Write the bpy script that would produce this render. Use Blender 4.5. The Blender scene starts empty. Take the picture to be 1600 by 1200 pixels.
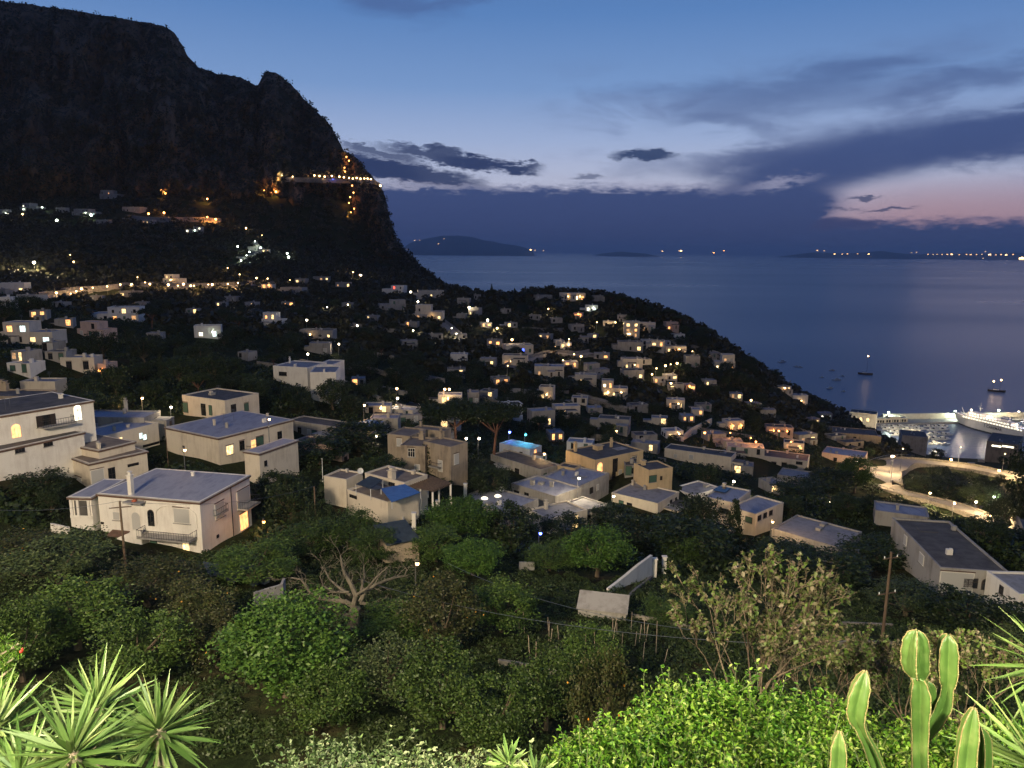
import bpy, math, random
import numpy as np
from mathutils import Vector, Matrix
random.seed(7); RS = np.random.RandomState(7)
SC = bpy.context.scene
COL = bpy.data.collections.new("capri_dusk"); SC.collection.children.link(COL)
PI = math.pi
H = 150.0
F = 1150.0
PITCH = math.radians(10.27)
ROLL = math.radians(0.5)
# ---------------------------------------------------------------- camera
cp, sp = math.cos(PITCH), math.sin(PITCH)
FW = np.array([0, cp, -sp]); R0 = np.array([1., 0, 0]); U0 = np.array([0, sp, cp])
RT = math.cos(ROLL)*R0 + math.sin(ROLL)*U0
UP = -math.sin(ROLL)*R0 + math.cos(ROLL)*U0
CAM = np.array([0., 0., H])
cd = bpy.data.cameras.new("camera"); cam = bpy.data.objects.new("camera", cd); COL.objects.link(cam)
m = Matrix(((RT[0], UP[0], -FW[0], 0), (RT[1], UP[1], -FW[1], 0), (RT[2], UP[2], -FW[2], H), (0, 0, 0, 1)))
cam.matrix_world = m
cd.sensor_width = 36; cd.lens = 36*F/1600; cd.clip_start = 0.1; cd.clip_end = 250000
SC.camera = cam
def ray(u, v):
    return FW + RT*((u-800)/F) + UP*((600-v)/F)
def at(u, v, Y):
    d = ray(u, v); return CAM + d*(Y/d[1])
def atz(u, v, z):
    d = ray(u, v); return CAM + d*((z-H)/d[2])
def proj(P):
    q = np.asarray(P, float)-CAM; w = q@FW
    return 800+F*(q@RT)/w, 600-F*(q@UP)/w
# ---------------------------------------------------------------- helpers
def tag(o, label=None, cat=None, group=None, kind=None):
    if label: o['label'] = label
    if cat: o['category'] = cat
    if group: o['group'] = group
    if kind or cat: o['kind'] = kind or 'thing'
    return o
ORG = {}
def worg(o):
    return ORG.get(o.name, np.zeros(3)) if o is not None else np.zeros(3)
def empty(name, loc):
    o = bpy.data.objects.new(name, None); COL.objects.link(o)
    o.location = tuple(float(x) for x in loc); o.empty_display_size = 1
    ORG[o.name] = np.array(loc, float); return o
def mesh_np(name, V, Fc, mat, parent=None, smooth=False, origin=None, matidx=None):
    """V (n,3) world, Fc array (m,k) or list"""
    V = np.asarray(V, float)
    if parent is not None: org = worg(parent)
    elif origin is not None: org = np.array(origin, float)
    else: org = np.zeros(3)
    me = bpy.data.meshes.new(name)
    if isinstance(Fc, np.ndarray):
        n = len(V); k = Fc.shape[1]; mf = len(Fc)
        me.vertices.add(n); me.vertices.foreach_set("co", (V-org).astype(np.float32).ravel())
        me.loops.add(mf*k); me.loops.foreach_set("vertex_index", Fc.astype(np.int32).ravel())
        me.polygons.add(mf); me.polygons.foreach_set("loop_start", np.arange(0, mf*k, k, dtype=np.int32))
        me.polygons.foreach_set("loop_total", np.full(mf, k, dtype=np.int32))
    else:
        me.from_pydata([tuple(p) for p in (V-org)], [], Fc)
    mats = mat if isinstance(mat, (list, tuple)) else [mat]
    for q in mats: me.materials.append(q)
    if matidx is not None: me.polygons.foreach_set("material_index", np.asarray(matidx, dtype=np.int32))
    if smooth: me.polygons.foreach_set("use_smooth", np.ones(len(me.polygons), dtype=bool))
    me.update(); 
    if isinstance(Fc, np.ndarray): me.validate()
    o = bpy.data.objects.new(name, me); COL.objects.link(o)
    if parent is not None:
        o.parent = parent; ORG[o.name] = org
    else:
        o.location = tuple(org); ORG[o.name] = org
    return o
class MB:
    def __init__(s): s.v = []; s.f = []; s.m = []
    def add(s, vs, fs, mi=0):
        b = len(s.v); s.v += [tuple(float(c) for c in p) for p in vs]
        s.f += [tuple(b+i for i in f) for f in fs]; s.m += [mi]*len(fs)
    def obox(s, o, ex, ey, ez, mi=0):
        """box from corner o with edge vectors"""
        o, ex, ey, ez = map(np.asarray, (o, ex, ey, ez))
        p = [o, o+ex, o+ex+ey, o+ey, o+ez, o+ex+ez, o+ex+ey+ez, o+ey+ez]
        f = [(0,3,2,1),(4,5,6,7),(0,1,5,4),(1,2,6,5),(2,3,7,6),(3,0,4,7)]
        if np.dot(np.cross(ex, ey), ez) < 0: f = [t[::-1] for t in f]
        s.add(p, f, mi)
    def box(s, c, size, yaw=0, mi=0):
        ca, sa = math.cos(yaw), math.sin(yaw)
        ex = np.array([ca, sa, 0])*size[0]; ey = np.array([-sa, ca, 0])*size[1]; ez = np.array([0, 0, size[2]])
        s.obox(np.array(c, float)-ex/2-ey/2-ez/2, ex, ey, ez, mi)
    def prism(s, poly, z0, z1, mi=0):
        """poly list of xy CCW; z scalars or lists"""
        n = len(poly)
        z0 = [z0]*n if np.isscalar(z0) else z0; z1 = [z1]*n if np.isscalar(z1) else z1
        a = sum(poly[i][0]*poly[(i+1) % n][1]-poly[(i+1) % n][0]*poly[i][1] for i in range(n))
        idx = list(range(n))
        vs = [(poly[i][0], poly[i][1], z0[i]) for i in idx]+[(poly[i][0], poly[i][1], z1[i]) for i in idx]
        fs = [tuple(range(n-1, -1, -1)), tuple(range(n, 2*n))]+[(i, (i+1) % n, n+(i+1) % n, n+i) for i in range(n)]
        if a < 0: fs = [f[::-1] for f in fs]
        s.add(vs, fs, mi)
    def tube(s, pts, rad, n=6, mi=0, cap=True):
        pts = [np.array(p, float) for p in pts]
        rad = [rad]*len(pts) if np.isscalar(rad) else rad
        b = len(s.v); prev = None
        for i, p in enumerate(pts):
            t = pts[min(i+1, len(pts)-1)]-pts[max(i-1, 0)]; t = t/(np.linalg.norm(t)+1e-9)
            r = np.array([1., 0, 0]) if prev is None else prev
            if prev is None and abs(t[0]) > .8: r = np.array([0, 1., 0])
            x = r-t*np.dot(r, t); x /= np.linalg.norm(x)+1e-9; prev = x; y = np.cross(t, x)
            for k in range(n):
                a = 2*PI*k/n; s.v.append(tuple(p+(x*math.cos(a)+y*math.sin(a))*rad[i]))
        for i in range(len(pts)-1):
            for k in range(n):
                s.f.append((b+i*n+k, b+i*n+(k+1) % n, b+(i+1)*n+(k+1) % n, b+(i+1)*n+k)); s.m.append(mi)
        if cap:
            s.f.append(tuple(b+k for k in range(n-1, -1, -1))); s.m.append(mi)
            e = b+(len(pts)-1)*n; s.f.append(tuple(e+k for k in range(n))); s.m.append(mi)
    def ball(s, c, r, n=8, m_=6, mi=0, sc=(1, 1, 1)):
        b = len(s.v); c = np.array(c, float)
        s.v.append(tuple(c-np.array([0, 0, r*sc[2]])))
        for i in range(1, m_):
            ph = -PI/2+PI*i/m_
            for k in range(n):
                a = 2*PI*k/n
                s.v.append((c[0]+r*sc[0]*math.cos(ph)*math.cos(a), c[1]+r*sc[1]*math.cos(ph)*math.sin(a), c[2]+r*sc[2]*math.sin(ph)))
        s.v.append(tuple(c+np.array([0, 0, r*sc[2]]))); e = len(s.v)-1
        for k in range(n): s.f.append((b, b+1+(k+1) % n, b+1+k)); s.m.append(mi)
        for i in range(m_-2):
            for k in range(n):
                q = b+1+i*n
                s.f.append((q+k, q+(k+1) % n, q+n+(k+1) % n, q+n+k)); s.m.append(mi)
        q = b+1+(m_-2)*n
        for k in range(n): s.f.append((q+k, q+(k+1) % n, e)); s.m.append(mi)
    def build(s, name, mat, parent=None, smooth=False, origin=None):
        if parent is None and origin is None:
            a = np.array(s.v); origin = [a[:, 0].mean(), a[:, 1].mean(), a[:, 2].min()]
        mi = s.m if isinstance(mat, (list, tuple)) else None
        return mesh_np(name, s.v, s.f, mat, parent, smooth, origin, mi)
def copy_tree(o, parent=None):
    c = o.copy(); COL.objects.link(c)
    if parent is not None: c.parent = parent
    for ch in list(o.children): copy_tree(ch, c)
    return c
# ---------------------------------------------------------------- materials
M = {}
def nodes(name):
    mt = bpy.data.materials.new(name); mt.use_nodes = True; M[name] = mt
    nt = mt.node_tree; b = nt.nodes["Principled BSDF"]; return mt, nt, b
def N(nt, typ, **kw):
    n = nt.nodes.new(typ)
    for k, v in kw.items():
        if k in n.inputs.keys(): n.inputs[k].default_value = v
        else: setattr(n, k, v)
    return n
def ramp(nt, fac, stops, interp='LINEAR'):
    r = nt.nodes.new("ShaderNodeValToRGB"); r.color_ramp.interpolation = interp
    e = r.color_ramp.elements
    while len(e) > 1: e.remove(e[-1])
    e[0].position = stops[0][0]; e[0].color = tuple(stops[0][1])+(1,)
    for p, c in stops[1:]:
        q = e.new(p); q.color = tuple(c)+(1,)
    nt.links.new(fac, r.inputs[0]); return r.outputs[0]
def noisy(name, c1, c2, scale=1.0, rough=.85, detail=6, bump=0.0, bscale=None, coord='Object', stretch=(1, 1, 1), c3=None):
    mt, nt, b = nodes(name)
    tc = N(nt, "ShaderNodeTexCoord"); mp = N(nt, "ShaderNodeMapping"); mp.inputs['Scale'].default_value = stretch
    nt.links.new(tc.outputs[coord], mp.inputs[0])
    nz = N(nt, "ShaderNodeTexNoise", Scale=scale, Detail=detail, Roughness=.62)
    nt.links.new(mp.outputs[0], nz.inputs['Vector'])
    st = [(.3, c1), (.7, c2)] if c3 is None else [(.28, c1), (.5, c2), (.72, c3)]
    col = ramp(nt, nz.outputs['Fac'], st)
    nt.links.new(col, b.inputs['Base Color']); b.inputs['Roughness'].default_value = rough
    if bump:
        n2 = N(nt, "ShaderNodeTexNoise", Scale=bscale or scale*4, Detail=8, Roughness=.6)
        nt.links.new(mp.outputs[0], n2.inputs['Vector'])
        bp = N(nt, "ShaderNodeBump", Strength=bump, Distance=.3)
        nt.links.new(n2.outputs['Fac'], bp.inputs['Height']); nt.links.new(bp.outputs[0], b.inputs['Normal'])
    return mt
def leafmat(name, cols, rough=.55, trans=0.0, spec=.35):
    mt, nt, b = nodes(name)
    g = N(nt, "ShaderNodeNewGeometry"); oi = N(nt, "ShaderNodeObjectInfo")
    n = len(cols)
    col = ramp(nt, g.outputs['Random Per Island'], [(i/(n-1) if n > 1 else 0, c) for i, c in enumerate(cols)])
    hv = N(nt, "ShaderNodeHueSaturation"); 
    mr = N(nt, "ShaderNodeMapRange"); mr.inputs[3].default_value = .75; mr.inputs[4].default_value = 1.25
    nt.links.new(oi.outputs['Random'], mr.inputs[0]); nt.links.new(mr.outputs[0], hv.inputs['Value'])
    nt.links.new(col, hv.inputs['Color']); nt.links.new(hv.outputs[0], b.inputs['Base Color'])
    b.inputs['Roughness'].default_value = rough; b.inputs['Specular IOR Level'].default_value = spec
    if trans:
        tr = N(nt, "ShaderNodeBsdfTranslucent"); nt.links.new(hv.outputs[0], tr.inputs[0])
        mx = N(nt, "ShaderNodeMixShader", Fac=trans); out = nt.nodes["Material Output"]
        nt.links.new(b.outputs[0], mx.inputs[1]); nt.links.new(tr.outputs[0], mx.inputs[2]); nt.links.new(mx.outputs[0], out.inputs[0])
    return mt
def emit(name, col, strength, var=0):
    mt, nt, b = nodes(name)
    b.inputs['Base Color'].default_value = (.3, .3, .3, 1)
    b.inputs['Emission Color'].default_value = tuple(col)+(1,)
    b.inputs['Emission Strength'].default_value = strength
    if var:
        tc = N(nt, "ShaderNodeTexCoord"); nz = N(nt, "ShaderNodeTexNoise", Scale=1.6, Detail=2)
        nt.links.new(tc.outputs['Object'], nz.inputs['Vector'])
        mr = N(nt, "ShaderNodeMapRange"); mr.inputs[1].default_value = .35; mr.inputs[2].default_value = .65
        mr.inputs[3].default_value = strength*(1-var); mr.inputs[4].default_value = strength*(1+var)
        nt.links.new(nz.outputs['Fac'], mr.inputs[0]); nt.links.new(mr.outputs[0], b.inputs['Emission Strength'])
    return mt
def plain(name, col, rough=.6, metal=0, spec=.5):
    mt, nt, b = nodes(name); b.inputs['Base Color'].default_value = tuple(col)+(1,)
    b.inputs['Roughness'].default_value = rough; b.inputs['Metallic'].default_value = metal
    b.inputs['Specular IOR Level'].default_value = spec; return mt
def plaster(name, base, dirt, streak=.5):
    mt, nt, b = nodes(name)
    tc = N(nt, "ShaderNodeTexCoord")
    m1 = N(nt, "ShaderNodeMapping"); m1.inputs['Scale'].default_value = (1.2, 1.2, .18); nt.links.new(tc.outputs['Object'], m1.inputs[0])
    n1 = N(nt, "ShaderNodeTexNoise", Scale=1.3, Detail=7, Roughness=.65); nt.links.new(m1.outputs[0], n1.inputs['Vector'])
    n2 = N(nt, "ShaderNodeTexNoise", Scale=.35, Detail=5, Roughness=.6); nt.links.new(tc.outputs['Object'], n2.inputs['Vector'])
    mx = N(nt, "ShaderNodeMath", operation='ADD'); nt.links.new(n1.outputs['Fac'], mx.inputs[0]); nt.links.new(n2.outputs['Fac'], mx.inputs[1])
    col = ramp(nt, mx.outputs[0], [(.0, base), (.0, base), (1, base)])
    r = nt.nodes[-1]; e = r.color_ramp.elements
    mr = N(nt, "ShaderNodeMapRange"); mr.inputs[1].default_value = .95; mr.inputs[2].default_value = 1.35; mr.inputs[4].default_value = streak
    nt.links.new(mx.outputs[0], mr.inputs[0])
    mc = N(nt, "ShaderNodeMixRGB"); mc.inputs[1].default_value = tuple(base)+(1,); mc.inputs[2].default_value = tuple(dirt)+(1,)
    nt.links.new(mr.outputs[0], mc.inputs[0]); nt.links.new(mc.outputs[0], b.inputs['Base Color'])
    b.inputs['Roughness'].default_value = .9
    n3 = N(nt, "ShaderNodeTexNoise", Scale=6, Detail=4); nt.links.new(tc.outputs['Object'], n3.inputs['Vector'])
    bp = N(nt, "ShaderNodeBump", Strength=.25, Distance=.05); nt.links.new(n3.outputs['Fac'], bp.inputs['Height']); nt.links.new(bp.outputs[0], b.inputs['Normal'])
    return mt
plaster('white_plaster', (.80, .76, .68), (.48, .42, .35), .55)
plaster('cream_plaster', (.70, .62, .49), (.40, .33, .24), .6)
plaster('ochre_plaster', (.62, .47, .27), (.36, .26, .15), .7)
plaster('pink_plaster', (.58, .42, .34), (.34, .24, .19), .7)
plaster('grey_plaster', (.36, .34, .31), (.17, .155, .135), .85)
plaster('stone_plaster', (.37, .30, .22), (.15, .12, .09), .95)
plaster('blue_plaster', (.55, .6, .68), (.3, .33, .38), .6)
noisy('roof_grey', (.14, .14, .15), (.30, .30, .31), .45, .8, bump=.2, c3=(.2, .19, .19))
noisy('roof_blue', (.16, .17, .22), (.34, .35, .40), .5, .6, bump=.15, c3=(.22, .23, .28), stretch=(1, .35, 1))
noisy('roof_dark', (.05, .048, .045), (.13, .12, .11), .6, .85, bump=.2)
noisy('roof_brown', (.13, .105, .085), (.27, .22, .17), .6, .85, bump=.2)
noisy('trim_brown', (.09, .05, .035), (.17, .10, .07), 2, .8)
noisy('tile_terrace', (.18, .12, .09), (.3, .22, .17), 1.5, .8)
noisy('stone_wall', (.13, .12, .10), (.34, .30, .25), 1.2, .9, bump=.6, bscale=3)
noisy('concrete', (.25, .24, .22), (.42, .40, .36), .8, .85, bump=.15)
noisy('asphalt', (.30, .27, .23), (.40, .36, .30), .5, .8, bump=.1)
noisy('timber', (.07, .045, .03), (.16, .11, .07), 3, .8, stretch=(1, 1, .2))
noisy('tarp_blue', (.04, .12, .34), (.08, .2, .46), 1.2, .55)
noisy('tarp_dark', (.02, .03, .04), (.05, .07, .08), 1.2, .7)
plain('metal_grey', (.25, .26, .27), .4, .8); plain('metal_dark', (.04, .04, .045), .5, .5)
plain('white_metal', (.75, .75, .72), .4); plain('shutter_green', (.06, .13, .09), .6)
plain('shutter_dark', (.035, .025, .02), .6); plain('shutter_white', (.48, .47, .44), .6)
plain('glass_dark', (.015, .018, .022), .08, 0, .6); plain('solar', (.008, .01, .025), .12, 0, .7)
plain('terracotta', (.42, .12, .06), .8); plain('cable', (.02, .02, .02), .7)
plain('red_paint', (.5, .05, .03), .5); plain('blue_paint', (.03, .07, .2), .4)
emit('window_warm', (1, .66, .26), 2.2, .6); emit('window_orange', (1, .42, .12), 2.2, .5)
emit('window_white', (1, .9, .66), 2.4, .5); emit('window_cool', (.75, 1, .95), 2.0, .4)
emit('window_blue', (.06, .12, 1), 5); emit('window_cyan', (.1, .8, 1), 4); emit('window_red', (1, .08, .04), 3)
emit('lamp_warm', (1, .60, .24), 13); emit('lamp_white', (1, .85, .60), 18); emit('lamp_orange', (1, .36, .08), 11)
emit('window_dimmer', (1, .5, .18), .7, .5); emit('window_bright', (1, .74, .38), 4.5, .4)
emit('lamp_green', (.85, 1, .78), 16); emit('lamp_blue', (.08, .14, 1), 22); emit('lamp_far', (1, .55, .22), 5); emit('lamp_red', (1, .12, .06), 14)
bark = noisy('bark', (.05, .035, .022), (.16, .12, .08), 3, .9, stretch=(1, 1, .25), bump=.5)
noisy('bark_pale', (.26, .20, .14), (.48, .40, .31), 2.5, .85, stretch=(1, 1, .3), bump=.5)
noisy('bark_grey', (.08, .07, .052), (.19, .165, .125), 2.5, .85, stretch=(1, 1, .3), bump=.5)
noisy('bark_red', (.10, .045, .03), (.20, .10, .065), 3, .9, bump=.5)
leafmat('leaf_garden', [(.020, .042, .007), (.038, .075, .012), (.058, .105, .016), (.08, .12, .022)])
leafmat('leaf_bright', [(.024, .06, .008), (.04, .095, .012), (.06, .125, .016), (.08, .14, .022)])
leafmat('leaf_olive', [(.03, .05, .016), (.055, .08, .026), (.08, .105, .036)])
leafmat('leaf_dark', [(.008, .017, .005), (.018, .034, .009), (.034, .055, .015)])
leafmat('leaf_brown', [(.026, .036, .010), (.045, .052, .014), (.06, .056, .02), (.034, .06, .012)])
leafmat('leaf_shrub', [(.03, .09, .006), (.06, .16, .010), (.12, .26, .02), (.20, .34, .035), (.34, .42, .12)], .45, .3)
leafmat('leaf_pale', [(.06, .11, .03), (.14, .20, .07), (.26, .31, .15), (.42, .44, .27)], .45, .2)
leafmat('leaf_big', [(.07, .12, .02), (.11, .17, .035), (.12, .12, .045), (.22, .17, .12), (.09, .14, .025)], .5, .25)
leafmat('blade', [(.06, .12, .03), (.12, .2, .05), (.2, .29, .09), (.32, .38, .15)], .38, .15)
leafmat('scrub', [(.014, .017, .008), (.030, .032, .014), (.05, .048, .022)])
leafmat('fruit', [(.6, .25, .03), (.7, .35, .05)], .5)
leafmat('leaf_olive_dark', [(.018, .034, .008), (.036, .062, .014), (.055, .08, .022)])
# ================================================================ terrain
CP = []   # control points world (x,y,z)
def P(u, v, Y): CP.append(tuple(at(u, v, Y)))
for a in """100,1150,42 400,1150,42 800,1150,42 1200,1140,44 1550,1120,44 0,1000,58 400,1000,58 800,1000,58 1200,1000,62 1550,1000,66
-150,1000,60 1750,1000,66 -200,850,90 -200,700,135 -250,560,200 -250,450,380 1800,900,90 1800,800,190
0,900,72 600,880,82 800,880,88 1000,880,98 1200,880,102 1600,940,80
640,800,112 800,800,125 1000,790,138 1350,860,112
0,690,135 480,700,150 800,725,165 1150,765,165 1300,790,178 1500,815,200
1395,760,255 1355,742,262 1570,745,285 1480,728,310 1600,830,195 1700,850,190 1750,745,300
100,620,170 480,612,185 620,650,200 750,665,215 900,690,220 1050,705,228 1200,705,240 1330,730,245
40,560,180 200,565,230 480,565,270 700,585,300 850,605,300 1000,625,310 1150,630,330 1250,660,380
1330,690,400 40,485,260 200,505,320 420,505,340 650,505,400 850,525,400 1000,525,420 1090,560,385 1132,584,360
700,457,760 765,468,640 830,472,560 900,466,540 980,473,500 1060,503,450 1110,547,425 1180,583,420 1240,613,480 1290,640,520 1330,655,560
0,440,420 200,448,470 420,448,500 550,462,520 0,400,520 200,400,560 400,400,620 560,420,700
0,345,680 200,345,700 350,345,740 500,380,760 0,300,850 200,300,880 450,290,880 560,330,860 620,400,840 -250,330,700 -300,280,850
1350,680,500""".split():
    P(*[float(x) for x in a.split(',')])
CP += [(70, 640, 60), (170, 580, 40), (160, 700, -8), (60, 800, -10), (-20, 900, -12), (250, 640, -10), (100, 760, -12), (300, 800, -20), (0, 1000, -25),
       (500, 800, -20), (700, 700, -20), (700, 560, -12), (330, 585, -6), (420, 560, -6), (285, 560, -3), (500, 480, 8), (420, 470, 10), (330, 470, 16),
       (300, 505, 8), (390, 505, 3), (600, 440, 15), (700, 450, 20), (700, 200, 50), (500, 200, 62), (300, 100, 100), (450, 330, 50),
       (-700, 400, 190), (-900, 700, 260), (-700, 1000, 260), (-300, 1100, 160), (-100, 980, 80), (-30, 870, 40), (-500, 150, 150), (-300, 20, 140), (0, -60, 148), (200, -40, 146), (-200, -80, 150)]
# ground under the key buildings: (uB, vbase, Y)
BASES = []
def tps_fit():
    global TA, TW, TC
    C = np.array(CP); X = C[:, :2]/100.; z = C[:, 2]
    n = len(C); d = np.linalg.norm(X[:, None]-X[None], axis=2)
    K = np.where(d > 0, d*d*np.log(d+1e-12), 0)+np.eye(n)*.004
    Pm = np.c_[np.ones(n), X]
    A = np.zeros((n+3, n+3)); A[:n, :n] = K; A[:n, n:] = Pm; A[n:, :n] = Pm.T
    s = np.linalg.solve(A, np.r_[z, 0, 0, 0]); TC = X; TW = s[:n]; TA = s[n:]
def tps(x, y):
    X = np.c_[np.ravel(x), np.ravel(y)]/100.
    out = np.empty(len(X))
    for i in range(0, len(X), 20000):
        q = X[i:i+20000]; d = np.linalg.norm(q[:, None]-TC[None], axis=2)
        out[i:i+20000] = np.where(d > 0, d*d*np.log(d+1e-12), 0)@TW+TA[0]+q@TA[1:]
    return out
def vnoise(x, y, sc, seed=0):
    """smooth value noise"""
    x = np.asarray(x)/sc+seed*17.3; y = np.asarray(y)/sc+seed*31.7
    xi, yi = np.floor(x), np.floor(y); fx, fy = x-xi, y-yi
    fx = fx*fx*(3-2*fx); fy = fy*fy*(3-2*fy)
    def h(a, b):
        s = np.sin(a*127.1+b*311.7+seed*7.7)*43758.5453; return s-np.floor(s)
    return (h(xi, yi)*(1-fx)+h(xi+1, yi)*fx)*(1-fy)+(h(xi, yi+1)*(1-fx)+h(xi+1, yi+1)*fx)*fy
BANK = [(0, 145.6), (6, 145.4), (9, 143), (16, 133), (26, 124.5), (38, 120.5), (48, 119)]
def zg(x, y):
    x = np.ravel(np.asarray(x, float)); y = np.ravel(np.asarray(y, float))
    t = tps(x, y); r = np.hypot(x, y)
    bz = np.interp(r, [a for a, b in BANK], [b for a, b in BANK])
    w = np.clip((r-28)/20, 0, 1); w = w*w*(3-2*w)
    w = np.where(y < 0, np.clip((r-6)/30, 0, 1), w)
    amp = np.clip((r-40)/200, 0, 1)
    return bz*(1-w)+t*w+(vnoise(x, y, 22, 1)-.5)*3*amp
def zg1(x, y): return float(zg([x], [y])[0])
TT = np.concatenate([np.arange(30, 120, 1.2), np.arange(120, 400, 2.5), np.arange(400, 1100, 6)])
def hit(u, v, lift=0.0, tmin=30):
    """first terrain hit along the pixel's ray"""
    d = ray(u, v); T = TT[TT >= tmin]/d[1]
    Pp = CAM+d*T[:, None]; h = Pp[:, 2]-zg(Pp[:, 0], Pp[:, 1])-lift
    k = np.where(h < 0)[0]
    if len(k) == 0: return Pp[-1]
    i = k[0]
    if i == 0: return Pp[0]
    f = h[i-1]/(h[i-1]-h[i]); return Pp[i-1]*(1-f)+Pp[i]*f
# ================================================================ key building specs (fitted to the ground before the terrain)
# block: B near roof corner px, A left roof corner px, C right roof corner px (or depth m), Y of B, vb pixel of base under B
class Blk:
    def __init__(s, B, A, C, Y, vb=None, h=None, dz=0):
        PB = at(B[0], B[1], Y); z = PB[2]+dz
        PA = atz(A[0], A[1], PB[2]) if not np.isscalar(A) else None
        PC = atz(C[0], C[1], PB[2]) if not np.isscalar(C) else None
        b = PB[:2]
        if PA is not None and PC is not None:
            a = PA[:2]-b; c = PC[:2]-b
            ta = math.atan2(a[1], a[0]); tc = math.atan2(c[1], c[0]); e = ((ta-tc) % (2*PI))-PI/2
            ta -= e/2; tc += e/2; la = np.linalg.norm(a); lc = np.linalg.norm(c)
            if abs(e) > .45: print('skew block', B, round(math.degrees(e)))
        elif PA is not None:
            a = PA[:2]-b; ta = math.atan2(a[1], a[0]); tc = ta-PI/2; la = np.linalg.norm(a); lc = float(C)
        else:
            c = PC[:2]-b; tc = math.atan2(c[1], c[0]); ta = tc+PI/2; lc = np.linalg.norm(c); la = float(A)
        s.b = b; s.da = np.array([math.cos(ta), math.sin(ta)]); s.dc = np.array([math.cos(tc), math.sin(tc)]); s.la = la; s.lc = lc
        s.z1 = z
        if h is not None: s.z0 = z-h
        elif vb is not None:
            s.z0 = at(B[0], vb, Y)[2]
        else: s.z0 = z-3
        s.Y = Y; s.poly = [b, b+s.dc*lc, b+s.dc*lc+s.da*la, b+s.da*la]
        s.near = vb is not None
    def ground(s, zf):
        g = zf([p[0] for p in s.poly], [p[1] for p in s.poly]); s.zb = min(s.z0, float(min(g))-.4)
def wblk(x, y, z0, z1, yaw, w, d):
    """block from a world near-left corner: facade w along yaw, depth d"""
    s = Blk.__new__(Blk); s.b = np.array([x, y], float); s.dc = np.array([math.cos(yaw), math.sin(yaw)]); s.da = np.array([-math.sin(yaw), math.cos(yaw)])
    s.la = d; s.lc = w; s.z0 = z0; s.z1 = z1; s.Y = y; s.poly = [s.b, s.b+s.dc*w, s.b+s.dc*w+s.da*d, s.b+s.da*d]; s.near = False; return s
K = {}
def KB(name, wall, roof, label, blks, wins=(), ch=(), cat='house', trim=None, extra=None, nm='house', group=None):
    K[name] = dict(wall=wall, roof=roof, label=label, blks=[Blk(**b) if isinstance(b, dict) else Blk(*b) for b in blks], wins=wins, ch=ch, cat=cat, trim=trim, extra=extra, nm=nm, group=group)
# wins: (block, face 'a' or 'c', u, v, w, h, kind)
KB('villa', 'white_plaster', 'roof_blue', 'large two storey white villa with blue grey roof and balcony above the lemon garden',
   [((312, 785), (143, 776), (398, 744), 90, 865), ((142, 778), (107, 777), (196, 750), 92.2, None, .35)],
   [(0, 'a', 284, 806, 2.2, 1.9, 'blind'), (0, 'a', 236, 809, .8, 2.1, 'archdark'), (0, 'a', 213, 814, 1.2, 2.4, 'archblind'), (0, 'a', 291, 853, .9, 1.3, 'warm'),
    (0, 'a', 240, 847, .9, 1.6, 'green'), (0, 'a', 182, 806, .9, 1, 'blind'), (0, 'a', 158, 817, .3, .15, 'dark'),
    (0, 'c', 343, 797, 1.9, 2.0, 'blind'), (0, 'c', 380, 778, 3.0, 2.4, 'blind'), (0, 'c', 381, 814, 1.9, 2.3, 'orange'), (0, 'c', 340, 838, .35, .3, 'dark')],
   ch=[(0, 197, 776, .55, 2.6), (0, 302, 743, .4, .5)], trim='trim_brown', nm='villa', cat='villa')
KB('terraced', 'cream_plaster', 'roof_brown', 'low cream house with brown edged stepped roofs and arched niches behind the villa',
   [((139, 725), (51, 707), (236, 708), 107, 766), ((155, 712), (87, 699), (212, 698), 109.5, None, .9, .8)],
   [(0, 'a', 63, 722, .9, 1.8, 'archblind'), (0, 'a', 82, 728, .8, 2.2, 'dark'), (0, 'a', 92, 731, .9, 1.9, 'archblind'), (0, 'a', 110, 738, 1.0, 2, 'archblind'), (0, 'a', 124, 755, 1.6, 1.8, 'blind'),
    (0, 'c', 175, 744, .9, 2.6, 'dark'), (0, 'c', 208, 726, 1.6, .3, 'dark'), (0, 'c', 152, 745, 1.8, 2.2, 'blind')], ch=[(1, 134, 706, .35, .8)], trim='trim_brown')
KB('westhouse', 'white_plaster', 'roof_dark', 'white house with glowing arched doorway and dark shuttered window',
   [((-60, 660), (-100, 640), (132, 624), 100, None, 7.2), ((-35, 712), (-60, 700), (112, 673), 98.5, None, 4.5)],
   [(0, 'c', 25, 673, 1.2, 2.0, 'archorange'), (0, 'c', 72, 657, 2.6, 1.6, 'shutter'), (0, 'c', 121, 643, 1.1, 2.4, 'archwhite'), (1, 'c', 30, 695, 1.2, .6, 'dark'), (1, 'c', 75, 693, 1.2, .6, 'dark')], ch=[(0, 95, 622, .5, .7)], trim='trim_brown')
KB('darkroof', 'grey_plaster', 'roof_blue', 'low house under a wide slate blue roof behind the low brown edged house', [((225, 655), (138, 648), (238, 644), 133, None, 3.4)], [], ch=[(0, 216, 636, .5, 2.2)])
KB('backhouse', 'cream_plaster', 'roof_blue', 'long cream house with two small lit windows behind the low brown edged house',
   [((161, 684), (112, 679), (255, 664), 122, None, 4.6)], [(0, 'c', 183, 689, 1.9, .9, 'warm'), (0, 'c', 220, 681, .6, 1.0, 'cool'), (0, 'c', 226, 683, .6, .9, 'cool'), (0, 'c', 237, 694, 3.4, .3, 'dark')], ch=[(0, 200, 667, .4, .4)])
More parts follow.
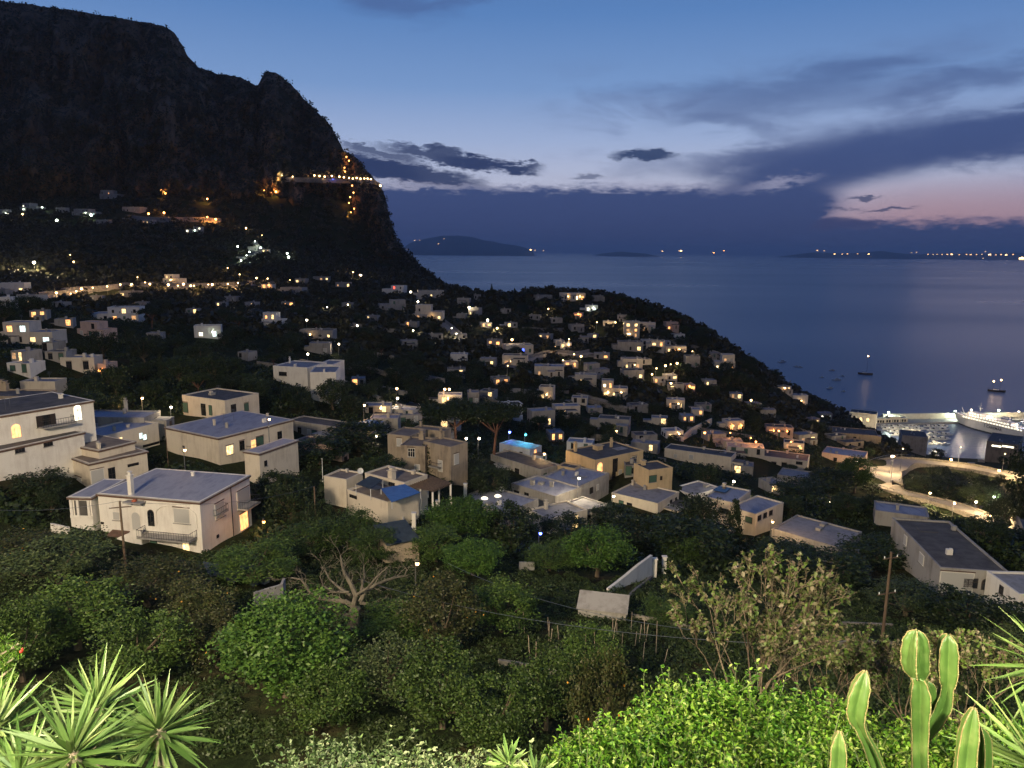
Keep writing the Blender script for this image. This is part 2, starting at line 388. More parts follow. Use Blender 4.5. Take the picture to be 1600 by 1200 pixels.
KB('bigwhite', 'cream_plaster', 'roof_blue', 'big cream house with one yellow window and glowing balcony door behind the villa',
   [((341, 685), (258, 668), (458, 656), 122, 729), ((405, 709), (380, 706), (470, 689), 116, None, 3.2)],
   [(0, 'c', 359, 703, 1.3, 1.5, 'warm'), (0, 'c', 378, 696, .9, 1.5, 'dark'), (0, 'c', 396, 697, 1.0, 2.2, 'orange'), (0, 'c', 406, 689, 1.5, 1.5, 'green'), (0, 'c', 437, 683, .9, 2.1, 'dark'), (0, 'a', 287, 698, .5, .2, 'dark'), (1, 'c', 415, 724, .5, .8, 'dark')],
   ch=[(0, 335, 664, .35, 1.0), (0, 418, 650, .3, .5)], trim='trim_brown')
KB('upperwest', 'cream_plaster', 'roof_dark', 'cream house with rubble covered dark roof behind the big cream house',
   [((351, 628), (275, 621), (410, 617), 148, 656)], [(0, 'a', 287, 636, 1.4, 2, 'green'), (0, 'a', 318, 640, 1.2, 2.4, 'dark'), (0, 'a', 329, 641, .8, 2, 'green'), (0, 'c', 365, 641, 1.2, 2.4, 'dark'), (0, 'c', 385, 636, 1.1, 1.6, 'green')], ch=[(0, 330, 616, .5, .6)])
KB('chimneys', 'stone_plaster', 'roof_dark', 'old stone house with twin chimneys on the photo left edge behind the white house', [((52, 622), (0, 613), (62, 612), 128, None, 6)], [], ch=[(0, 8, 606, .8, 1.6), (0, 18, 608, .8, 1.3)])
KB('palehill', 'white_plaster', 'roof_grey', 'pale stepped house with round edged roof above the dark trees of the left slope',
   [((480, 576), (436, 571), (498, 567), 190, None, 6), ((525, 583), (484, 584), (537, 573), 183, None, 6.5), ((520, 571), (496, 570), (536, 564), 200, None, 7)],
   [(0, 'a', 442, 584, 2.2, .9, 'dark'), (1, 'a', 515, 597, 1, 1.5, 'dark'), (2, 'c', 529, 578, .8, 1.2, 'dark')], ch=[(0, 453, 567, .4, 1.2)])
KB('longshed', 'grey_plaster', 'roof_dark', 'long low shed with dark roofing behind the green trees right of the big cream house', [((545, 672), (457, 656), (566, 664), 150, None, 3)], [])
KB('blueshed', 'grey_plaster', 'tarp_blue', 'low building covered by a sheet of blue roofing beside the long dark shed', [((566, 674), (541, 668), (590, 658), 152, None, 3)], [])
KB('smallterrace', 'pink_plaster', 'roof_dark', 'small low house with pinkish end wall right of the big cream house', [((517, 699), (470, 687), (533, 690), 138, None, 3)], [])
KB('stonevilla', 'stone_plaster', 'roof_brown', 'weathered brown stone villa of several blocks with dark ivy in the middle of the village',
   [((664, 700), (627, 697), (676, 686), 128, 744), ((704, 701), (668, 690), (726, 692), 126, 752), ((640, 684), (608, 679), (660, 672), 134, None, 6), ((694, 676), (652, 668), (699, 670), 140, None, 6)],
   [(0, 'a', 643, 707, 1.2, 1.5, 'dark2'), (0, 'a', 652, 731, .9, 1.2, 'blind'), (2, 'a', 624, 691, 1.0, 1.4, 'blind'), (1, 'a', 688, 728, 1.0, 2, 'blind'), (1, 'c', 713, 717, 1.2, 1.8, 'blind')],
   ch=[(0, 659, 686, .9, 1.2), (1, 697, 682, .6, 1.4), (3, 652, 664, .4, 1)])
KB('pergolahouse', 'cream_plaster', 'roof_brown', 'cream terraced house with blue canopy, slatted pergola and white gate pillars in the village centre',
   [((541, 752), (509, 745), (563, 740), 111, 793), ((632, 757), (578, 739), (663, 743), 108, None, 3.6), ((606, 788), (541, 768), (655, 772), 101.5, 812)],
   [(2, 'a', 552, 776, 1.6, .35, 'dark'), (1, 'a', 612, 756, 1.2, 1.2, 'dark')], ch=[(1, 608, 750, .9, 1.4), (1, 652, 738, .5, .5), (0, 544, 737, .3, .5)])
KB('skylights', 'grey_plaster', 'roof_blue', 'sprawling flat blue grey roof with two glowing skylights behind the round green trees', [((790, 804), (716, 780), (838, 781), 116, None, 3.2)], [])
KB('litcorner', 'cream_plaster', 'roof_grey', 'low cream house with grey roof and one tall lit window in the village centre', [((858, 814), (834, 797), (908, 795), 113, 832)], [(0, 'c', 899, 807, 1.1, 2.1, 'warm')], ch=[(0, 853, 795, .5, 1.1)])
KB('slate1', 'grey_plaster', 'roof_dark', 'long dark roofed house left of the lamp pole behind the skylit roof', [((845, 736), (785, 708), (868, 726), 148, None, 3.4)], [], ch=[(0, 834, 718, .5, .9)])
KB('slate2', 'blue_plaster', 'roof_blue', 'small house with pale blue roof beside the cyan lit terrace', [((828, 704), (787, 692), (842, 697), 172, None, 3.6)], [(0, 'c', 836, 705, .8, 1, 'orange')])
KB('slate3', 'grey_plaster', 'roof_blue', 'wide blue grey roofed house just in front of the ochre villa', [((905, 762), (842, 748), (955, 742), 136, None, 3.4)], [], ch=[(0, 880, 742, .5, .8)])
KB('slate4', 'grey_plaster', 'roof_blue', 'flat blue roofed building behind the skylit roof at the foot of the lamp pole', [((868, 778), (800, 757), (908, 763), 126, None, 3.2)], [], ch=[(0, 832, 757, .7, .9), (0, 862, 760, .6, .9)])
KB('slate5', 'grey_plaster', 'roof_grey', 'small grey roofed building with white light on its edge right of the lamp pole', [((925, 800), (893, 785), (942, 788), 119, None, 3)], [])
KB('ochre', 'ochre_plaster', 'roof_dark', 'two storey ochre villa with arched glowing window in the village centre',
   [((930, 721), (880, 706), (1011, 707), 150, 760), ((898, 734), (874, 728), (905, 728), 147, None, 5)],
   [(0, 'c', 937, 732, 1.4, 2.6, 'archorange'), (0, 'c', 961, 727, 1.3, 2.9, 'dark'), (0, 'c', 991, 718, 1.3, 1.4, 'dark2'), (0, 'c', 959, 744, .9, 2, 'dark'), (0, 'c', 969, 741, .9, 2, 'blind'), (0, 'c', 978, 742, .9, 2.4, 'dark')],
   ch=[(0, 899, 705, .6, 1.7), (0, 934, 702, 1.6, .9), (0, 955, 698, .5, 1.6)], cat='villa', nm='villa')
KB('ochreannex', 'ochre_plaster', 'roof_dark', 'low ochre annex with small shuttered window right of the two storey ochre villa', [((1014, 737), (988, 726), (1053, 733), 143, 762)], [(0, 'c', 1020, 748, 1.7, 1.3, 'green'), (0, 'c', 1033, 747, .4, .7, 'dark')], ch=[(0, 1005, 726, .8, .9)])
KB('greysquare', 'cream_plaster', 'roof_grey', 'square cream house with broad grey roof in front of the ochre annex', [((1028, 789), (957, 771), (1059, 770), 134, 806)], [(0, 'c', 1048, 786, .8, 1.2, 'dark'), (0, 'c', 1056, 781, .6, .9, 'dark')], ch=[(0, 985, 757, .4, 1)])
KB('lowwhite', 'white_plaster', 'roof_grey', 'low white annex lit from its side right of the square cream house', [((1085, 776), (1060, 762), (1108, 759), 146, None, 3)], [], ch=[])
KB('solarhouse', 'cream_plaster', 'roof_blue', 'two storey cream house with dark solar panel on its blue roof beside the tall cypress',
   [((1147, 788), (1101, 778), (1172, 768), 125, 833), ((1181, 806), (1144, 792), (1211, 784), 121, 829)],
   [(0, 'a', 1134, 799, 2.2, .8, 'dark'), (0, 'a', 1126, 818, 1.4, .5, 'dark'), (1, 'a', 1170, 812, 1.2, .9, 'green'), (1, 'c', 1187, 800, 1, .8, 'dark'), (1, 'c', 1196, 795, 1, .8, 'dark'), (1, 'c', 1205, 791, 1, .8, 'dark')], ch=[(0, 1131, 757, .5, .7)])
KB('patched', 'grey_plaster', 'roof_grey', 'long low house with patched grey blue roof behind the sparse leaved shrub', [((1310, 858), (1206, 828), (1346, 833), 111, None, 3.6)], [(0, 'c', 1326, 859, 1.0, 1.6, 'dark')], ch=[])
KB('gable', 'grey_plaster', 'roof_dark', 'large pale house with broad dark roof right of the utility pole',
   [((1469, 890), (1411, 813), (1572, 894), 83, 930)], [(0, 'c', 1491, 909, 3.6, 2.6, 'blind'), (0, 'c', 1516, 911, 1.5, 1.1, 'dark'), (0, 'c', 1541, 913, .9, 1.3, 'archdark'), (0, 'c', 1555, 912, .9, 1.5, 'archdark'), (0, 'a', 1440, 873, 1.4, 1.2, 'blind'), (0, 'a', 1415, 841, 1.0, 1.2, 'blind')], ch=[(0, 1512, 829, .5, .5)])
KB('edgehouse', 'white_plaster', 'roof_grey', 'small white house with red framed window on the photo right edge', [((1592, 932), (1563, 897), (1660, 925), 76, None, 4.6)], [(0, 'a', 1566, 912, .6, .9, 'dark')], ch=[])
KB('pairroof', 'grey_plaster', 'roof_blue', 'low house with pale blue roof behind the large pale house', [((1452, 811), (1371, 806), (1462, 797), 122, None, 2.8)], [], ch=[(0, 1402, 796, .5, .8)])
KB('rowhouse', 'cream_plaster', 'roof_dark', 'long cream row house with four dark windows left of the hairpin road', [((1262, 722), (1178, 713), (1268, 712), 222, None, 5)], [(0, 'a', 1192, 724, 1.4, 1.6, 'dark'), (0, 'a', 1209, 726, 1.4, 1.6, 'dark'), (0, 'a', 1225, 727, 1.4, 1.6, 'dark'), (0, 'a', 1249, 721, 1.8, .8, 'dark')], ch=[(0, 1230, 708, .7, .8)])
KB('greyrow', 'grey_plaster', 'roof_grey', 'grey flat roofed house below the long cream row house', [((1276, 752), (1214, 744), (1286, 741), 193, None, 3.6)], [], ch=[])
KB('roundhouse', 'pink_plaster', 'roof_blue', 'pinkish house with blue grey roof left of the hairpin road lamp', [((1350, 717), (1284, 708), (1357, 707), 240, None, 5)], [(0, 'a', 1305, 718, 1, 1.2, 'dark'), (0, 'a', 1325, 720, 1, 1.2, 'dark')], ch=[(0, 1318, 702, .6, .6)])
KB('duskrow', 'cream_plaster', 'roof_dark', 'long dim cream house among trees left of the row house with four windows', [((1143, 716), (1038, 702), (1151, 708), 205, None, 4.2)], [(0, 'a', 1080, 714, 1.2, 1.2, 'blind')], ch=[(0, 1100, 702, .6, .7)])
KB('brownblock', 'stone_plaster', 'roof_dark', 'wide brown block of flats above the hairpin road', [((1372, 682), (1296, 680), (1381, 674), 330, None, 10)], [(0, 'a', 1308, 688, 1.4, 1.5, 'dark'), (0, 'a', 1340, 689, 1.4, 1.5, 'dark')], ch=[])
KB('darkblock', 'grey_plaster', 'roof_dark', 'dark roofed building in front of the small boats of the marina', [((1450, 684), (1411, 682), (1454, 676), 430, None, 10)], [], ch=[])
KB('portblock', 'stone_plaster', 'roof_dark', 'brown port building with a strip of white lights facing the ferry', [((1592, 696), (1546, 694), (1640, 690), 440, None, 9)], [(0, 'a', 1557, 697, 5, 1.1, 'white'), (0, 'a', 1575, 698, 6, 1.1, 'white')], ch=[])
KB('harbourhall', 'cream_plaster', 'roof_dark', 'brightly lit harbour hall with arched pediment at the foot of the quay', [((1370, 648), (1328, 645), (1376, 644), 610, None, 12)], [(0, 'a', 1334, 654, 2, 3, 'archwarm'), (0, 'a', 1345, 655, 2, 3, 'archwarm'), (0, 'a', 1356, 656, 2, 3, 'archwarm')], ch=[], cat='hall', nm='harbour_hall')
for k_ in K.values():
    b = k_['blks'][0]
    if b.near or b.Y < 260:
        for q in (k_['blks'] if b.near else k_['blks'][:1]):
            if q.near or q is b: CP.append((q.b[0], q.b[1]-1.0, q.z0))
        cc = b.poly[2]; 
        if b.Y < 200: CP.append((cc[0], cc[1]+1, b.z0+.5))
tps_fit()
for k_ in K.values():
    for b in k_['blks']:
        b.ground(zg)
# ================================================================ terrain mesh
def build_terrain():
    ang = np.concatenate([np.arange(-58, 58.01, .3), np.arange(64, 302, 6)])
    ang = np.radians(ang); na = len(ang)
    rad = np.concatenate([[.6, 2, 4, 6], np.geomspace(7.5, 1350, 300)]); nr = len(rad)
    A, Rr = np.meshgrid(ang, rad); X = Rr*np.sin(A); Y = Rr*np.cos(A)
    Z = zg(X, Y); Z = Z+(vnoise(X.ravel(), Y.ravel(), 5, 3)-.5)*.5*np.clip(Rr.ravel()/60, 0, 1)
    Z = np.maximum(Z, -30)
    V = np.c_[X.ravel(), Y.ravel(), Z]
    i, j = np.meshgrid(np.arange(nr-1), np.arange(na), indexing='ij'); j2 = (j+1) % na
    Fq = np.stack([i*na+j, (i+1)*na+j, (i+1)*na+j2, i*na+j2], -1).reshape(-1, 4)[:, ::-1]
    mt, nt, b = nodes('soil')
    tc = N(nt, "ShaderNodeTexCoord")
    n1 = N(nt, "ShaderNodeTexNoise", Scale=.09, Detail=8, Roughness=.65); nt.links.new(tc.outputs['Object'], n1.inputs['Vector'])
    n2 = N(nt, "ShaderNodeTexNoise", Scale=1.4, Detail=8, Roughness=.7); nt.links.new(tc.outputs['Object'], n2.inputs['Vector'])
    c1 = ramp(nt, n1.outputs['Fac'], [(.35, (.016, .030, .009)), (.52, (.028, .038, .014)), (.66, (.055, .045, .025))])
    c2 = ramp(nt, n2.outputs['Fac'], [(.3, (.35, .35, .35)), (.7, (1.4, 1.35, 1.2))])
    mx = N(nt, "ShaderNodeMixRGB", blend_type='MULTIPLY'); mx.inputs[0].default_value = 1
    nt.links.new(c1, mx.inputs[1]); nt.links.new(c2, mx.inputs[2]); nt.links.new(mx.outputs[0], b.inputs['Base Color'])
    b.inputs['Roughness'].default_value = .95; b.inputs['Specular IOR Level'].default_value = .1
    bp = N(nt, "ShaderNodeBump", Strength=.8, Distance=.4); nt.links.new(n2.outputs['Fac'], bp.inputs['Height']); nt.links.new(bp.outputs[0], b.inputs['Normal'])
    o = mesh_np('hillside_ground', V, Fq, mt, smooth=True); o['kind'] = 'structure'
build_terrain()
# ---------------------------------------------------------------- sea
mt, nt, b = nodes('sea_water')
b.inputs['Base Color'].default_value = (.075, .105, .185, 1); b.inputs['Roughness'].default_value = .16
b.inputs['IOR'].default_value = 1.33; b.inputs['Specular IOR Level'].default_value = .48
tc = N(nt, "ShaderNodeTexCoord")
w1 = N(nt, "ShaderNodeTexNoise", Scale=.22, Detail=5, Roughness=.6); nt.links.new(tc.outputs['Object'], w1.inputs['Vector'])
bp = N(nt, "ShaderNodeBump", Strength=.5, Distance=.8); nt.links.new(w1.outputs['Fac'], bp.inputs['Height'])
nt.links.new(bp.outputs[0], b.inputs['Normal'])
mp = N(nt, "ShaderNodeMapping"); mp.inputs['Scale'].default_value = (.00035, .0016, 1); nt.links.new(tc.outputs['Object'], mp.inputs[0])
w2 = N(nt, "ShaderNodeTexNoise", Scale=1, Detail=1); nt.links.new(mp.outputs[0], w2.inputs['Vector'])
mr = N(nt, "ShaderNodeMapRange"); mr.inputs[1].default_value = .35; mr.inputs[2].default_value = .65; mr.inputs[3].default_value = .27; mr.inputs[4].default_value = .33
nt.links.new(w2.outputs['Fac'], mr.inputs[0]); nt.links.new(mr.outputs[0], b.inputs['Roughness'])
ys = np.concatenate([np.geomspace(200, 60000, 40)]); xs = np.linspace(-1, 1, 40)
V = []; 
for y in ys:
    for x in xs: V.append((x*(y*1.3+2500), y, 0.0))
i, j = np.meshgrid(np.arange(len(ys)-1), np.arange(len(xs)-1), indexing='ij'); n = len(xs)
Fq = np.stack([i*n+j, i*n+j+1, (i+1)*n+j+1, (i+1)*n+j], -1).reshape(-1, 4)
o = mesh_np('sea', V, Fq, mt); o['kind'] = 'structure'
# ---------------------------------------------------------------- mountain
CREST = [(-260, -40, 1050), (-150, -15, 1080), (0, 2, 1100), (39, 6, 1100), (100, 14, 1095), (175, 26, 1090), (227, 34, 1085), (254, 40, 1080), (271, 50, 1075), (286, 72, 1070), (293, 87, 1062),
 (310, 105, 1060), (341, 115, 1055), (376, 120, 1050), (402, 135, 1045), (408, 124, 1040), (416, 111, 1035), (431, 113, 1030), (446, 125, 1025), (464, 140, 1020), (477, 157, 1015), (494, 173, 1010),
 (508, 187, 1000), (518, 198, 990), (529, 219, 980), (537, 236, 970), (555, 245, 960), (569, 262, 950), (582, 277, 940), (594, 289, 930), (603, 310, 920), (607, 334, 915), (613, 352, 910), (618, 374, 905), (630, 389, 895),
 (656, 415, 880), (682, 437, 860), (702, 455, 840), (730, 468, 820)]
BASEP = [(-260, 335, 800), (0, 322, 800), (200, 322, 815), (330, 330, 830), (450, 345, 840), (520, 380, 835), (600, 425, 820), (660, 452, 800), (730, 476, 780)]
def fbm(a, b, sc, seed, oc=5, gain=.5):
    s = 0; g = 1; t = 0
    for k in range(oc):
        s = s+vnoise(a, b, sc/2**k, seed+k)*g; t += g; g *= gain
    return s/t
def build_mountain():
    us = np.arange(-260, 731, 2.0); nu = len(us); nt_ = 170
    cu = [c[0] for c in CREST]
    vc = np.interp(us, cu, [c[1] for c in CREST]); yc = np.interp(us, cu, [c[2] for c in CREST])
    vb = np.interp(us, [c[0] for c in BASEP], [c[1] for c in BASEP]); yb = np.interp(us, [c[0] for c in BASEP], [c[2] for c in BASEP])
    vb = np.maximum(vb, vc+4)
    vc = vc+(fbm(us, us*0, 9, 5, 3)-.5)*5
    rows = []
    for k in range(nt_):
        t = k/(nt_-1)
        v = vb+(vc-vb)*t
        prof = t**1.25*.55+.45*t**3   # steep at the foot, easing back near the crest
        Y = yb+(yc-yb)*prof
        env = min(1, t*6)
        rel = (fbm(us, v*.45, 60, 11, 5, .55)-.5)*150+(fbm(us*1.6, v*.5, 18, 21, 4, .6)-.5)*46-np.abs(fbm(us, v*.25, 42, 33, 3)-.5)*130+14*np.sin(v/26.+us/90.+3*fbm(us, v, 80, 8, 2))
        Y = Y+rel*env*(.5+.5*(1-t))+ (rel*.35*t)
        row = []
        for q in range(nu): row.append(at(us[q], v[q], Y[q]))
        rows.append(row)
    # plateau and far side behind the crest
    last = np.array(rows[-1])
    for dY, dz in ((25, -2), (60, -8), (140, -30), (300, -120), (480, -330), (560, -700)):
        r = last.copy(); dirr = last[:, :2]/np.linalg.norm(last[:, :2], axis=1)[:, None]
        sl = np.clip((us-480)/120, 0, 1)
        r[:, :2] += dirr*dY*(1-.6*sl)[:, None]
        r[:, 2] += dz*(1+1.2*sl); r[:, 2] = np.maximum(r[:, 2], -20); rows.append([p for p in r])
    foot = np.array(rows[0]).copy(); foot[:, 2] -= 30; foot[:, 1] -= 15
    rows = [foot]+rows
    V = np.array(rows).reshape(-1, 3); nr = len(rows)
    i, j = np.meshgrid(np.arange(nr-1), np.arange(nu-1), indexing='ij')
    Fq = np.stack([i*nu+j, i*nu+j+1, (i+1)*nu+j+1, (i+1)*nu+j], -1).reshape(-1, 4)
    mt, nt, b = nodes('cliff_rock')
    tc = N(nt, "ShaderNodeTexCoord"); g = N(nt, "ShaderNodeNewGeometry")
    mp = N(nt, "ShaderNodeMapping"); mp.inputs['Scale'].default_value = (1, 1, .45); nt.links.new(tc.outputs['Object'], mp.inputs[0])
    n1 = N(nt, "ShaderNodeTexNoise", Scale=.02, Detail=12, Roughness=.72); nt.links.new(mp.outputs[0], n1.inputs['Vector'])
    n2 = N(nt, "ShaderNodeTexNoise", Scale=.05, Detail=8, Roughness=.7); nt.links.new(tc.outputs['Object'], n2.inputs['Vector'])
    rock = ramp(nt, n1.outputs['Fac'], [(.3, (.10, .060, .035)), (.5, (.22, .14, .085)), (.7, (.38, .26, .17))])
    veg = ramp(nt, n2.outputs['Fac'], [(.3, (.03, .03, .016)), (.7, (.09, .08, .045))])
    n3 = N(nt, "ShaderNodeTexNoise", Scale=.03, Detail=10, Roughness=.75); nt.links.new(tc.outputs['Object'], n3.inputs['Vector'])
    k = ramp(nt, n3.outputs['Fac'], [(.47, (0, 0, 0)), (.55, (1, 1, 1))])
    mx = N(nt, "ShaderNodeMixRGB"); nt.links.new(k, mx.inputs[0]); nt.links.new(rock, mx.inputs[1]); nt.links.new(veg, mx.inputs[2])
    nt.links.new(mx.outputs[0], b.inputs['Base Color']); b.inputs['Roughness'].default_value = .95; b.inputs['Specular IOR Level'].default_value = .1
    bp = N(nt, "ShaderNodeBump", Strength=1, Distance=14); nt.links.new(n1.outputs['Fac'], bp.inputs['Height']); nt.links.new(bp.outputs[0], b.inputs['Normal'])
    o = mesh_np('cliff_mountain', V, Fq, mt, smooth=False); o['kind'] = 'structure'
    return np.array(rows)
MROWS = build_mountain()
MTAB = MROWS[1:171].reshape(-1, 3); MUV = np.array([proj(p) for p in MTAB[::7]]); MP7 = MTAB[::7]
def mhit(u, v):
    """point on the cliff face seen at a pixel (nearest mesh vertex), a little in front"""
    k = np.argmin((MUV[:, 0]-u)**2+(MUV[:, 1]-v)**2); return at(u, v, MP7[k][1]-6)
# ---------------------------------------------------------------- islands on the horizon
def island(label, pts, Y, name='island'):
    """pts: pixel outline (u,v) left to right; built as a real ridge with depth"""
    us = np.linspace(pts[0][0], pts[-1][0], 60); vv = np.interp(us, [p[0] for p in pts], [p[1] for p in pts])
    top = np.array([at(u, v, Y) for u, v in zip(us, vv)])
    top[:, 2] += (fbm(us, us*0, 12, 3, 3)-.5)*Y*.0012
    top[0, 2] = top[-1, 2] = -5; rows = []
    for f, dy in ((0, -.10), (.45, -.06), (.8, -.025), (1, 0), (.7, .05), (0, .12)):
        r = top.copy(); r[:, 2] = np.maximum(top[:, 2], 0)*f-(5 if f == 0 else 0); r[:, 1] += dy*Y+(fbm(us, us*0+f*50, 8, 9, 3)-.5)*Y*.02; rows.append(r)
    V = np.array(rows).reshape(-1, 3); n = len(us)
    i, j = np.meshgrid(np.arange(5), np.arange(n-1), indexing='ij')
    Fq = np.stack([i*n+j, i*n+j+1, (i+1)*n+j+1, (i+1)*n+j], -1).reshape(-1, 4)
    o = mesh_np(name, V, Fq, M['scrub_far'], smooth=True); o['kind'] = 'structure'
noisy('scrub_far', (.03, .035, .03), (.07, .07, .06), .002, .95)
island('a', [(628, 391), (640, 380), (665, 373), (690, 369), (712, 368), (735, 370), (760, 376), (790, 381), (815, 385), (835, 392)], 24000)
island('b', [(940, 396), (962, 393.6), (975, 393.2), (990, 394.6), (1010, 396)], 25000)
island('c', [(1250, 398), (1275, 394), (1310, 396), (1340, 395), (1378, 392), (1395, 395), (1430, 397), (1480, 396), (1540, 396), (1620, 394), (1700, 397)], 25000, 'far_coast')
# ---------------------------------------------------------------- world sky at dusk
w = bpy.data.worlds.new("World"); SC.world = w; w.use_nodes = True; nt = w.node_tree
for n_ in list(nt.nodes): nt.nodes.remove(n_)
def L(a, b_): nt.links.new(a, b_)
def mth(op, a, b_=None, c=None, clamp=False):
    n_ = nt.nodes.new("ShaderNodeMath"); n_.operation = op; n_.use_clamp = clamp
    for i_, q in enumerate((a, b_, c)):
        if q is None: continue
        if hasattr(q, 'links'): L(q, n_.inputs[i_])
        else: n_.inputs[i_].default_value = q
    return n_.outputs[0]
tc = nt.nodes.new("ShaderNodeTexCoord"); sx = nt.nodes.new("ShaderNodeSeparateXYZ"); L(tc.outputs['Generated'], sx.inputs[0])
AZ = mth('MULTIPLY', mth('ARCTAN2', sx.outputs[0], sx.outputs[1]), 180/PI)
EL = mth('MULTIPLY', mth('ARCSINE', sx.outputs[2]), 180/PI)
def azel(u, v):
    d = ray(u, v); d = d/np.linalg.norm(d); return math.degrees(math.atan2(d[0], d[1])), math.degrees(math.asin(d[2]))
cv = nt.nodes.new("ShaderNodeCombineXYZ"); L(mth('MULTIPLY', AZ, .09), cv.inputs[0]); L(mth('MULTIPLY', EL, .30), cv.inputs[1])
def wn(scale, det, rough=.55, dist=0.0, off=0.0, vec=None):
    n_ = nt.nodes.new("ShaderNodeTexNoise"); n_.inputs['Scale'].default_value = scale; n_.inputs['Detail'].default_value = det
    n_.inputs['Roughness'].default_value = rough; n_.inputs['Distortion'].default_value = dist
    a_ = nt.nodes.new("ShaderNodeVectorMath"); a_.operation = 'ADD'; a_.inputs[1].default_value = (off, off*.7, off*.3); L(vec or cv.outputs[0], a_.inputs[0])
    L(a_.outputs[0], n_.inputs['Vector']); return n_.outputs['Fac']
nA = mth('SUBTRACT', wn(1.6, 5, .6, .3), .5); nB = mth('SUBTRACT', wn(1.9, 5, .6, .3, 5.1), .5)
nC = mth('SUBTRACT', wn(6, 3, .6, 0, 9.4), .5)
AZd = mth('ADD', AZ, mth('MULTIPLY', nA, 7.0)); ELd = mth('ADD', EL, mth('ADD', mth('MULTIPLY', nB, 3.2), mth('MULTIPLY', nC, .7)))
ELs = mth('ADD', EL, mth('MULTIPLY', nB, .8)); AZs = mth('ADD', AZ, mth('MULTIPLY', nA, 1.5))
def S(x, lo, hi):
    n_ = nt.nodes.new("ShaderNodeMapRange"); n_.interpolation_type = 'SMOOTHSTEP'; L(x, n_.inputs[0])
    n_.inputs[1].default_value = lo; n_.inputs[2].default_value = hi; return n_.outputs[0]
VEC = {}
def vecof(az, el):
    k = (az.node.name, el.node.name)
    if k not in VEC:
        q = nt.nodes.new("ShaderNodeCombineXYZ"); L(az, q.inputs[0]); L(el, q.inputs[1]); VEC[k] = q.outputs[0]
    return VEC[k]
def ell(u, v, ru, rv, rot=0, soft=.6, k=1.0, az=None, el=None):
    """soft ellipse mask in sky angles: centre and radii given in 1/20.5 degree units"""
    a0, e0 = azel(u, v); g_ = 1+soft
    mp_ = nt.nodes.new("ShaderNodeMapping"); mp_.vector_type = 'TEXTURE'
    L(vecof(az or AZd, el or ELd), mp_.inputs[0]); mp_.inputs['Location'].default_value = (a0, e0, 0)
    mp_.inputs['Rotation'].default_value = (0, 0, math.radians(rot)); mp_.inputs['Scale'].default_value = (ru/20.5*g_, rv/20.5*g_, 1)
    gr = nt.nodes.new("ShaderNodeTexGradient"); gr.gradient_type = 'SPHERICAL'; L(mp_.outputs[0], gr.inputs[0])
    n_ = nt.nodes.new("ShaderNodeMapRange"); n_.interpolation_type = 'SMOOTHSTEP'; L(gr.outputs['Fac'], n_.inputs[0])
    n_.inputs[1].default_value = 0; n_.inputs[2].default_value = min(1, 2*soft/(1+soft)); n_.inputs[4].default_value = k
    return n_.outputs[0]
def wramp(fac, stops):
    n_ = nt.nodes.new("ShaderNodeValToRGB"); L(fac, n_.inputs[0]); e = n_.color_ramp.elements
    e[0].position = stops[0][0]; e[0].color = tuple(stops[0][1])+(1,); e[1].position = stops[-1][0]; e[1].color = tuple(stops[-1][1])+(1,)
    for p, c in stops[1:-1]:
        q = e.new(p); q.color = tuple(c)+(1,)
    return n_.outputs[0]
def lin(r, g, b_):
    f = lambda c: ((c/255+.055)/1.055)**2.4 if c > 10 else c/255/12.92
    return (f(r), f(g), f(b_))
def mix(f, a, b_):
    n_ = nt.nodes.new("ShaderNodeMixRGB")
    if hasattr(f, 'links'): L(f, n_.inputs[0])
    else: n_.inputs[0].default_value = f
    for i_, q in ((1, a), (2, b_)):
        if hasattr(q, 'links'): L(q, n_.inputs[i_])
        else: n_.inputs[i_].default_value = tuple(q)+(1,)
    return n_.outputs[0]
e01 = mth('DIVIDE', EL, 40.0, clamp=True)
clear = wramp(e01, [(0, lin(170, 150, 165)), (.06, lin(176, 160, 175)), (.13, lin(182, 188, 212)), (.20, lin(156, 174, 210)), (.29, lin(118, 150, 198)), (.41, lin(88, 128, 184)), (.55, lin(68, 106, 164)), (1, lin(36, 66, 122))])
warm = mth('MULTIPLY', S(AZ, 18, 30), mth('SUBTRACT', 1.0, S(EL, 2.2, 6.0)))
clear = mix(mth('MULTIPLY', warm, .75), clear, lin(186, 146, 150))
# darker towards the right and behind the viewer
drk = mth('MULTIPLY', mth('ABSOLUTE', AZ), 1/180.0)
clear = mix(mth('MULTIPLY', S(AZ, 5, 60), .28), clear, lin(60, 92, 150)); clear = mix(mth('MULTIPLY', S(drk, .3, .9), .75), clear, lin(30, 48, 92))
BLUE = wramp(e01, [(0, lin(50, 62, 100)), (.06, lin(56, 70, 112)), (.2, lin(64, 82, 128)), (.4, lin(72, 96, 146)), (1, lin(60, 84, 140))])
# veil of thin cloud in the clear strip
veil = mth('MULTIPLY', S(wn(1.4, 4, .62, .4, 3.3), .48, .7), mth('MULTIPLY', S(EL, 3, 5), mth('SUBTRACT', 1.0, S(EL, 10, 15))))
veil = mth('MULTIPLY', veil, S(AZ, -4, 10))
sky = mix(mth('MULTIPLY', veil, .45), clear, lin(92, 108, 150))
for a in [(1290, 130, 150, 26, 8, .9, .42), (1180, 155, 120, 26, 0, .9, .4), (1520, 125, 110, 15, 8, .9, .65), (1350, 105, 70, 10, 3, .9, .5), (1140, 190, 70, 13, -14, .8, .45), (1560, 190, 60, 12, 0, .9, .5),
          (1060, 140, 100, 7, 0, .9, .2), (610, -5, 60, 22, -10, .9, .7), (700, 0, 45, 9, 10, .9, .55), (1300, 215, 70, 14, -5, .9, .3), (1030, 262, 70, 10, 4, .9, .35), (1170, 250, 80, 16, 10, .9, .5)]:
    sky = mix(ell(*a[:5], soft=a[5], k=a[6]), sky, BLUE)
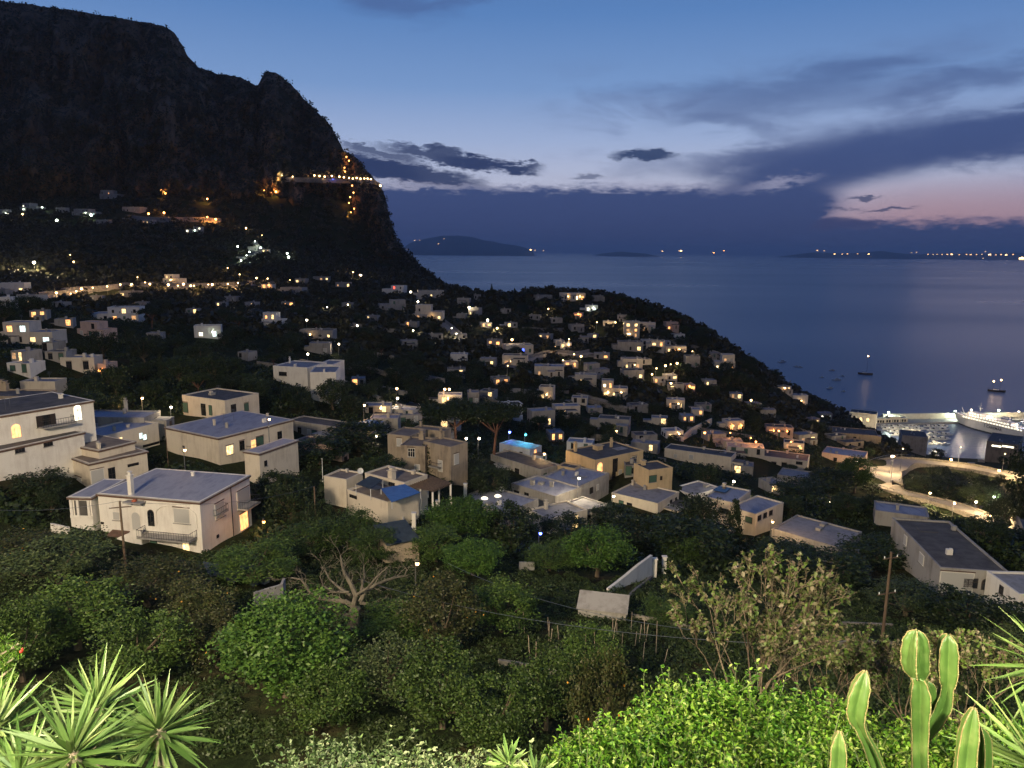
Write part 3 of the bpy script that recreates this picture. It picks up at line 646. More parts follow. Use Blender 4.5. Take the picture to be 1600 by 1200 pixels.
# long wing of cloud sweeping up to the right
for a in [(1240, 272, 110, 34, 12, .55, .95), (1380, 238, 150, 34, 10, .5, .95), (1520, 215, 140, 28, 8, .55, .9), (1640, 205, 120, 30, 8, .5, .9), (1180, 250, 70, 18, 12, .7, .7), (1232, 315, 66, 34, 0, .5, 1), (1258, 328, 36, 26, 0, .5, .9)]:
    sky = mix(ell(*a[:5], soft=a[5], k=a[6], az=AZs if a[3] > 30 else None, el=ELs if a[3] > 30 else None), sky, BLUE)
# low bank along the horizon
nD = mth('SUBTRACT', wn(13, 3, .7, 0, 2.2), .5)
bank_hi = azel(900, 293)[1]; bank_lo = azel(1450, 345)[1]
top = mth('SUBTRACT', bank_hi, mth('MULTIPLY', S(mth('ADD', AZd, mth('MULTIPLY', nD, 3.5)), azel(1235, 330)[0], azel(1320, 330)[0]), bank_hi-bank_lo))
bank = S(mth('SUBTRACT', top, mth('ADD', EL, mth('ADD', mth('MULTIPLY', nC, 1.3), mth('MULTIPLY', nD, .9)))), -.4, .5)
sky = mix(bank, sky, BLUE)
EQ = mth('ADD', EL, mth('MULTIPLY', nC, .35))
for a in [(1322, 347, 30, 7, 0, .4, .9), (1300, 352, 22, 8, 0, .5, .9), (1345, 351, 26, 6, 0, .5, .9)]:
    sky = mix(ell(*a[:5], soft=a[5], k=a[6], az=AZd, el=EQ), sky, lin(60, 66, 104))
# dark ragged streaks left of centre
DK = lin(44, 58, 96)
ELr = mth('ADD', EL, mth('ADD', mth('MULTIPLY', nC, 1.4), mth('MULTIPLY', nD, 1.1))); AZr = mth('ADD', AZ, mth('MULTIPLY', nA, 3))
for a in [(640, 272, 110, 15, -7, .5, .95), (590, 262, 70, 14, -10, .5, .9), (700, 246, 95, 10, -9, .55, .9), (765, 258, 75, 10, -6, .55, .9), (690, 232, 26, 5, -4, .6, .8), (810, 262, 36, 6, 0, .6, .8), (600, 240, 60, 6, -12, .6, .8), (560, 250, 40, 12, -12, .6, .8)]:
    sky = mix(ell(*a[:5], soft=a[5]*.7, k=a[6], az=AZr, el=ELr), sky, DK)
ELq = mth('ADD', EL, mth('ADD', mth('MULTIPLY', nC, .7), mth('MULTIPLY', nD, .8))); AZq = mth('ADD', AZ, mth('MULTIPLY', nD, 1.6))
for a in [(1006, 242, 48, 7, 0, .4, .95), (918, 276, 22, 3, 4, .5, .7), (1350, 310, 20, 2.2, 0, .5, .8), (1390, 327, 28, 2.6, 4, .5, .8), (1320, 327, 26, 1.5, 0, .5, .5)]:
    sky = mix(ell(*a[:5], soft=a[5], k=a[6], az=AZq, el=ELq), sky, lin(44, 62, 100))
for a in [(1220, 286, 40, 7, 8, .9, .6), (670, 290, 70, 5, -2, .8, .5), (1000, 288, 120, 8, -4, .8, .3)]:
    sky = mix(ell(*a[:5], soft=a[5], k=a[6], az=AZr, el=ELr), sky, lin(165, 165, 190))
sky = mix(S(mth('MULTIPLY', EL, -1), 0, 3), sky, lin(30, 36, 64))
ns = nt.nodes.new("ShaderNodeTexSky"); ns.sky_type = 'NISHITA'; ns.sun_disc = False; ns.sun_elevation = math.radians(-4); ns.sun_rotation = math.radians(38)
nadd = nt.nodes.new("ShaderNodeMixRGB"); nadd.blend_type = 'ADD'; nadd.inputs[0].default_value = .012; L(sky, nadd.inputs[1]); L(ns.outputs[0], nadd.inputs[2])
bg = nt.nodes.new("ShaderNodeBackground"); L(nadd.outputs[0], bg.inputs[0]); bg.inputs[1].default_value = 1.08
out = nt.nodes.new("ShaderNodeOutputWorld"); L(bg.outputs[0], out.inputs[0])
w.cycles.sampling_method = 'MANUAL'; w.cycles.sample_map_resolution = 512
SC.view_settings.view_transform = 'Standard'; SC.view_settings.look = 'None'; SC.view_settings.exposure = 0; SC.view_settings.gamma = 1
# ---------------------------------------------------------------- lights
def light(name, typ, loc, energy, col, size=.3, rot=None, **kw):
    l = bpy.data.lights.new(name, typ); l.energy = energy; l.color = col
    if typ == 'SUN': l.angle = size
    elif typ == 'AREA': l.size = size
    else: l.shadow_soft_size = size
    for k, v in kw.items(): setattr(l, k, v)
    o = bpy.data.objects.new(name, l); COL.objects.link(o); o.location = tuple(loc)
    if rot: o.rotation_euler = rot
    return o
# the town behind the viewer lights the near walls; one flood lamp on the terrace lights the planting
light('town_street_lighting', 'POINT', (-44, -16, 170), 520000, (1, .80, .56), 7)
light('terrace_flood_lamp', 'POINT', (.6, -2.8, 153.2), 400, (1, .96, .74), .35)
light('garden_fill_light', 'POINT', (4, -15, 164), 60000, (.98, 1, .64), .9)  # unseen fill light added to brighten the garden trees
sn = light('dusk_sun', 'SUN', (0, 0, 300), .03, (1, .72, .6), math.radians(20)); sn.rotation_euler = (math.radians(86), 0, math.radians(142))
c = SC.cycles
SC.render.engine = 'CYCLES'; c.use_denoising = True; c.max_bounces = 5; c.diffuse_bounces = 2; c.glossy_bounces = 3; c.transmission_bounces = 4
c.caustics_reflective = False; c.caustics_refractive = False; c.sample_clamp_indirect = 4; c.use_light_tree = True; c.use_adaptive_sampling = True; c.adaptive_threshold = .03; c.volume_bounces = 0

# even sea air over the whole place
mt = bpy.data.materials.new('haze_air'); mt.use_nodes = True; M['haze_air'] = mt; hn = mt.node_tree
for q in list(hn.nodes): hn.nodes.remove(q)
pv = hn.nodes.new("ShaderNodeVolumePrincipled"); pv.inputs['Color'].default_value = (.72, .82, 1, 1); pv.inputs['Density'].default_value = .5/13000; pv.inputs['Anisotropy'].default_value = .2
ho = hn.nodes.new("ShaderNodeOutputMaterial"); hn.links.new(pv.outputs[0], ho.inputs['Volume'])
mb = MB(); mb.prism([(-90000, -200), (90000, -200), (90000, 61000), (-90000, 61000)], -61, 548); o = mb.build('haze', mt, origin=(0, 0, 0)); o['kind'] = 'stuff'
# ================================================================ building generator
FOOT = []      # (x,y,r) keep trees away
CLEAR = []     # (u0,v0,u1,v1,Y) picture boxes not to be hidden by nearer trees
V3 = lambda xy, z: np.array([xy[0], xy[1], z])
def face_frame(b, face):
    if face == 'a': t = b.da; n = -b.dc; Ln = b.la
    else: t = b.dc; n = -b.da; Ln = b.lc
    return t, n, Ln
GLASS = {'dimmer': 'window_dimmer', 'bright': 'window_bright', 'warm': 'window_warm', 'orange': 'window_orange', 'white': 'window_white', 'cool': 'window_cool', 'dark': 'glass_dark', 'dark2': 'glass_dark', 'blind': 'shutter_white', 'green': 'shutter_green', 'shutter': 'glass_dark', 'blue': 'window_blue', 'cyan': 'window_cyan', 'red': 'window_red'}
def add_window(root, b, face, s, z, w, h, kind, fine=True, frame_mat=None):
    """window or door unit centred at s metres along the face and height z"""
    t, n, Ln = face_frame(b, face)
    w = min(w, Ln*.9); s = min(max(s, w/2+.15), Ln-w/2-.15)
    arch = kind.startswith('arch'); k = kind[4:] if arch else kind
    gm = M[GLASS[k]]; T = V3(t, 0); Nn = V3(n, 0); c = V3(b.b+t*s, z)
    def shape(mb, w_, h_, d0, d1):
        if arch:
            pts = [(-w_/2, -h_/2), (w_/2, -h_/2)]+[(w_/2*math.cos(a), h_/2-w_/2+w_/2*math.sin(a)) for a in np.linspace(0, PI, 9)]
        else: pts = [(-w_/2, -h_/2), (w_/2, -h_/2), (w_/2, h_/2), (-w_/2, h_/2)]
        m_ = len(pts); vs = [c+T*p[0]+Nn*d0+np.array([0, 0, p[1]]) for p in pts]+[c+T*p[0]+Nn*d1+np.array([0, 0, p[1]]) for p in pts]
        cr = np.cross(T, [0, 0, 1.])
        fs = [tuple(range(m_, 2*m_)), tuple(range(m_-1, -1, -1))]+[(i_, (i_+1) % m_, m_+(i_+1) % m_, m_+i_) for i_ in range(m_)]
        if np.dot(cr, Nn) < 0: fs = [f[::-1] for f in fs]
        mb.add(vs, fs)
    isdoor = h/w > 1.7 and not fine
    if not fine:
        mb = MB(); shape(mb, w, h, -.02, .06); o = mb.build('window', gm, root); return o
    fm = frame_mat or ('shutter_dark' if k in ('dark', 'shutter', 'green') else 'white_plaster')
    mb = MB(); shape(mb, w+.16, h+.16, -.02, .05); fr = mb.build('window' if h/w < 1.75 else 'door', M[fm], root)
    mb = MB(); shape(mb, w, h, .051, .075); mb.build('pane' if k not in ('blind', 'green') else 'shutter', gm, fr)
    if k not in ('blind', 'green'):
        mb = MB()
        nb = 2 if k == 'dark2' or w > 1.1 else 1
        for q in range(1, nb+1):
            x = -w/2+w*q/(nb+1); mb.obox(c+T*(x-.03)+Nn*.075-np.array([0, 0, h/2]), T*.06, Nn*.02, np.array([0, 0, h-(w/2 if arch else 0)]))
        mb.obox(c-T*(w/2)+Nn*.096+np.array([0, 0, h*.12]), T*w, Nn*.02, np.array([0, 0, .05])); mb.build('glazing_bars', M[fm], fr)
    if k == 'shutter':
        for sg in (-1, 1):
            mb = MB(); mb.obox(c+T*(sg*(w*.36))-T*.28*w/2+Nn*.12-np.array([0, 0, h/2]), T*w*.28, Nn*.05, np.array([0, 0, h])); mb.build('shutter', M['shutter_dark'], fr)
    if k in ('blind', 'green'):
        mb = MB()
        for q in range(int(h/.16)): mb.obox(c-T*(w/2-.05)+Nn*.076+np.array([0, 0, -h/2+.05+q*.16]), T*(w-.1), Nn*.012, np.array([0, 0, .03 if not arch or q*.16 < h-w/2 else .0001]))
        if not arch: mb.build('slats', gm, fr)
    if not arch and h/w < 1.7 and h > .5:
        mb = MB(); mb.obox(c-T*(w/2+.18)-np.array([0, 0, h/2+.17]), T*(w+.36), Nn*.17, np.array([0, 0, .08])); mb.build('sill', M['concrete'], fr)
        mb = MB(); mb.obox(c-T*(w/2+.15)+np.array([0, 0, h/2+.18]), T*(w+.3), Nn*.14, np.array([0, 0, .07])); 
        if h > 1.3 and k != 'shutter': mb.build('lintel_hood', M['trim_brown'] if frame_mat is None else M['concrete'], fr)
    return fr
def win_px(root, b, face, u, v, w, h, kind):
    t, n, Ln = face_frame(b, face); d = ray(u, v); n3 = V3(n, 0)
    den = d@n3
    if abs(den) < 1e-6: return
    k = ((V3(b.b, 0)-CAM)@n3)/den; p = CAM+d*k; s = (p[:2]-b.b)@t
    if s < -2 or s > Ln+2: print('window off face', u, v, round(s, 1), round(Ln, 1)); return
    z = min(p[2], b.z1-.25-h/2); z = max(z, b.zb+h/2)
    add_window(root, b, face, s, z, w, h, kind)
def build_blk(root, b, wall, roofm, trim=None, parapet=.32, first=True, plinth=False, chimneys=()):
    poly = b.poly; mb = MB(); mb.prism(poly, b.zb, b.z1); mb.build('wall', M[wall], root)
    # roof deck, parapet ring and a projecting cornice line
    def ring(mb, e0, e1, z0, z1):
        c = sum(poly)/4
        out = [p+(-b.dc if i in (0, 3) else b.dc)*e0+(-b.da if i in (0, 1) else b.da)*e0 for i, p in enumerate(poly)]
        inn = [p+(-b.dc if i in (0, 3) else b.dc)*e1+(-b.da if i in (0, 1) else b.da)*e1 for i, p in enumerate(poly)]
        for i in range(4):
            j = (i+1) % 4; q = [out[i], out[j], inn[j], inn[i]]; mb.prism(q, z0, z1)
    mb = MB(); deck = [p+(b.dc if i in (0, 3) else -b.dc)*.12+(b.da if i in (0, 1) else -b.da)*.12 for i, p in enumerate(poly)]
    mb.prism(deck, b.z1-.1, b.z1+.06); rf = mb.build('roof', M[roofm], root)
    mb = MB(); ring(mb, .02, -.2, b.z1+.004, b.z1+parapet); mb.build('parapet', M[wall], rf)
    if trim:
        mb = MB(); ring(mb, .18, .015, b.z1-.26, b.z1-.02); mb.build('cornice', M[trim], rf)
        mb = MB(); ring(mb, .24, -.0, b.z1-.015, b.z1+.05) if False else ring(mb, .20, .025, b.z1-.015, b.z1+.06); mb.build('coping', M['concrete'], rf)
    for (u, v, w, h) in chimneys:
        p = atz(u, v, b.z1+.1)[:2]
        q = p-b.b; sa = min(max(q@b.da, .6), b.la-.6); sc_ = min(max(q@b.dc, .6), b.lc-.6); p = b.b+b.da*sa+b.dc*sc_
        mb = MB(); yaw = math.atan2(b.dc[1], b.dc[0])
        mb.box((p[0], p[1], b.z1+.06+h/2), (w, w, h), yaw); mb.box((p[0], p[1], b.z1+.06+h+.06), (w*1.3, w*1.3, .12), yaw)
        if h > 1: mb.box((p[0], p[1], b.z1+.06+h+.3), (w*.6, w*.6, .36), yaw); mb.box((p[0], p[1], b.z1+.06+h+.52), (w*.95, w*.95, .1), yaw)
        mb.build('chimney', M['stone_plaster' if wall == 'stone_plaster' else wall], rf)
    return rf
def roof_clutter(root, rf, b, rs, dens=1.0, far=False):
    """small things the roofs carry: patches, pipes, tanks, aerials"""
    A = b.la*b.lc
    for q in range(int(min(5, A/45.*dens))):
        p = b.b+b.da*rs.uniform(.15, .85)*b.la+b.dc*rs.uniform(.15, .85)*b.lc; yaw = math.atan2(b.dc[1], b.dc[0])
        k = rs.randint(5); mb = MB(); z = b.z1+.06
        if k == 0: mb.tube([(p[0], p[1], z), (p[0], p[1], z+.9)], .3, 10); mb.tube([(p[0], p[1], z+.9), (p[0], p[1], z+1.0)], [.3, .12], 10); nm, mt = 'water_tank', 'concrete'
        elif k == 1: mb.box((p[0], p[1], z+.2), (1.2, .8, .4), yaw); mb.box((p[0], p[1], z+.43), (1.3, .9, .06), yaw); nm, mt = 'roof_hatch', 'concrete'
        elif k == 2:
            mb.tube([(p[0], p[1], z), (p[0], p[1], z+2.2)], .03, 5)
            for zz in (1.6, 1.85, 2.1): mb.tube([(p[0]-.5, p[1], z+zz), (p[0]+.5, p[1]+.1, z+zz)], .02, 4)
            nm, mt = 'aerial', 'metal_grey'
        elif k == 3: mb.box((p[0], p[1], z+.05), (min(3, b.lc*.3), min(2, b.la*.25), .06), yaw); nm, mt = 'roof_patch', rs.choice(['roof_dark', 'roof_grey', 'concrete'])
        else: mb.box((p[0], p[1], z+.35), (.7, .5, .7), yaw); mb.box((p[0]+.2, p[1]-.02, z+.75), (.3, .3, .1), yaw); nm, mt = 'vent', 'white_plaster'
        mb.build(nm, M[mt], rf)
def reg(b):
    c = sum(b.poly)/4; r = math.hypot(b.la, b.lc)/2; FOOT.append((c[0], c[1], r+.6))
    us, vs = [], []
    for p in b.poly:
        for z in (b.z1, max(b.zb, b.z1-(5 if b.Y < 170 else 1.7))):
            u, v = proj(V3(p, z)); us.append(u); vs.append(v)
    CLEAR.append((min(us)+2, min(vs), max(us)-2, max(vs)-(max(vs)-min(vs))*.12, b.Y))
def annex(root, b, wall, roofm, rs, face=None, n_=1):
    """low lean-to built against a facade"""
    for q in range(n_):
        f_ = face or rs.choice(['a', 'c']); t, n, Ln = face_frame(b, f_); w_ = min(Ln*.5, rs.uniform(2.6, 5)); s0 = rs.uniform(.05, max(.06, Ln-w_-.1)); dp = rs.uniform(1.8, 3.2); zt = b.z1-rs.uniform(.9, 1.7)
        if f_ == 'a': c0 = b.b+t*s0+n*dp; A_ = Blk.__new__(Blk); A_.b = c0; A_.da = b.da; A_.dc = b.dc; A_.la = w_; A_.lc = dp-.01
        else: c0 = b.b+t*s0+n*dp; A_ = Blk.__new__(Blk); A_.b = c0; A_.da = b.da; A_.dc = b.dc; A_.la = dp-.01; A_.lc = w_
        A_.poly = [A_.b, A_.b+A_.dc*A_.lc, A_.b+A_.dc*A_.lc+A_.da*A_.la, A_.b+A_.da*A_.la]; A_.z1 = zt; A_.zb = b.zb; A_.z0 = b.z0; A_.Y = b.Y
        mb = MB(); mb.prism(A_.poly, A_.zb, zt); an = mb.build('annex', M[wall], root)
        mb = MB(); c_ = sum(A_.poly)/4; big = [c_+(p-c_)*1.04 for p in A_.poly]; mb.prism(big, zt+.004, zt+.16); mb.build('annex_roof', M[rs.choice(['roof_dark', 'roof_brown', roofm, 'concrete'])], an)
        tt, nn, LL = face_frame(A_, f_)
        if LL > 1.5:
            p = A_.b+tt*LL*.5; mb = MB(); mb.obox(V3(p-tt*.42+nn*.01, zt-2.25), V3(tt*.84, 0), V3(nn*.05, 0), np.array([0, 0, 1.9])); mb.build('door', M[rs.choice(['shutter_dark', 'shutter_green', 'timber'])], an)
ROOT = {}
rsK = np.random.RandomState(3)
for name, k in K.items():
    b0 = k['blks'][0]; c = sum(b0.poly)/4
    root = empty(k['nm'], (c[0], c[1], b0.z0)); ROOT[name] = root; tag(root, k['label'], k['cat'], k['group'])
    for i, b in enumerate(k['blks']):
        rf = build_blk(root, b, k['wall'], k['roof'], k['trim'], .1 if k['trim'] else .3, chimneys=[q[1:] for q in k['ch'] if q[0] == i])
        if name not in ('villa', 'longshed', 'blueshed'): roof_clutter(root, rf, b, rsK, .9)
        reg(b)
    if name.startswith('slate') or name in ('skylights', 'darkroof', 'longshed', 'greyrow', 'duskrow', 'patched', 'pairroof', 'greysquare', 'litcorner', 'lowwhite', 'brownblock', 'smallterrace'):
        if name not in ('litcorner',): annex(root, b0, k['wall'], k['roof'], rsK, n_=2 if b0.lc*b0.la > 90 else 1)
        for q in range(rsK.randint(2, 5)):
            f_ = rsK.choice(['a', 'c']); Ln = face_frame(b0, f_)[2]; add_window(root, b0, f_, Ln*rsK.uniform(.12, .88), b0.z1-rsK.uniform(1.3, 1.8), rsK.uniform(.7, 1.2), rsK.uniform(.9, 1.3), rsK.choice(['dark', 'blind', 'green', 'dark']))
    for (bi, face, u, v, w_, h_, kind) in k['wins']: win_px(root, k['blks'][bi], face, u, v, w_, h_, kind)
# ================================================================ extras on the key houses
def fpt(b, face, s, z, n_=0.0):
    t, n, Ln = face_frame(b, face); q = b.b+t*s+n*n_; return np.array([q[0], q[1], z])
def fsz(b, face, u, v):
    t, n, Ln = face_frame(b, face); n3 = V3(n, 0); d = ray(u, v); p = CAM+d*(((V3(b.b, 0)-CAM)@n3)/(d@n3)); return (p[:2]-b.b)@t, p[2]
def railing(pts, h, name, mat, parent, gap=.35, r=.025):
    mb = MB()
    for a, c in zip(pts[:-1], pts[1:]):
        a = np.array(a); c = np.array(c); n = max(1, int(np.linalg.norm(c-a)/gap)); up = np.array([0, 0, h])
        mb.tube([a+up, c+up], r*1.5, 5); mb.tube([a+up*.12, c+up*.12], r, 4)
        for i in range(n+1):
            p = a+(c-a)*i/n; mb.tube([p, p+up], r*.8, 4, cap=False)
    return mb.build(name, M[mat], parent)
def balcony(root, b, face, u0, u1, v, depth, h=1.0, mat='concrete', rmat='metal_dark', solid=False):
    s0, z = fsz(b, face, u0, v); s1, _ = fsz(b, face, u1, v); s0, s1 = sorted((s0, s1)); s0 = max(0, s0); s1 = min(face_frame(b, face)[2], s1)
    mb = MB(); P0 = fpt(b, face, s0, z-.1, .0); P1 = fpt(b, face, s1, z-.1, .0); Q = fpt(b, face, s0, z-.1, depth)
    mb.obox(P0, P1-P0, Q-P0, np.array([0, 0, .2])); sl = mb.build('balcony', M[mat], root)
    pts = [fpt(b, face, s0, z+.1, .05), fpt(b, face, s0, z+.1, depth-.06), fpt(b, face, s1, z+.1, depth-.06), fpt(b, face, s1, z+.1, .05)]
    if solid:
        mb = MB()
        for a, c in zip(pts[:-1], pts[1:]):
            dd = (c-a); L_ = np.linalg.norm(dd); nn = np.cross(dd/L_, [0, 0, 1])*.1; mb.obox(a, dd, nn, np.array([0, 0, .8]))
        mb.build('balcony_wall', M['white_plaster'], sl)
    else: railing(pts, h, 'railing', rmat, sl)
    return sl
# --- the villa: balcony, arch surround, entrance bay, stair, loggia on its left
R_ = ROOT['villa']; b = K['villa']['blks'][0]; lo = K['villa']['blks'][1]
balcony(R_, b, 'a', 228, 308, 833, 1.8)
balcony(R_, b, 'c', 371, 398, 796, 1.6)
balcony(R_, b, 'c', 334, 353, 807, .5, .8)
s0, z0 = fsz(b, 'a', 300, 800); s1, _ = fsz(b, 'a', 250, 800); zc = b.z1-2.0
mb = MB(); cx = (s0+s1)/2; rw = abs(s1-s0)/2+.6   # blind arch moulding over the balcony bay
pa = [fpt(b, 'a', cx+rw*math.cos(a), zc+1.35*math.sin(a), .06) for a in np.linspace(0, PI, 15)]; mb.tube([fpt(b, 'a', cx+rw, zc-1.5, .06)]+pa+[fpt(b, 'a', cx-rw, zc-1.5, .06)], .09, 5)
mb.build('arch_moulding', M['white_plaster'], R_)
su, zu = fsz(b, 'a', 215, 786); mb = MB(); mb.obox(fpt(b, 'a', su-1.3, b.z1-.55, 0), fpt(b, 'a', su+1.3, 0, 0)-fpt(b, 'a', su-1.3, 0, 0), fpt(b, 'a', su, 0, 1.2)-fpt(b, 'a', su, 0, 0), np.array([0, 0, .14])); cnp = mb.build('entrance_canopy', M['concrete'], R_)
mb = MB(); mb.ball(fpt(b, 'a', su, b.z1-.3, .6), .35, 8, 5, sc=(1, 1, .6)); mb.build('planter', M['terracotta'], cnp)
sA, zA = fsz(b, 'a', 232, 828); sB, zB = fsz(b, 'a', 186, 852); mb = MB(); nst = 12
for i in range(nst):
    f = (i+.5)/nst; s = sA+(sB-sA)*f; z = b.z0+(zA-b.z0)*(1-i/nst); p = fpt(b, 'a', s-abs(sB-sA)/nst/2, b.zb, .02); q = fpt(b, 'a', s+abs(sB-sA)/nst/2, b.zb, .02); mb.obox(p, q-p, fpt(b, 'a', s, 0, 1.25)-fpt(b, 'a', s, 0, 0), np.array([0, 0, z-b.zb-.1]))
st = mb.build('outside_stair', M['concrete'], R_)
mb = MB(); p0 = fpt(b, 'a', sA, zA, 1.3); p1 = fpt(b, 'a', sB, b.z0+.4, 1.3); e = fpt(b, 'a', sA, 0, 1.45)-fpt(b, 'a', sA, 0, 1.3)
mb.add([p0-[0, 0, zA-b.zb], p1-[0, 0, 1.2], p1+[0, 0, .8], p0+[0, 0, .8], p0-[0, 0, zA-b.zb]+e, p1-[0, 0, 1.2]+e, p1+[0, 0, .8]+e, p0+[0, 0, .8]+e], [(0, 1, 2, 3), (7, 6, 5, 4), (0, 4, 5, 1), (1, 5, 6, 2), (2, 6, 7, 3), (3, 7, 4, 0)]); mb.build('stair_wall', M['white_plaster'], st)
s_, z_ = fsz(b, 'a', 190, 835); mb = MB(); P0 = fpt(b, 'a', s_-1.3, z_+.5, 0); mb.obox(P0, fpt(b, 'a', s_+1.3, z_+.5, 0)-P0, fpt(b, 'a', s_-1.3, z_+.1, 1.3)-P0, np.array([0, 0, .08])); mb.build('tiled_canopy', M['trim_brown'], R_)
s_, z_ = fsz(b, 'a', 262, 840); mb = MB(); P0 = fpt(b, 'a', s_-.8, z_-.35, 0); mb.obox(P0, fpt(b, 'a', s_+.1, z_-.35, 0)-P0, fpt(b, 'a', s_-.8, z_-.35, .35)-P0, np.array([0, 0, .7])); mb.build('air_conditioner', M['white_metal'], R_)
mb = MB(); s_, z_ = fsz(b, 'c', 362, 800); mb.tube([fpt(b, 'c', s_, b.z1-.2, .08), fpt(b, 'c', s_, b.zb+.4, .08)], .06, 6); mb.build('downpipe', M['metal_dark'], R_)
# loggia on the left wing: flat dark panel painted as its shade, with posts
t, n, Ln = face_frame(lo, 'a')
mb = MB(); P0 = fpt(lo, 'a', .2, lo.z1-2.5, .012); mb.obox(P0, fpt(lo, 'a', Ln-.7, 0, 0)-fpt(lo, 'a', .2, 0, 0), fpt(lo, 'a', .2, 0, .02)-fpt(lo, 'a', .2, 0, 0), np.array([0, 0, 2.1])); lg = mb.build('loggia_shade_panel', M['roof_dark'], R_)
mb = MB()
for s_ in (.2, Ln*.55, Ln-.5): P0 = fpt(lo, 'a', s_, lo.z1-2.6, .03); mb.obox(P0, V3(t*.32, 0), V3(n*.15, 0), np.array([0, 0, 2.3]))
mb.obox(fpt(lo, 'a', 0.05, lo.z1-2.8, .03), V3(t*(Ln-.1), 0), V3(n*.12, 0), np.array([0, 0, .35])); mb.build('loggia_posts', M['white_plaster'], lg)
for (u, v) in ((300, 865), (252, 870)): pass
# --- balconies and terraces on the others
balcony(ROOT['bigwhite'], K['bigwhite']['blks'][0], 'c', 385, 402, 706, .9)
balcony(ROOT['stonevilla'], K['stonevilla']['blks'][1], 'a', 674, 690, 727, .8, .8)
balcony(ROOT['westhouse'], K['westhouse']['blks'][0], 'c', 60, 112, 668, 1.6)
balcony(ROOT['solarhouse'], K['solarhouse']['blks'][0], 'a', 1116, 1144, 811, 1.3, solid=True)
b = K['solarhouse']['blks'][0]; mb = MB(); c0 = atz(1128, 765, b.z1+.25); yaw = math.atan2(b.dc[1], b.dc[0]); mb.box((c0[0], c0[1], b.z1+.3), (3.2, 2.4, .08), yaw); mb.build('solar_panel', M['solar'], ROOT['solarhouse'])
# ivy strip on the stone villa
b = K['stonevilla']['blks'][1]
def leaves_mesh(name, C, size, mat, parent=None, origin=None, updir=.35, rs=RS, aspect=.6):
    """C (n,3) centres -> one small diamond leaf each"""
    C = np.asarray(C); n = len(C); d = rs.normal(size=(n, 3)); d[:, 2] *= .7; d /= np.linalg.norm(d, axis=1)[:, None]
    w = rs.normal(size=(n, 3)); w[:, 2] += 0; w -= d*(w*d).sum(1)[:, None]; w /= np.linalg.norm(w, axis=1)[:, None]
    s = (size*rs.uniform(.6, 1.4, n))[:, None] if np.isscalar(size) else size[:, None]
    V = np.stack([C-d*s, C+w*s*aspect, C+d*s, C-w*s*aspect], 1).reshape(-1, 3)
    Fq = np.arange(n*4).reshape(n, 4); return mesh_np(name, V, Fq, M[mat], parent, origin=origin)
t, n, Ln = face_frame(b, 'a'); pts = []
for q in range(900):
    z = RS.uniform(b.z0, b.z1-.3); s = Ln*.93+RS.normal()*(.35+.5*(1-(z-b.z0)/(b.z1-b.z0))); p = fpt(b, 'a', s, z, .12+abs(RS.normal())*.12); pts.append(p)
ivy = leaves_mesh('ivy', pts, .14, 'leaf_dark', origin=pts[0]); tag(ivy, 'dark ivy strip climbing the brown stone villa wall', 'ivy')
# canopy and pergola of the terraced house
Rp = ROOT['pergolahouse']; b = K['pergolahouse']['blks'][2]
can = [(595, 764), (612, 785), (657, 770), (632, 757)]; zc = b.z1+.9
q = [atz(u, v, zc) for u, v in can]; mb = MB(); mb.prism([p[:2] for p in q], zc, zc+.08); cn = mb.build('blue_canopy', M['tarp_blue'], Rp)
mb = MB()
for p in q[:3]: mb.tube([(p[0]*.998, p[1], b.z1-.1), (p[0]*.998, p[1], zc)], .06, 5)
mb.build('canopy_posts', M['white_metal'], cn)
can = [(556, 757), (579, 764), (598, 750), (578, 744)]; zc2 = b.z1+1.6
q = [atz(u, v, zc2) for u, v in can]; mb = MB(); mb.prism([p[:2] for p in q], zc2, zc2+.08); cn = mb.build('dark_awning', M['tarp_dark'], Rp)
mb = MB()
for p in q: mb.tube([(p[0], p[1], b.z1-.1), (p[0], p[1], zc2)], .05, 5)
mb.build('awning_posts', M['white_metal'], cn)
zp = atz(660, 760, 0); zpz = K['pergolahouse']['blks'][1].z1-.5
pg = [atz(u, v, zpz) for u, v in ((638, 760), (668, 743), (704, 756), (676, 768))]
pr = empty('pergola', pg[0]); tag(pr, 'dark slatted timber pergola right of the blue canopy', 'pergola')
mb = MB(); n_ = 13
for i in range(n_+1):
    a = pg[0]+(pg[1]-pg[0])*i/n_; c_ = pg[3]+(pg[2]-pg[3])*i/n_; mb.obox(a, c_-a, (pg[1]-pg[0])/n_*.42, np.array([0, 0, .14]))
mb.build('slats', M['timber'], pr)
mb = MB()
for a, c_ in ((pg[0], pg[1]), (pg[3], pg[2])): mb.obox(a-[0, 0, .16], c_-a, np.array([.1, .1, 0]), np.array([0, 0, .155]))
mb.build('beams', M['timber'], pr)
for p in pg+[(pg[0]+pg[3])/2, (pg[1]+pg[2])/2]:
    mb = MB(); mb.box((p[0], p[1], p[2]-1.9), (.28, .28, 3.6)); mb.build('post', M['white_plaster'], pr)
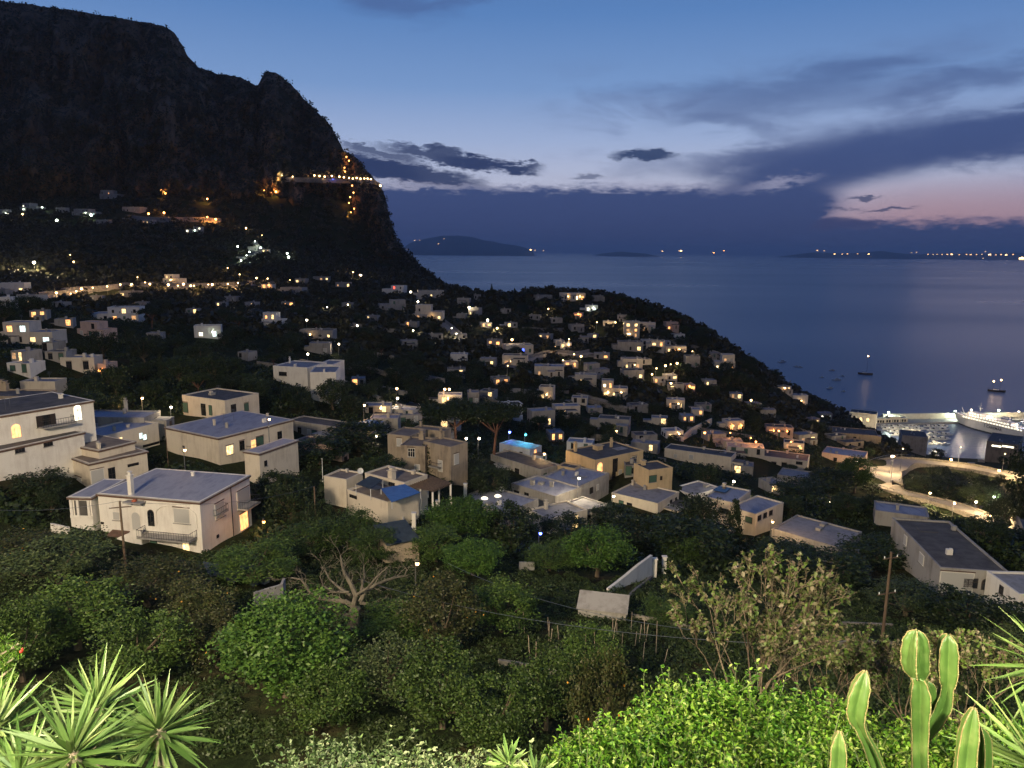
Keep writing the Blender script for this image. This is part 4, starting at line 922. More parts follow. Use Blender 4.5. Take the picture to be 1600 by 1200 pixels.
# white curved terrace walls with pillars in front of that house
def wall_line(px, h, thick, mat, name, label, cat='wall', Yf=None, top=None, z=None, kind=None):
    pts = []
    for (u, v) in px:
        p = hit(u, v) if Yf is None else at(u, v, Yf); pts.append(p)
    mb = MB()
    for i in range(len(pts)-1):
        a, c_ = pts[i], pts[i+1]; d = (c_-a)[:2]; L_ = np.linalg.norm(d)+1e-6; nn = np.array([-d[1], d[0]])/L_*thick
        ha = h if np.isscalar(h) else h[i]; hc = h if np.isscalar(h) else h[i+1]
        mb.prism([a[:2], c_[:2], c_[:2]+nn, a[:2]+nn], [a[2]-1, c_[2]-1, c_[2]-1, a[2]-1], [a[2]+ha, c_[2]+hc, c_[2]+hc, a[2]+ha])
    o = mb.build(name, M[mat], origin=pts[0]); tag(o, label, cat, kind=kind); return o, pts
o, pts = wall_line([(626, 813), (632, 826), (645, 830), (650, 818)], [1.2, .5, .5, 1.3], .25, 'white_plaster', 'garden_wall', 'curved white terrace wall dipping in front of the blue canopy')
o, pts = wall_line([(664, 803), (676, 809), (684, 806), (708, 794)], [1.0, .7, .8, 1.0], .25, 'white_plaster', 'garden_wall', 'white sloping wall between two pillars right of the blue canopy')
for (u, v, lb) in ((647, 828, 'white square pillar at the foot of the curved terrace wall'), (684, 806, 'white square pillar between the pergola and the round trees'), (727, 778, 'white pillar left of the two glowing skylights'), (690, 776, 'white pillar under the outer corner of the pergola')):
    p = hit(u, v); mb = MB(); mb.box((p[0], p[1], p[2]+.9), (.55, .55, 3.2)); mb.box((p[0], p[1], p[2]+2.55), (.7, .7, .14)); tag(mb.build('gate_pillar', M['white_plaster'], origin=p), lb, 'pillar')
# skylights
b = K['skylights']['blks'][0]
for (u, v) in ((757, 778), (778, 774.5)):
    p = atz(u, v, b.z1+.2); mb = MB(); mb.ball((p[0], p[1], b.z1+.1), .62, 12, 6, sc=(1, 1, .5)); mb.build('skylight', M['window_white'], ROOT['skylights'])
# satellite dishes
def dish(u, v, z, lab, r=.5, mat='white_metal', pole=.6):
    p = atz(u, v, z) if z is not None else hit(u, v); rt = empty('satellite_dish', (p[0], p[1], p[2]-pole)); tag(rt, lab, 'satellite dish')
    mb = MB(); mb.tube([(p[0], p[1], p[2]-pole), p], .04, 6); mb.build('mast', M['metal_grey'], rt)
    mb = MB(); D = np.array([.35, -.85, .35]); D /= np.linalg.norm(D); x = np.cross(D, [0, 0, 1.]); x /= np.linalg.norm(x); y = np.cross(x, D)
    rings = [[p+D*(.28*r*f*f)+(x*math.cos(a)+y*math.sin(a))*r*f for a in np.linspace(0, 2*PI, 13)[:-1]] for f in (.01, .35, .7, 1)]
    vs = sum(rings, []); fs = [(i*12+k, i*12+(k+1) % 12, (i+1)*12+(k+1) % 12, (i+1)*12+k) for i in range(3) for k in range(12)]
    mb.add(vs, fs); mb.tube([p, p+D*r*1.1], .02, 4); mb.build('dish', M[mat], rt)
dish(563, 736, K['pergolahouse']['blks'][0].z1+.7, 'white satellite dish on the roof of the cream terraced house')
dish(784, 764, K['skylights']['blks'][0].z1+.7, 'white satellite dish standing behind the two glowing skylights')
dish(514, 822, None, 'white oval satellite dish standing in the bushes below the terraced house', .8, pole=1.4)
# ================================================================ distant houses: uc, vbase, w, h px, lit, wall, extra light, label
FARH = """613,459,38,12,1r,white,0,white ridge-foot house with one red lit window under the cliff shoulder
674,466,44,11,2w,cream,0,long dim house with two small lit windows just below the cliff shoulder
614,484,46,14,0,grey,0,pair of dim white houses below the red lit one
670,500,48,22,3w,cream,1,three storey cream house with bright lamp on its right corner below the ridge
724,478,22,11,1w,grey,0,small pale house near the skyline at the start of the ridge
740,494,20,12,1w,grey,0,small dim house below the skyline cypress
425,512,38,22,3w,white,0,white two storey house with three lit windows on the dark left slope
494,531,58,14,1w,grey,1,wide low villa with one brilliantly lit terrace on the dark left slope
500,553,36,16,0,grey,0,dim vaulted shed below the wide low villa
717,564,30,10,0,white,0,small pale house with arched front in the dark middle slope
713,587,32,10,1w,grey,0,low pale roofed house above the white stair block
455,459,40,9,0,grey,0,dim flat house under the lamp row of the coast road
536,449,26,7,2w,grey,0,tiny house with two joined lit windows under the cliff
502,439,28,6,2w,grey,0,tiny house with two lamps at its door under the cliff
469,443,20,7,1w,grey,0,small house with one orange door light near the coast road end
417,451,20,6,2o,cream,1,small orange lit house at the right end of the coast road
746,468,12,7,0,grey,0,tiny skyline house left of the cypress
703,633,42,15,1w,white,1,low white house with lit window and string of lamps behind the parked cars
740,632,20,18,0,grey,0,square white stair tower beside the big umbrella pine
42,538,88,32,4m,cream,0,large two storey cream house with four differently lit windows at the photo left edge
122,580,56,20,0,cream,0,cream house half hidden by trees above the slate blue roof
161,592,15,22,1o,pink,1,narrow house end glowing pink among dark trees
180,502,76,20,3w,white,0,broad pale house with curved corner and three lit windows on the left slope
142,529,56,24,0,pink,0,dim brown terraced house below the broad pale one
20,457,40,14,1w,white,0,small white house with one lit window near the left edge of the photo
8,481,20,15,0,white,0,white house cut by the left photo edge above the large cream one
42,478,44,16,3y,cream,0,cream house with bright yellow window between the coast road and the large cream house
325,528,44,18,3c,white,1,white house with several cold lights on the dark left slope
267,443,34,13,1w,cream,1,two tier cream house standing beside the lamp row of the coast road
202,464,34,8,1w,grey,0,low dim house just under the coast road lamps
75,551,20,12,0,grey,0,small grey outbuilding right of the large cream house
172,311,34,13,1o,grey,0,pale house alone high under the mountain wall
44,331,38,13,1c,grey,1,pale house with a white lamp at its side high on the left slope
131,337,46,10,3c,grey,1,long white house with cold lights high on the left slope
205,331,34,7,0,grey,0,dim house left of the orange lit road
302,364,26,9,3c,grey,1,small house with a strip of greenish lights below the orange road
8,337,16,9,1c,grey,1,small lit house at the left photo edge high on the slope
924,487,22,9,2c,white,1,white villa with cold lit terrace below the ridge top hotel
903,497,16,7,2o,pink,1,small orange lit house below the ridge top hotel
987,528,27,25,7w,cream,1,three storey cream house crowded with lit windows on the seaward slope
1012,518,26,13,2w,cream,1,cream house right behind the three storey lit one
985,549,44,14,1w,grey,0,long dim house under the three storey lit one
1027,551,24,18,3w,cream,0,cream two storey house with lamp at its lower corner
1056,553,36,11,5w,cream,1,low house with a continuous strip of bright windows near the right skyline
1062,530,20,7,0,white,0,small white house just under the skyline trees
1050,516,22,12,2r,pink,1,house lit red on the skyline of the seaward slope
1082,574,25,17,0,grey,0,dim cream block above the isolated big villa
1132,579,36,24,4w,cream,1,isolated three tier villa with bright ground floor on the seaward spur
988,577,36,16,3w,cream,1,house with brilliantly lit right hand balcony in mid slope
990,593,38,14,1w,grey,0,dim long house under the brilliantly lit balcony
960,621,46,25,6w,cream,2,prominent two storey house flooded with warm light in mid slope
936,589,40,20,1w,grey,0,stepped dim house up the slope from the flooded one
858,589,52,16,4w,cream,0,long house with a row of yellow windows under the blue lit restaurant
915,601,38,15,3w,cream,0,house with three yellow windows left of the prominent flooded one
812,553,50,13,3b,cream,0,restaurant terrace building with blue lights in mid slope
804,572,44,16,4w,cream,1,building with a slanting white lit stair left of the blue lights
853,625,26,20,2w,cream,1,small square house with lit eaves and window
800,656,40,24,0,blue,0,bluish white two storey house beside the dark umbrella pines
849,666,44,24,2w,grey,0,grey two storey house with two warm windows in the valley
887,651,46,16,1w,cream,1,cream house with a strong lamp on its wall in the valley
958,674,56,19,0,grey,0,pair of dark unlit houses in the valley middle
1055,639,32,14,3w,cream,1,low house with blue roof and small warm lights on the far valley side
1056,612,28,11,1w,grey,0,dim house under a single white lamp on the seaward slope
1079,611,16,9,1o,pink,1,tiny orange glowing house right of the single white lamp
1054,687,32,13,1w,white,1,small gabled house with lit arch in the valley
1149,673,32,15,3o,cream,2,orange lit building with tall posts in front above the dim row house
1218,681,46,13,2o,pink,2,reddish orange lit inn near the port road
935,471,22,8,0,grey,0,dim skyline house among ridge pines
903,517,24,9,0,grey,0,dim house left of the three storey lit one
912,536,17,9,0,grey,0,small dim house in the dark wood of mid slope
884,545,20,8,2w,white,1,small white house with two cold lamps in mid slope
850,468,30,6,0,grey,0,long low skyline building left of the hotel
896,469,42,10,8w,cream,3,brightly floodlit hotel on the top of the ridge
1225,612,30,7,1w,cream,1,long seafront house with lit right end above the blue beach bar
1250,632,26,14,2w,white,1,white stepped houses glowing at the seafront beside the blue light
1290,655,22,9,2c,grey,0,dim port house with two cold lamps
1180,640,24,9,0,grey,0,dim house on the spur above the port
1010,692,40,11,0,grey,0,long low shed roof in the valley behind the ochre annex
760,622,26,10,1w,grey,0,low grey house left of the bluish white one
1120,690,36,9,0,grey,0,dim flat roof left of the orange lit building
1335,700,40,9,0,stone,0,low brown building left of the marina trees
690,700,26,9,0,grey,0,small flat roof among the pine trunks
905,706,46,9,0,white,0,low house with white gable end behind the ochre villa
590,650,46,12,1w,cream,1,cream terraced house with glowing lamps at the left end of the car park
625,655,50,12,0,cream,0,cream house with slanted white wall beside the parked cars"""
FILL = """60,614,60,12,cream;88,566,36,12,grey;28,566,30,13,grey;30,585,44,11,white;640,664,46,12,grey;600,672,50,10,grey;700,672,28,9,grey;1006,706,48,13,grey;1145,702,34,12,grey;1165,712,64,9,cream;1133,724,28,12,grey;1212,678,34,11,stone;1262,692,40,13,grey;1240,704,34,10,cream
640,542,28,9,grey;560,604,24,9,grey;762,572,28,11,grey;784,602,30,11,grey;905,632,28,9,cream;1000,644,32,11,grey;1030,664,28,9,cream;1100,642,26,9,grey;1110,604,22,9,grey;1150,624,22,8,grey;940,562,28,9,grey;892,575,26,9,cream;850,531,24,8,grey;952,511,22,8,cream;972,500,17,7,grey;1040,541,18,7,cream
1112,560,18,8,grey;772,541,26,9,grey;760,512,20,7,grey;720,531,22,8,grey;682,531,24,8,grey;642,511,22,7,grey;580,501,22,7,grey;542,481,20,7,grey;360,471,22,7,grey;300,491,20,7,grey;240,532,24,9,grey;380,562,22,8,grey;100,511,28,9,grey;90,481,24,8,grey;1200,650,26,9,grey;1272,663,24,8,pink
1310,690,30,8,grey;1075,660,24,9,grey;1090,650,20,8,cream;930,648,26,9,grey;870,690,26,8,grey;820,716,30,9,grey;1065,715,30,8,grey;1105,728,36,9,cream;985,746,20,7,grey;1160,742,36,9,grey;1215,772,30,9,grey;1050,595,20,8,cream;1010,570,20,7,cream;1030,600,22,8,grey;925,530,18,7,grey;870,505,20,7,grey;835,500,20,7,grey;800,512,20,7,grey;790,490,18,6,grey;720,498,16,6,grey;875,540,16,7,cream;1012,540,22,8,cream
0,462,24,9,grey;60,498,26,9,grey;220,480,20,7,grey;150,470,20,7,grey;390,480,20,7,grey;450,480,22,7,grey;230,350,20,6,grey;95,332,18,7,grey;160,350,22,6,grey;395,392,16,6,grey;415,395,14,5,grey;345,480,18,6,grey"""
FARP = [(float(l.split(',')[0]), float(l.split(',')[1]), l.split(',', 7)[7]) for l in FARH.split('\n')]
rq = np.random.RandomState(21); seen = set()
for it in FILL.replace('\n', ';').split(';'):
    uc, vb, wp, hp, wl_ = it.split(','); uc, vb = float(uc), float(vb)
    cand = sorted((math.hypot(uc-a, (vb-b_)*1.6), a, b_, t) for a, b_, t in FARP)
    for dd, a, b_, t in cand:
        rel = ('left of' if uc < a else 'right of') if abs(uc-a) > abs(vb-b_) else ('above' if vb < b_ else 'below')
        ws = t.split()[:8]
        while ws and ws[-1] in ('the', 'a', 'of', 'with', 'at', 'in', 'on', 'under', 'by', 'its', 'and', 'to', 'from', 'below', 'above', 'between', 'near', 'one', 'two', 'three', 'big', 'small', 'long', 'lit'): ws.pop()
        lb = 'small dim house '+rel+' the '+' '.join(ws)
        if lb not in seen and len(lb.split()) <= 16: break
    seen.add(lb); nl = rq.choice([0, 0, 1, 1, 2]); FARH += '\n%g,%g,%s,%s,%d%s,%s,0,%s' % (uc, vb, wp, hp, nl, rq.choice(['w', 'w', 'o']) if nl else '', wl_, lb.replace('small dim', 'small dim' if nl == 0 else 'small faintly lit'))
WALLK = {'white': 'white_plaster', 'cream': 'cream_plaster', 'grey': 'grey_plaster', 'pink': 'pink_plaster', 'stone': 'stone_plaster', 'blue': 'blue_plaster'}
LITK = {'w': ['warm', 'dimmer', 'orange', 'bright'], 'r': ['red', 'orange'], 'o': ['orange'], 'c': ['white', 'cool'], 'm': ['cool', 'cool', 'orange', 'warm'], 'y': ['bright', 'warm'], 'b': ['blue', 'blue', 'orange'], '0': ['dark']}
LC = {'w': (1, .72, .42), 'r': (1, .25, .12), 'o': (1, .45, .14), 'c': (.9, 1, .9), 'm': (1, .7, .4), 'y': (1, .75, .4), 'b': (.15, .2, 1), '0': (1, .8, .6)}
rsF = np.random.RandomState(11)
for line in FARH.split('\n'):
    a = line.split(',', 7); uc, vb, wp, hp = map(float, a[:4]); lit = a[4]; nl = int(lit[0]); lk = lit[1] if len(lit) > 1 else '0'
    p = hit(uc, vb); Y = p[1]; sc = Y/F*1.0; w_ = wp*sc*.9; h_ = max(hp*sc, 2.4); yaw = rsF.uniform(-.35, .35) if nl < 4 else rsF.uniform(-.12, .12)
    tt = np.array([math.cos(yaw), math.sin(yaw)]); p0 = p[:2]-tt*w_/2; d_ = min(max(w_*.55, 5), 11)
    b = wblk(p0[0], p0[1], p[2], p[2]+h_, yaw, w_, d_); b.zb = p[2]-4; b.z0 = p[2]
    root = empty('house', (p[0], p[1], p[2])); tag(root, a[7], 'hotel' if 'hotel' in a[7] else 'house')
    wall = WALLK[a[5]]; roofm = rsF.choice(['roof_grey', 'roof_blue', 'roof_dark'])
    two = h_ > 5 and w_ > 9
    blks = [b]
    if two:
        wl = w_*rsF.uniform(.45, .7); off = rsF.choice([0, w_-wl]); b.z1 = p[2]+h_*.56
        q0 = p0+tt*off+b.da*d_*.25; b2 = wblk(q0[0], q0[1], b.z1-.5, p[2]+h_, yaw, wl, d_*.8); b2.zb = b2.z0; blks.append(b2)
    for bb in blks:
        rf = build_blk(root, bb, wall, roofm, None, .35, chimneys=()); reg(bb)
        if Y < 420: roof_clutter(root, rf, bb, rsF, 1.3)
        if Y < 520 and bb is b and w_ > 5 and rsF.rand() < .85: annex(root, bb, wall, roofm, rsF, n_=1 if w_ < 9 else 2)
    c_ = p0+tt*w_*rsF.uniform(.2, .8)+b.da*d_*.5; mb = MB(); mb.box((c_[0], c_[1], blks[-1].z1+.5 if not two else b.z1+.6), (.7, .7, 1.2), yaw); mb.build('chimney', M[wall], root)
    # windows
    rows = []; 
    for bb in blks:
        nf = max(1, int((bb.z1-max(bb.z0, p[2]))/2.9)); nc = max(2, int(bb.lc/3.3))
        for f_ in range(nf):
            for c2 in range(nc): rows.append((bb, bb.lc*(c2+.5)/nc, max(bb.z0, p[2])+1.5+f_*2.9))
    rows = [r for r in rows if r[2]+.8 < r[0].z1]
    if not rows: rows = [(b, b.lc/2, (p[2]+b.z1)/2)]
    order = rsF.permutation(len(rows)); fine = Y < 300
    for i_, k_ in enumerate(order):
        bb, s_, z_ = rows[k_]
        if i_ < nl: kind = LITK[lk][i_ % len(LITK[lk])]; ww = rsF.uniform(.7, 1.7); hh = rsF.uniform(1.0, 2.1)
        else:
            if rsF.rand() < .35: continue
            kind = rsF.choice(['dark', 'blind', 'green', 'dark']); ww = rsF.uniform(.8, 1.3); hh = rsF.uniform(1.1, 2)
        add_window(root, bb, 'c', s_, z_, ww, min(hh, (bb.z1-bb.z0)*.8), kind, fine=fine and i_ < 6)
    for q in range(2):
        if rsF.rand() < .6 and (b.z1-p[2]) > 2.6: add_window(root, b, 'a', b.la*(.3+.4*q), p[2]+1.5, 1, 1.2, 'dark', fine=False)
    if a[6] != '0':
        k_ = int(a[6]); pw = {1: 60, 2: 220, 3: 500}[k_]; nn = 1 if k_ == 1 else 2
        for q in range(nn):
            s_ = b.lc*((q+.5)/nn if nn > 1 else rsF.uniform(.2, .8)); lp = fpt(b, 'c', s_, p[2]+2.4, 1.6)
            l_ = light('wall_lamp', 'POINT', lp, pw*(Y/400.)*1.6, LC[lk], .25)
            mb = MB(); mb.ball(lp+[0, 0, 0], .28 if Y < 300 else .42, 8, 5); mb.tube([lp+[0, 0, .2], fpt(b, 'c', s_, p[2]+2.7, 0)], .05, 4)
            o = mb.build('wall_lamp', M['lamp_warm' if lk in 'wym0' else 'lamp_orange' if lk in 'ro' else 'lamp_green' if lk == 'c' else 'lamp_blue'], root)
            o.visible_shadow = True
# ================================================================ road with hairpin
RPX = [(1640, 758, 9), (1600, 750, 8), (1560, 742, 8), (1520, 735, 8), (1480, 729, 8), (1440, 725, 9), (1410, 725, 10), (1388, 731, 13), (1375, 742, 14), (1376, 754, 13), (1390, 765, 11), (1415, 775, 8), (1450, 785, 8), (1490, 796, 7), (1530, 809, 7), (1570, 824, 7), (1610, 840, 7), (1660, 862, 7)]
rc = [atz(1410, 722, 62)]
RP = []
for (u, v, w_) in RPX:
    RP.append((hit(u, v), w_))
def catmull(P_, n):
    P_ = [P_[0]]+list(P_)+[P_[-1]]; out = []
    for i in range(1, len(P_)-2):
        for k in range(n):
            t = k/n; a, b_, c_, d_ = P_[i-1], P_[i], P_[i+1], P_[i+2]
            out.append(.5*((2*b_)+(-a+c_)*t+(2*a-5*b_+4*c_-d_)*t*t+(-a+3*b_-3*c_+d_)*t**3))
    out.append(P_[-2]); return np.array(out)
ctr = catmull([np.r_[p, w_] for p, w_ in RP], 6)
zz = ctr[:, 2].copy()
for _ in range(12): zz[1:-1] = (zz[:-2]+zz[1:-1]+zz[2:])/3
zz = np.maximum(zz, 0)+.8
tg = np.gradient(ctr[:, :2], axis=0); tg /= np.linalg.norm(tg, axis=1)[:, None]; nr_ = np.c_[-tg[:, 1], tg[:, 0]]
hw = ctr[:, 3:4]/2
for sgn in (1,):
    L1 = ctr[:, :2]+nr_*hw; L2 = ctr[:, :2]-nr_*hw
n = len(ctr)
def strip(name, A, B_, za, zb_, mat, parent=None, **kw):
    V = np.r_[np.c_[A, za], np.c_[B_, zb_]]; Fq = np.array([(i, i+1, n+i+1, n+i) for i in range(n-1)]); return mesh_np(name, V, Fq, M[mat], parent, **kw)
road = strip('road', L1, L2, zz, zz, 'asphalt'); road['kind'] = 'structure'
ROADXY = ctr[:, :2]
def wallstrip(name, label, side, th, h, down, mat):
    E = ctr[:, :2]+nr_*(hw*side+.01*side); O = E+nr_*side*th; vs = []; 
    for P_, z_ in ((E, zz-.05), (E, zz+h), (O, zz+h), (O, zz-down)): vs.append(np.c_[P_, z_])
    V = np.concatenate(vs); Fq = []
    for r in range(3):
        for i in range(n-1): Fq.append((r*n+i, r*n+i+1, (r+1)*n+i+1, (r+1)*n+i))
    o = mesh_np(name, V, np.array(Fq), M[mat], origin=V[0]); tag(o, label, 'wall'); return o, O
wo, OUTER = wallstrip('parapet_wall', 'long stone retaining wall with pale coping on the outside of the hairpin road', -1, .35, .8, 6, 'stone_wall')
wi, INNER = wallstrip('parapet_wall', 'low stone wall along the inside of the hairpin road', 1, .3, .5, 5, 'stone_wall')
pts = [np.array([OUTER[i][0], OUTER[i][1], zz[i]+.8]) for i in range(n)]
rl = railing(pts[30:75], .9, 'road_railing', 'metal_grey', None, gap=2.2, r=.05); tag(rl, 'metal railing round the bend of the hairpin road', 'railing')
# ================================================================ trees
def blobs(nb, shape, rs):
    out = []
    while len(out) < nb:
        d = rs.normal(size=3); d /= np.linalg.norm(d); r = rs.uniform(.35, 1)**.5; p = d*r
        q = shape(p, rs)
        if q is not None: out.append(q)
    return np.array(out)
def crown_pts(shape, nb, nl, br, seed):
    rs = np.random.RandomState(seed); B_ = blobs(nb, shape, rs); idx = rs.randint(nb, size=nl)
    d = rs.normal(size=(nl, 3)); d /= np.linalg.norm(d, axis=1)[:, None]; r = rs.uniform(0, 1, nl)**.45
    s = br*rs.uniform(.45, 1.65, nb)
    P_ = B_[idx]+d*(r*s[idx])[:, None]*np.array([1, 1, .75]); return P_, B_
def sh_round(p, rs): return np.array([p[0]*.40, p[1]*.40, .60+p[2]*.31]) if p[2] > -.75 else None
def sh_loose(p, rs): return np.array([p[0]*.42, p[1]*.42, .58+p[2]*.34])
def sh_pine(p, rs): return np.array([p[0]*.45, p[1]*.45, .86+p[2]*.09-(p[0]**2+p[1]**2)*.06]) if p[2] > -.4 else None
def sh_cyp(p, rs):
    z = .5+p[2]*.46; k = .34*(1-max(0, (z-.25))/.78)**.7; return np.array([p[0]*k, p[1]*k, z])
def sh_bush(p, rs): return np.array([p[0]*.42, p[1]*.42, .42+p[2]*.42])
TEMPL = {}
def template(key, shape, nb, nl, br, ls, leafm, barkm, trunk, seed, fruit=0):
    P_, B_ = crown_pts(shape, nb, nl, br, seed); rs = np.random.RandomState(seed)
    cr = leaves_mesh('crown', P_, ls, leafm, rs=rs, origin=(0, 0, 0)); COL.objects.unlink(cr)
    mb = MB(); top = .5 if trunk == 'r' else (.82 if trunk == 'p' else .8)
    lean = rs.normal(size=2)*.03; tr = .03 if trunk != 'p' else .022
    path = [np.array([lean[0]*f*f*3, lean[1]*f*f*3, top*f*.8]) for f in (-.08, .25, .5, .75, 1)]
    mb.tube(path, [tr*1.25, tr, tr*.85, tr*.75, tr*.6], 7)
    for q in rs.permutation(len(B_))[:{'c': 3, 'p': 6}.get(trunk, 12)]:
        e = B_[q]; st = path[3] if trunk != 'r' else path[2+rs.randint(2)]; md = (st*.5+e*.5)+np.array([0, 0, -.03 if trunk != 'p' else .02]); mb.tube([st, md, e*.92+st*.08], [tr*.5, tr*.3, tr*.1], 5, cap=False)
    tk = mb.build('trunk', M[barkm], origin=(0, 0, 0)); COL.objects.unlink(tk)
    fr = None
    if fruit:
        mbf = MB(); idx = rs.randint(len(P_), size=fruit)
        for i in idx: mbf.ball(P_[i]*np.array([1.06, 1.06, 1.0]), .0105, 5, 4)
        fr = mbf.build('fruit', M['fruit'], origin=(0, 0, 0)); COL.objects.unlink(fr); fr['kind'] = 'stuff'
    TEMPL[key] = (cr, tk, fr)
for i in range(2): template('bright%d' % i, sh_round, 64, 15000, .13, .0135, 'leaf_bright', 'bark', 'r', 20+i)
for i in range(3): template('garden%d' % i, sh_loose, 46, 10000, .15, .0145, 'leaf_garden', 'bark', 'r', 30+i)
for i in range(2): template('olive%d' % i, sh_loose, 44, 7500, .14, .0135, 'leaf_olive', 'bark', 'r', 40+i)
for i in range(2): template('citrus%d' % i, sh_loose, 42, 8000, .15, .0145, 'leaf_brown', 'bark', 'r', 50+i, 14)
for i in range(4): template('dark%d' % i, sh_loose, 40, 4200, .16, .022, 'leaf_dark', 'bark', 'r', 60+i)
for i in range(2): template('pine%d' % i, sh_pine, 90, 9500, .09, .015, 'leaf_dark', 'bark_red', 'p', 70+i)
template('cypress0', sh_cyp, 90, 4500, .10, .020, 'leaf_dark', 'bark', 'c', 80)
for i in range(3): template('bush%d' % i, sh_bush, 50, 3000, .18, .026, 'leaf_dark', 'bark', 'r', 90+i)
rsT = np.random.RandomState(5)
KNUM = {'bright': 2, 'garden': 3, 'olive': 2, 'citrus': 2, 'dark': 4, 'pine': 2, 'cypress': 1, 'bush': 3}
def tree(kind, x, y, zb, w_, h_, label, cat='tree', group=None, nm=None):
    k = kind+str(rsT.randint(KNUM[kind])); cr, tk, fr = TEMPL[k]
    root = empty(nm or ({'pine': 'umbrella_pine', 'cypress': 'cypress_tree', 'citrus': 'lemon_tree', 'olive': 'olive_tree', 'bush': 'bush'}.get(kind, 'leafy_tree')), (x, y, zb))
    root.rotation_euler = (0, 0, rsT.uniform(0, 2*PI)); root.scale = (w_, w_*rsT.uniform(.9, 1.1), h_)
    for o in (cr, tk, fr):
        if o is None: continue
        c_ = o.copy(); COL.objects.link(c_); c_.parent = root; c_.location = (0, 0, 0)
    tag(root, label, cat, group); return root
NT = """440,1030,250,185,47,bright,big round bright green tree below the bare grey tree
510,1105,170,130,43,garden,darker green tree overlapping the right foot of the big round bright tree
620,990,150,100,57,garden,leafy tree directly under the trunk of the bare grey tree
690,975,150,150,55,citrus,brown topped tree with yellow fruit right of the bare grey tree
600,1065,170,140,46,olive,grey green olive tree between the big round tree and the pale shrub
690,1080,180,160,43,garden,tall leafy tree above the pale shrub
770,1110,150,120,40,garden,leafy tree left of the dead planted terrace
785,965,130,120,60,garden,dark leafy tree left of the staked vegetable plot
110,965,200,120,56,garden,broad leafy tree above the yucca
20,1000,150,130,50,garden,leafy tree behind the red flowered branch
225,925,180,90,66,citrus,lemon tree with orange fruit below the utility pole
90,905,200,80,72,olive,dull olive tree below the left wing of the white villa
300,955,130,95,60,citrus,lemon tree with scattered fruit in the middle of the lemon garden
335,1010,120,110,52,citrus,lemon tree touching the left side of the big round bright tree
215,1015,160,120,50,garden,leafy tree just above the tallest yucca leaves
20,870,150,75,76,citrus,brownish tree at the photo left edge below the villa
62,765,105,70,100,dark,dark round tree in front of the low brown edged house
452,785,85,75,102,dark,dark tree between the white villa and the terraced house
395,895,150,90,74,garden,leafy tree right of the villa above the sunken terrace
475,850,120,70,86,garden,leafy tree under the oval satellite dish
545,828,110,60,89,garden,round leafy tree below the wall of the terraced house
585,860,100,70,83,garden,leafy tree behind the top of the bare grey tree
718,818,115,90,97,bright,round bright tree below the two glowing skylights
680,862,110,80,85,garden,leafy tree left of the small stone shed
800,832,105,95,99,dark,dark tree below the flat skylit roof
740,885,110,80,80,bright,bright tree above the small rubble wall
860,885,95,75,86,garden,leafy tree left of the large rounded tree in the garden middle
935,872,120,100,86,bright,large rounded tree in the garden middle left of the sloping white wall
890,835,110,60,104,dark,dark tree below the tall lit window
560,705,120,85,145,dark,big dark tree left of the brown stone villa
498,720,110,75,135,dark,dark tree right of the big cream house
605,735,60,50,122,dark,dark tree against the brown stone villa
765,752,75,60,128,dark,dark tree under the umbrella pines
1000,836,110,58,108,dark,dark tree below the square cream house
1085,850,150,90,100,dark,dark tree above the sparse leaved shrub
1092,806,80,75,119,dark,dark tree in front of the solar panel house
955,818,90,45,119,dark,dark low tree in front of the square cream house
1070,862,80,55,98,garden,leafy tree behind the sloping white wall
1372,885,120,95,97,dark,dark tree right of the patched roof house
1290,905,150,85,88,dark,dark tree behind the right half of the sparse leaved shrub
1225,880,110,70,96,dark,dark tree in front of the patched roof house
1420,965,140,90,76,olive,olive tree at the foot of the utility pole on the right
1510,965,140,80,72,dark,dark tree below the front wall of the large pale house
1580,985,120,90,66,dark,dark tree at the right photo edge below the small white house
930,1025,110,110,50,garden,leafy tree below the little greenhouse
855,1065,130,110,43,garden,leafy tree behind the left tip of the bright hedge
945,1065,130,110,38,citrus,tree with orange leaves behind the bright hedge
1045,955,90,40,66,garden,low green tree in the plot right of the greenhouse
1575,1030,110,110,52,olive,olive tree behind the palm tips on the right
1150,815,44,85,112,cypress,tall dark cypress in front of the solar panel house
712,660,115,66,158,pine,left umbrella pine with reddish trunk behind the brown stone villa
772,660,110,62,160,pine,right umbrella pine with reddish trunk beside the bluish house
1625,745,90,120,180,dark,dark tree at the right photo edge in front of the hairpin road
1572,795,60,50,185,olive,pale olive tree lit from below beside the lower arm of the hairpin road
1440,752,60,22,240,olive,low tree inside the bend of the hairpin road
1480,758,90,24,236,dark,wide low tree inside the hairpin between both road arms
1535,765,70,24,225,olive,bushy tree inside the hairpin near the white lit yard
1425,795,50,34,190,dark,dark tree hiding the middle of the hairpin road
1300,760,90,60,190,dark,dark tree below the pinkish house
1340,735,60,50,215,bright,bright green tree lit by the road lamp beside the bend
1250,790,100,60,160,dark,dark tree behind the solar panel house
1180,660,30,60,330,dark,tall thin tree left of the orange lit inn
"""
for line in NT.strip().split('\n'):
    a = line.split(',', 6); u, v, wp, hp, Y = map(float, a[:5])
    top = at(u, v-hp/2, Y); w_ = wp*top[1]/F/.96; zb = zg1(top[0], top[1])-.3; h_ = max(top[2]-zb, w_*.45)
    if a[5] in ('pine',): h_ = top[2]-zb
    tree(a[5], top[0], top[1], zb, w_, h_, a[6]); FOOT.append((top[0], top[1], w_*.3))
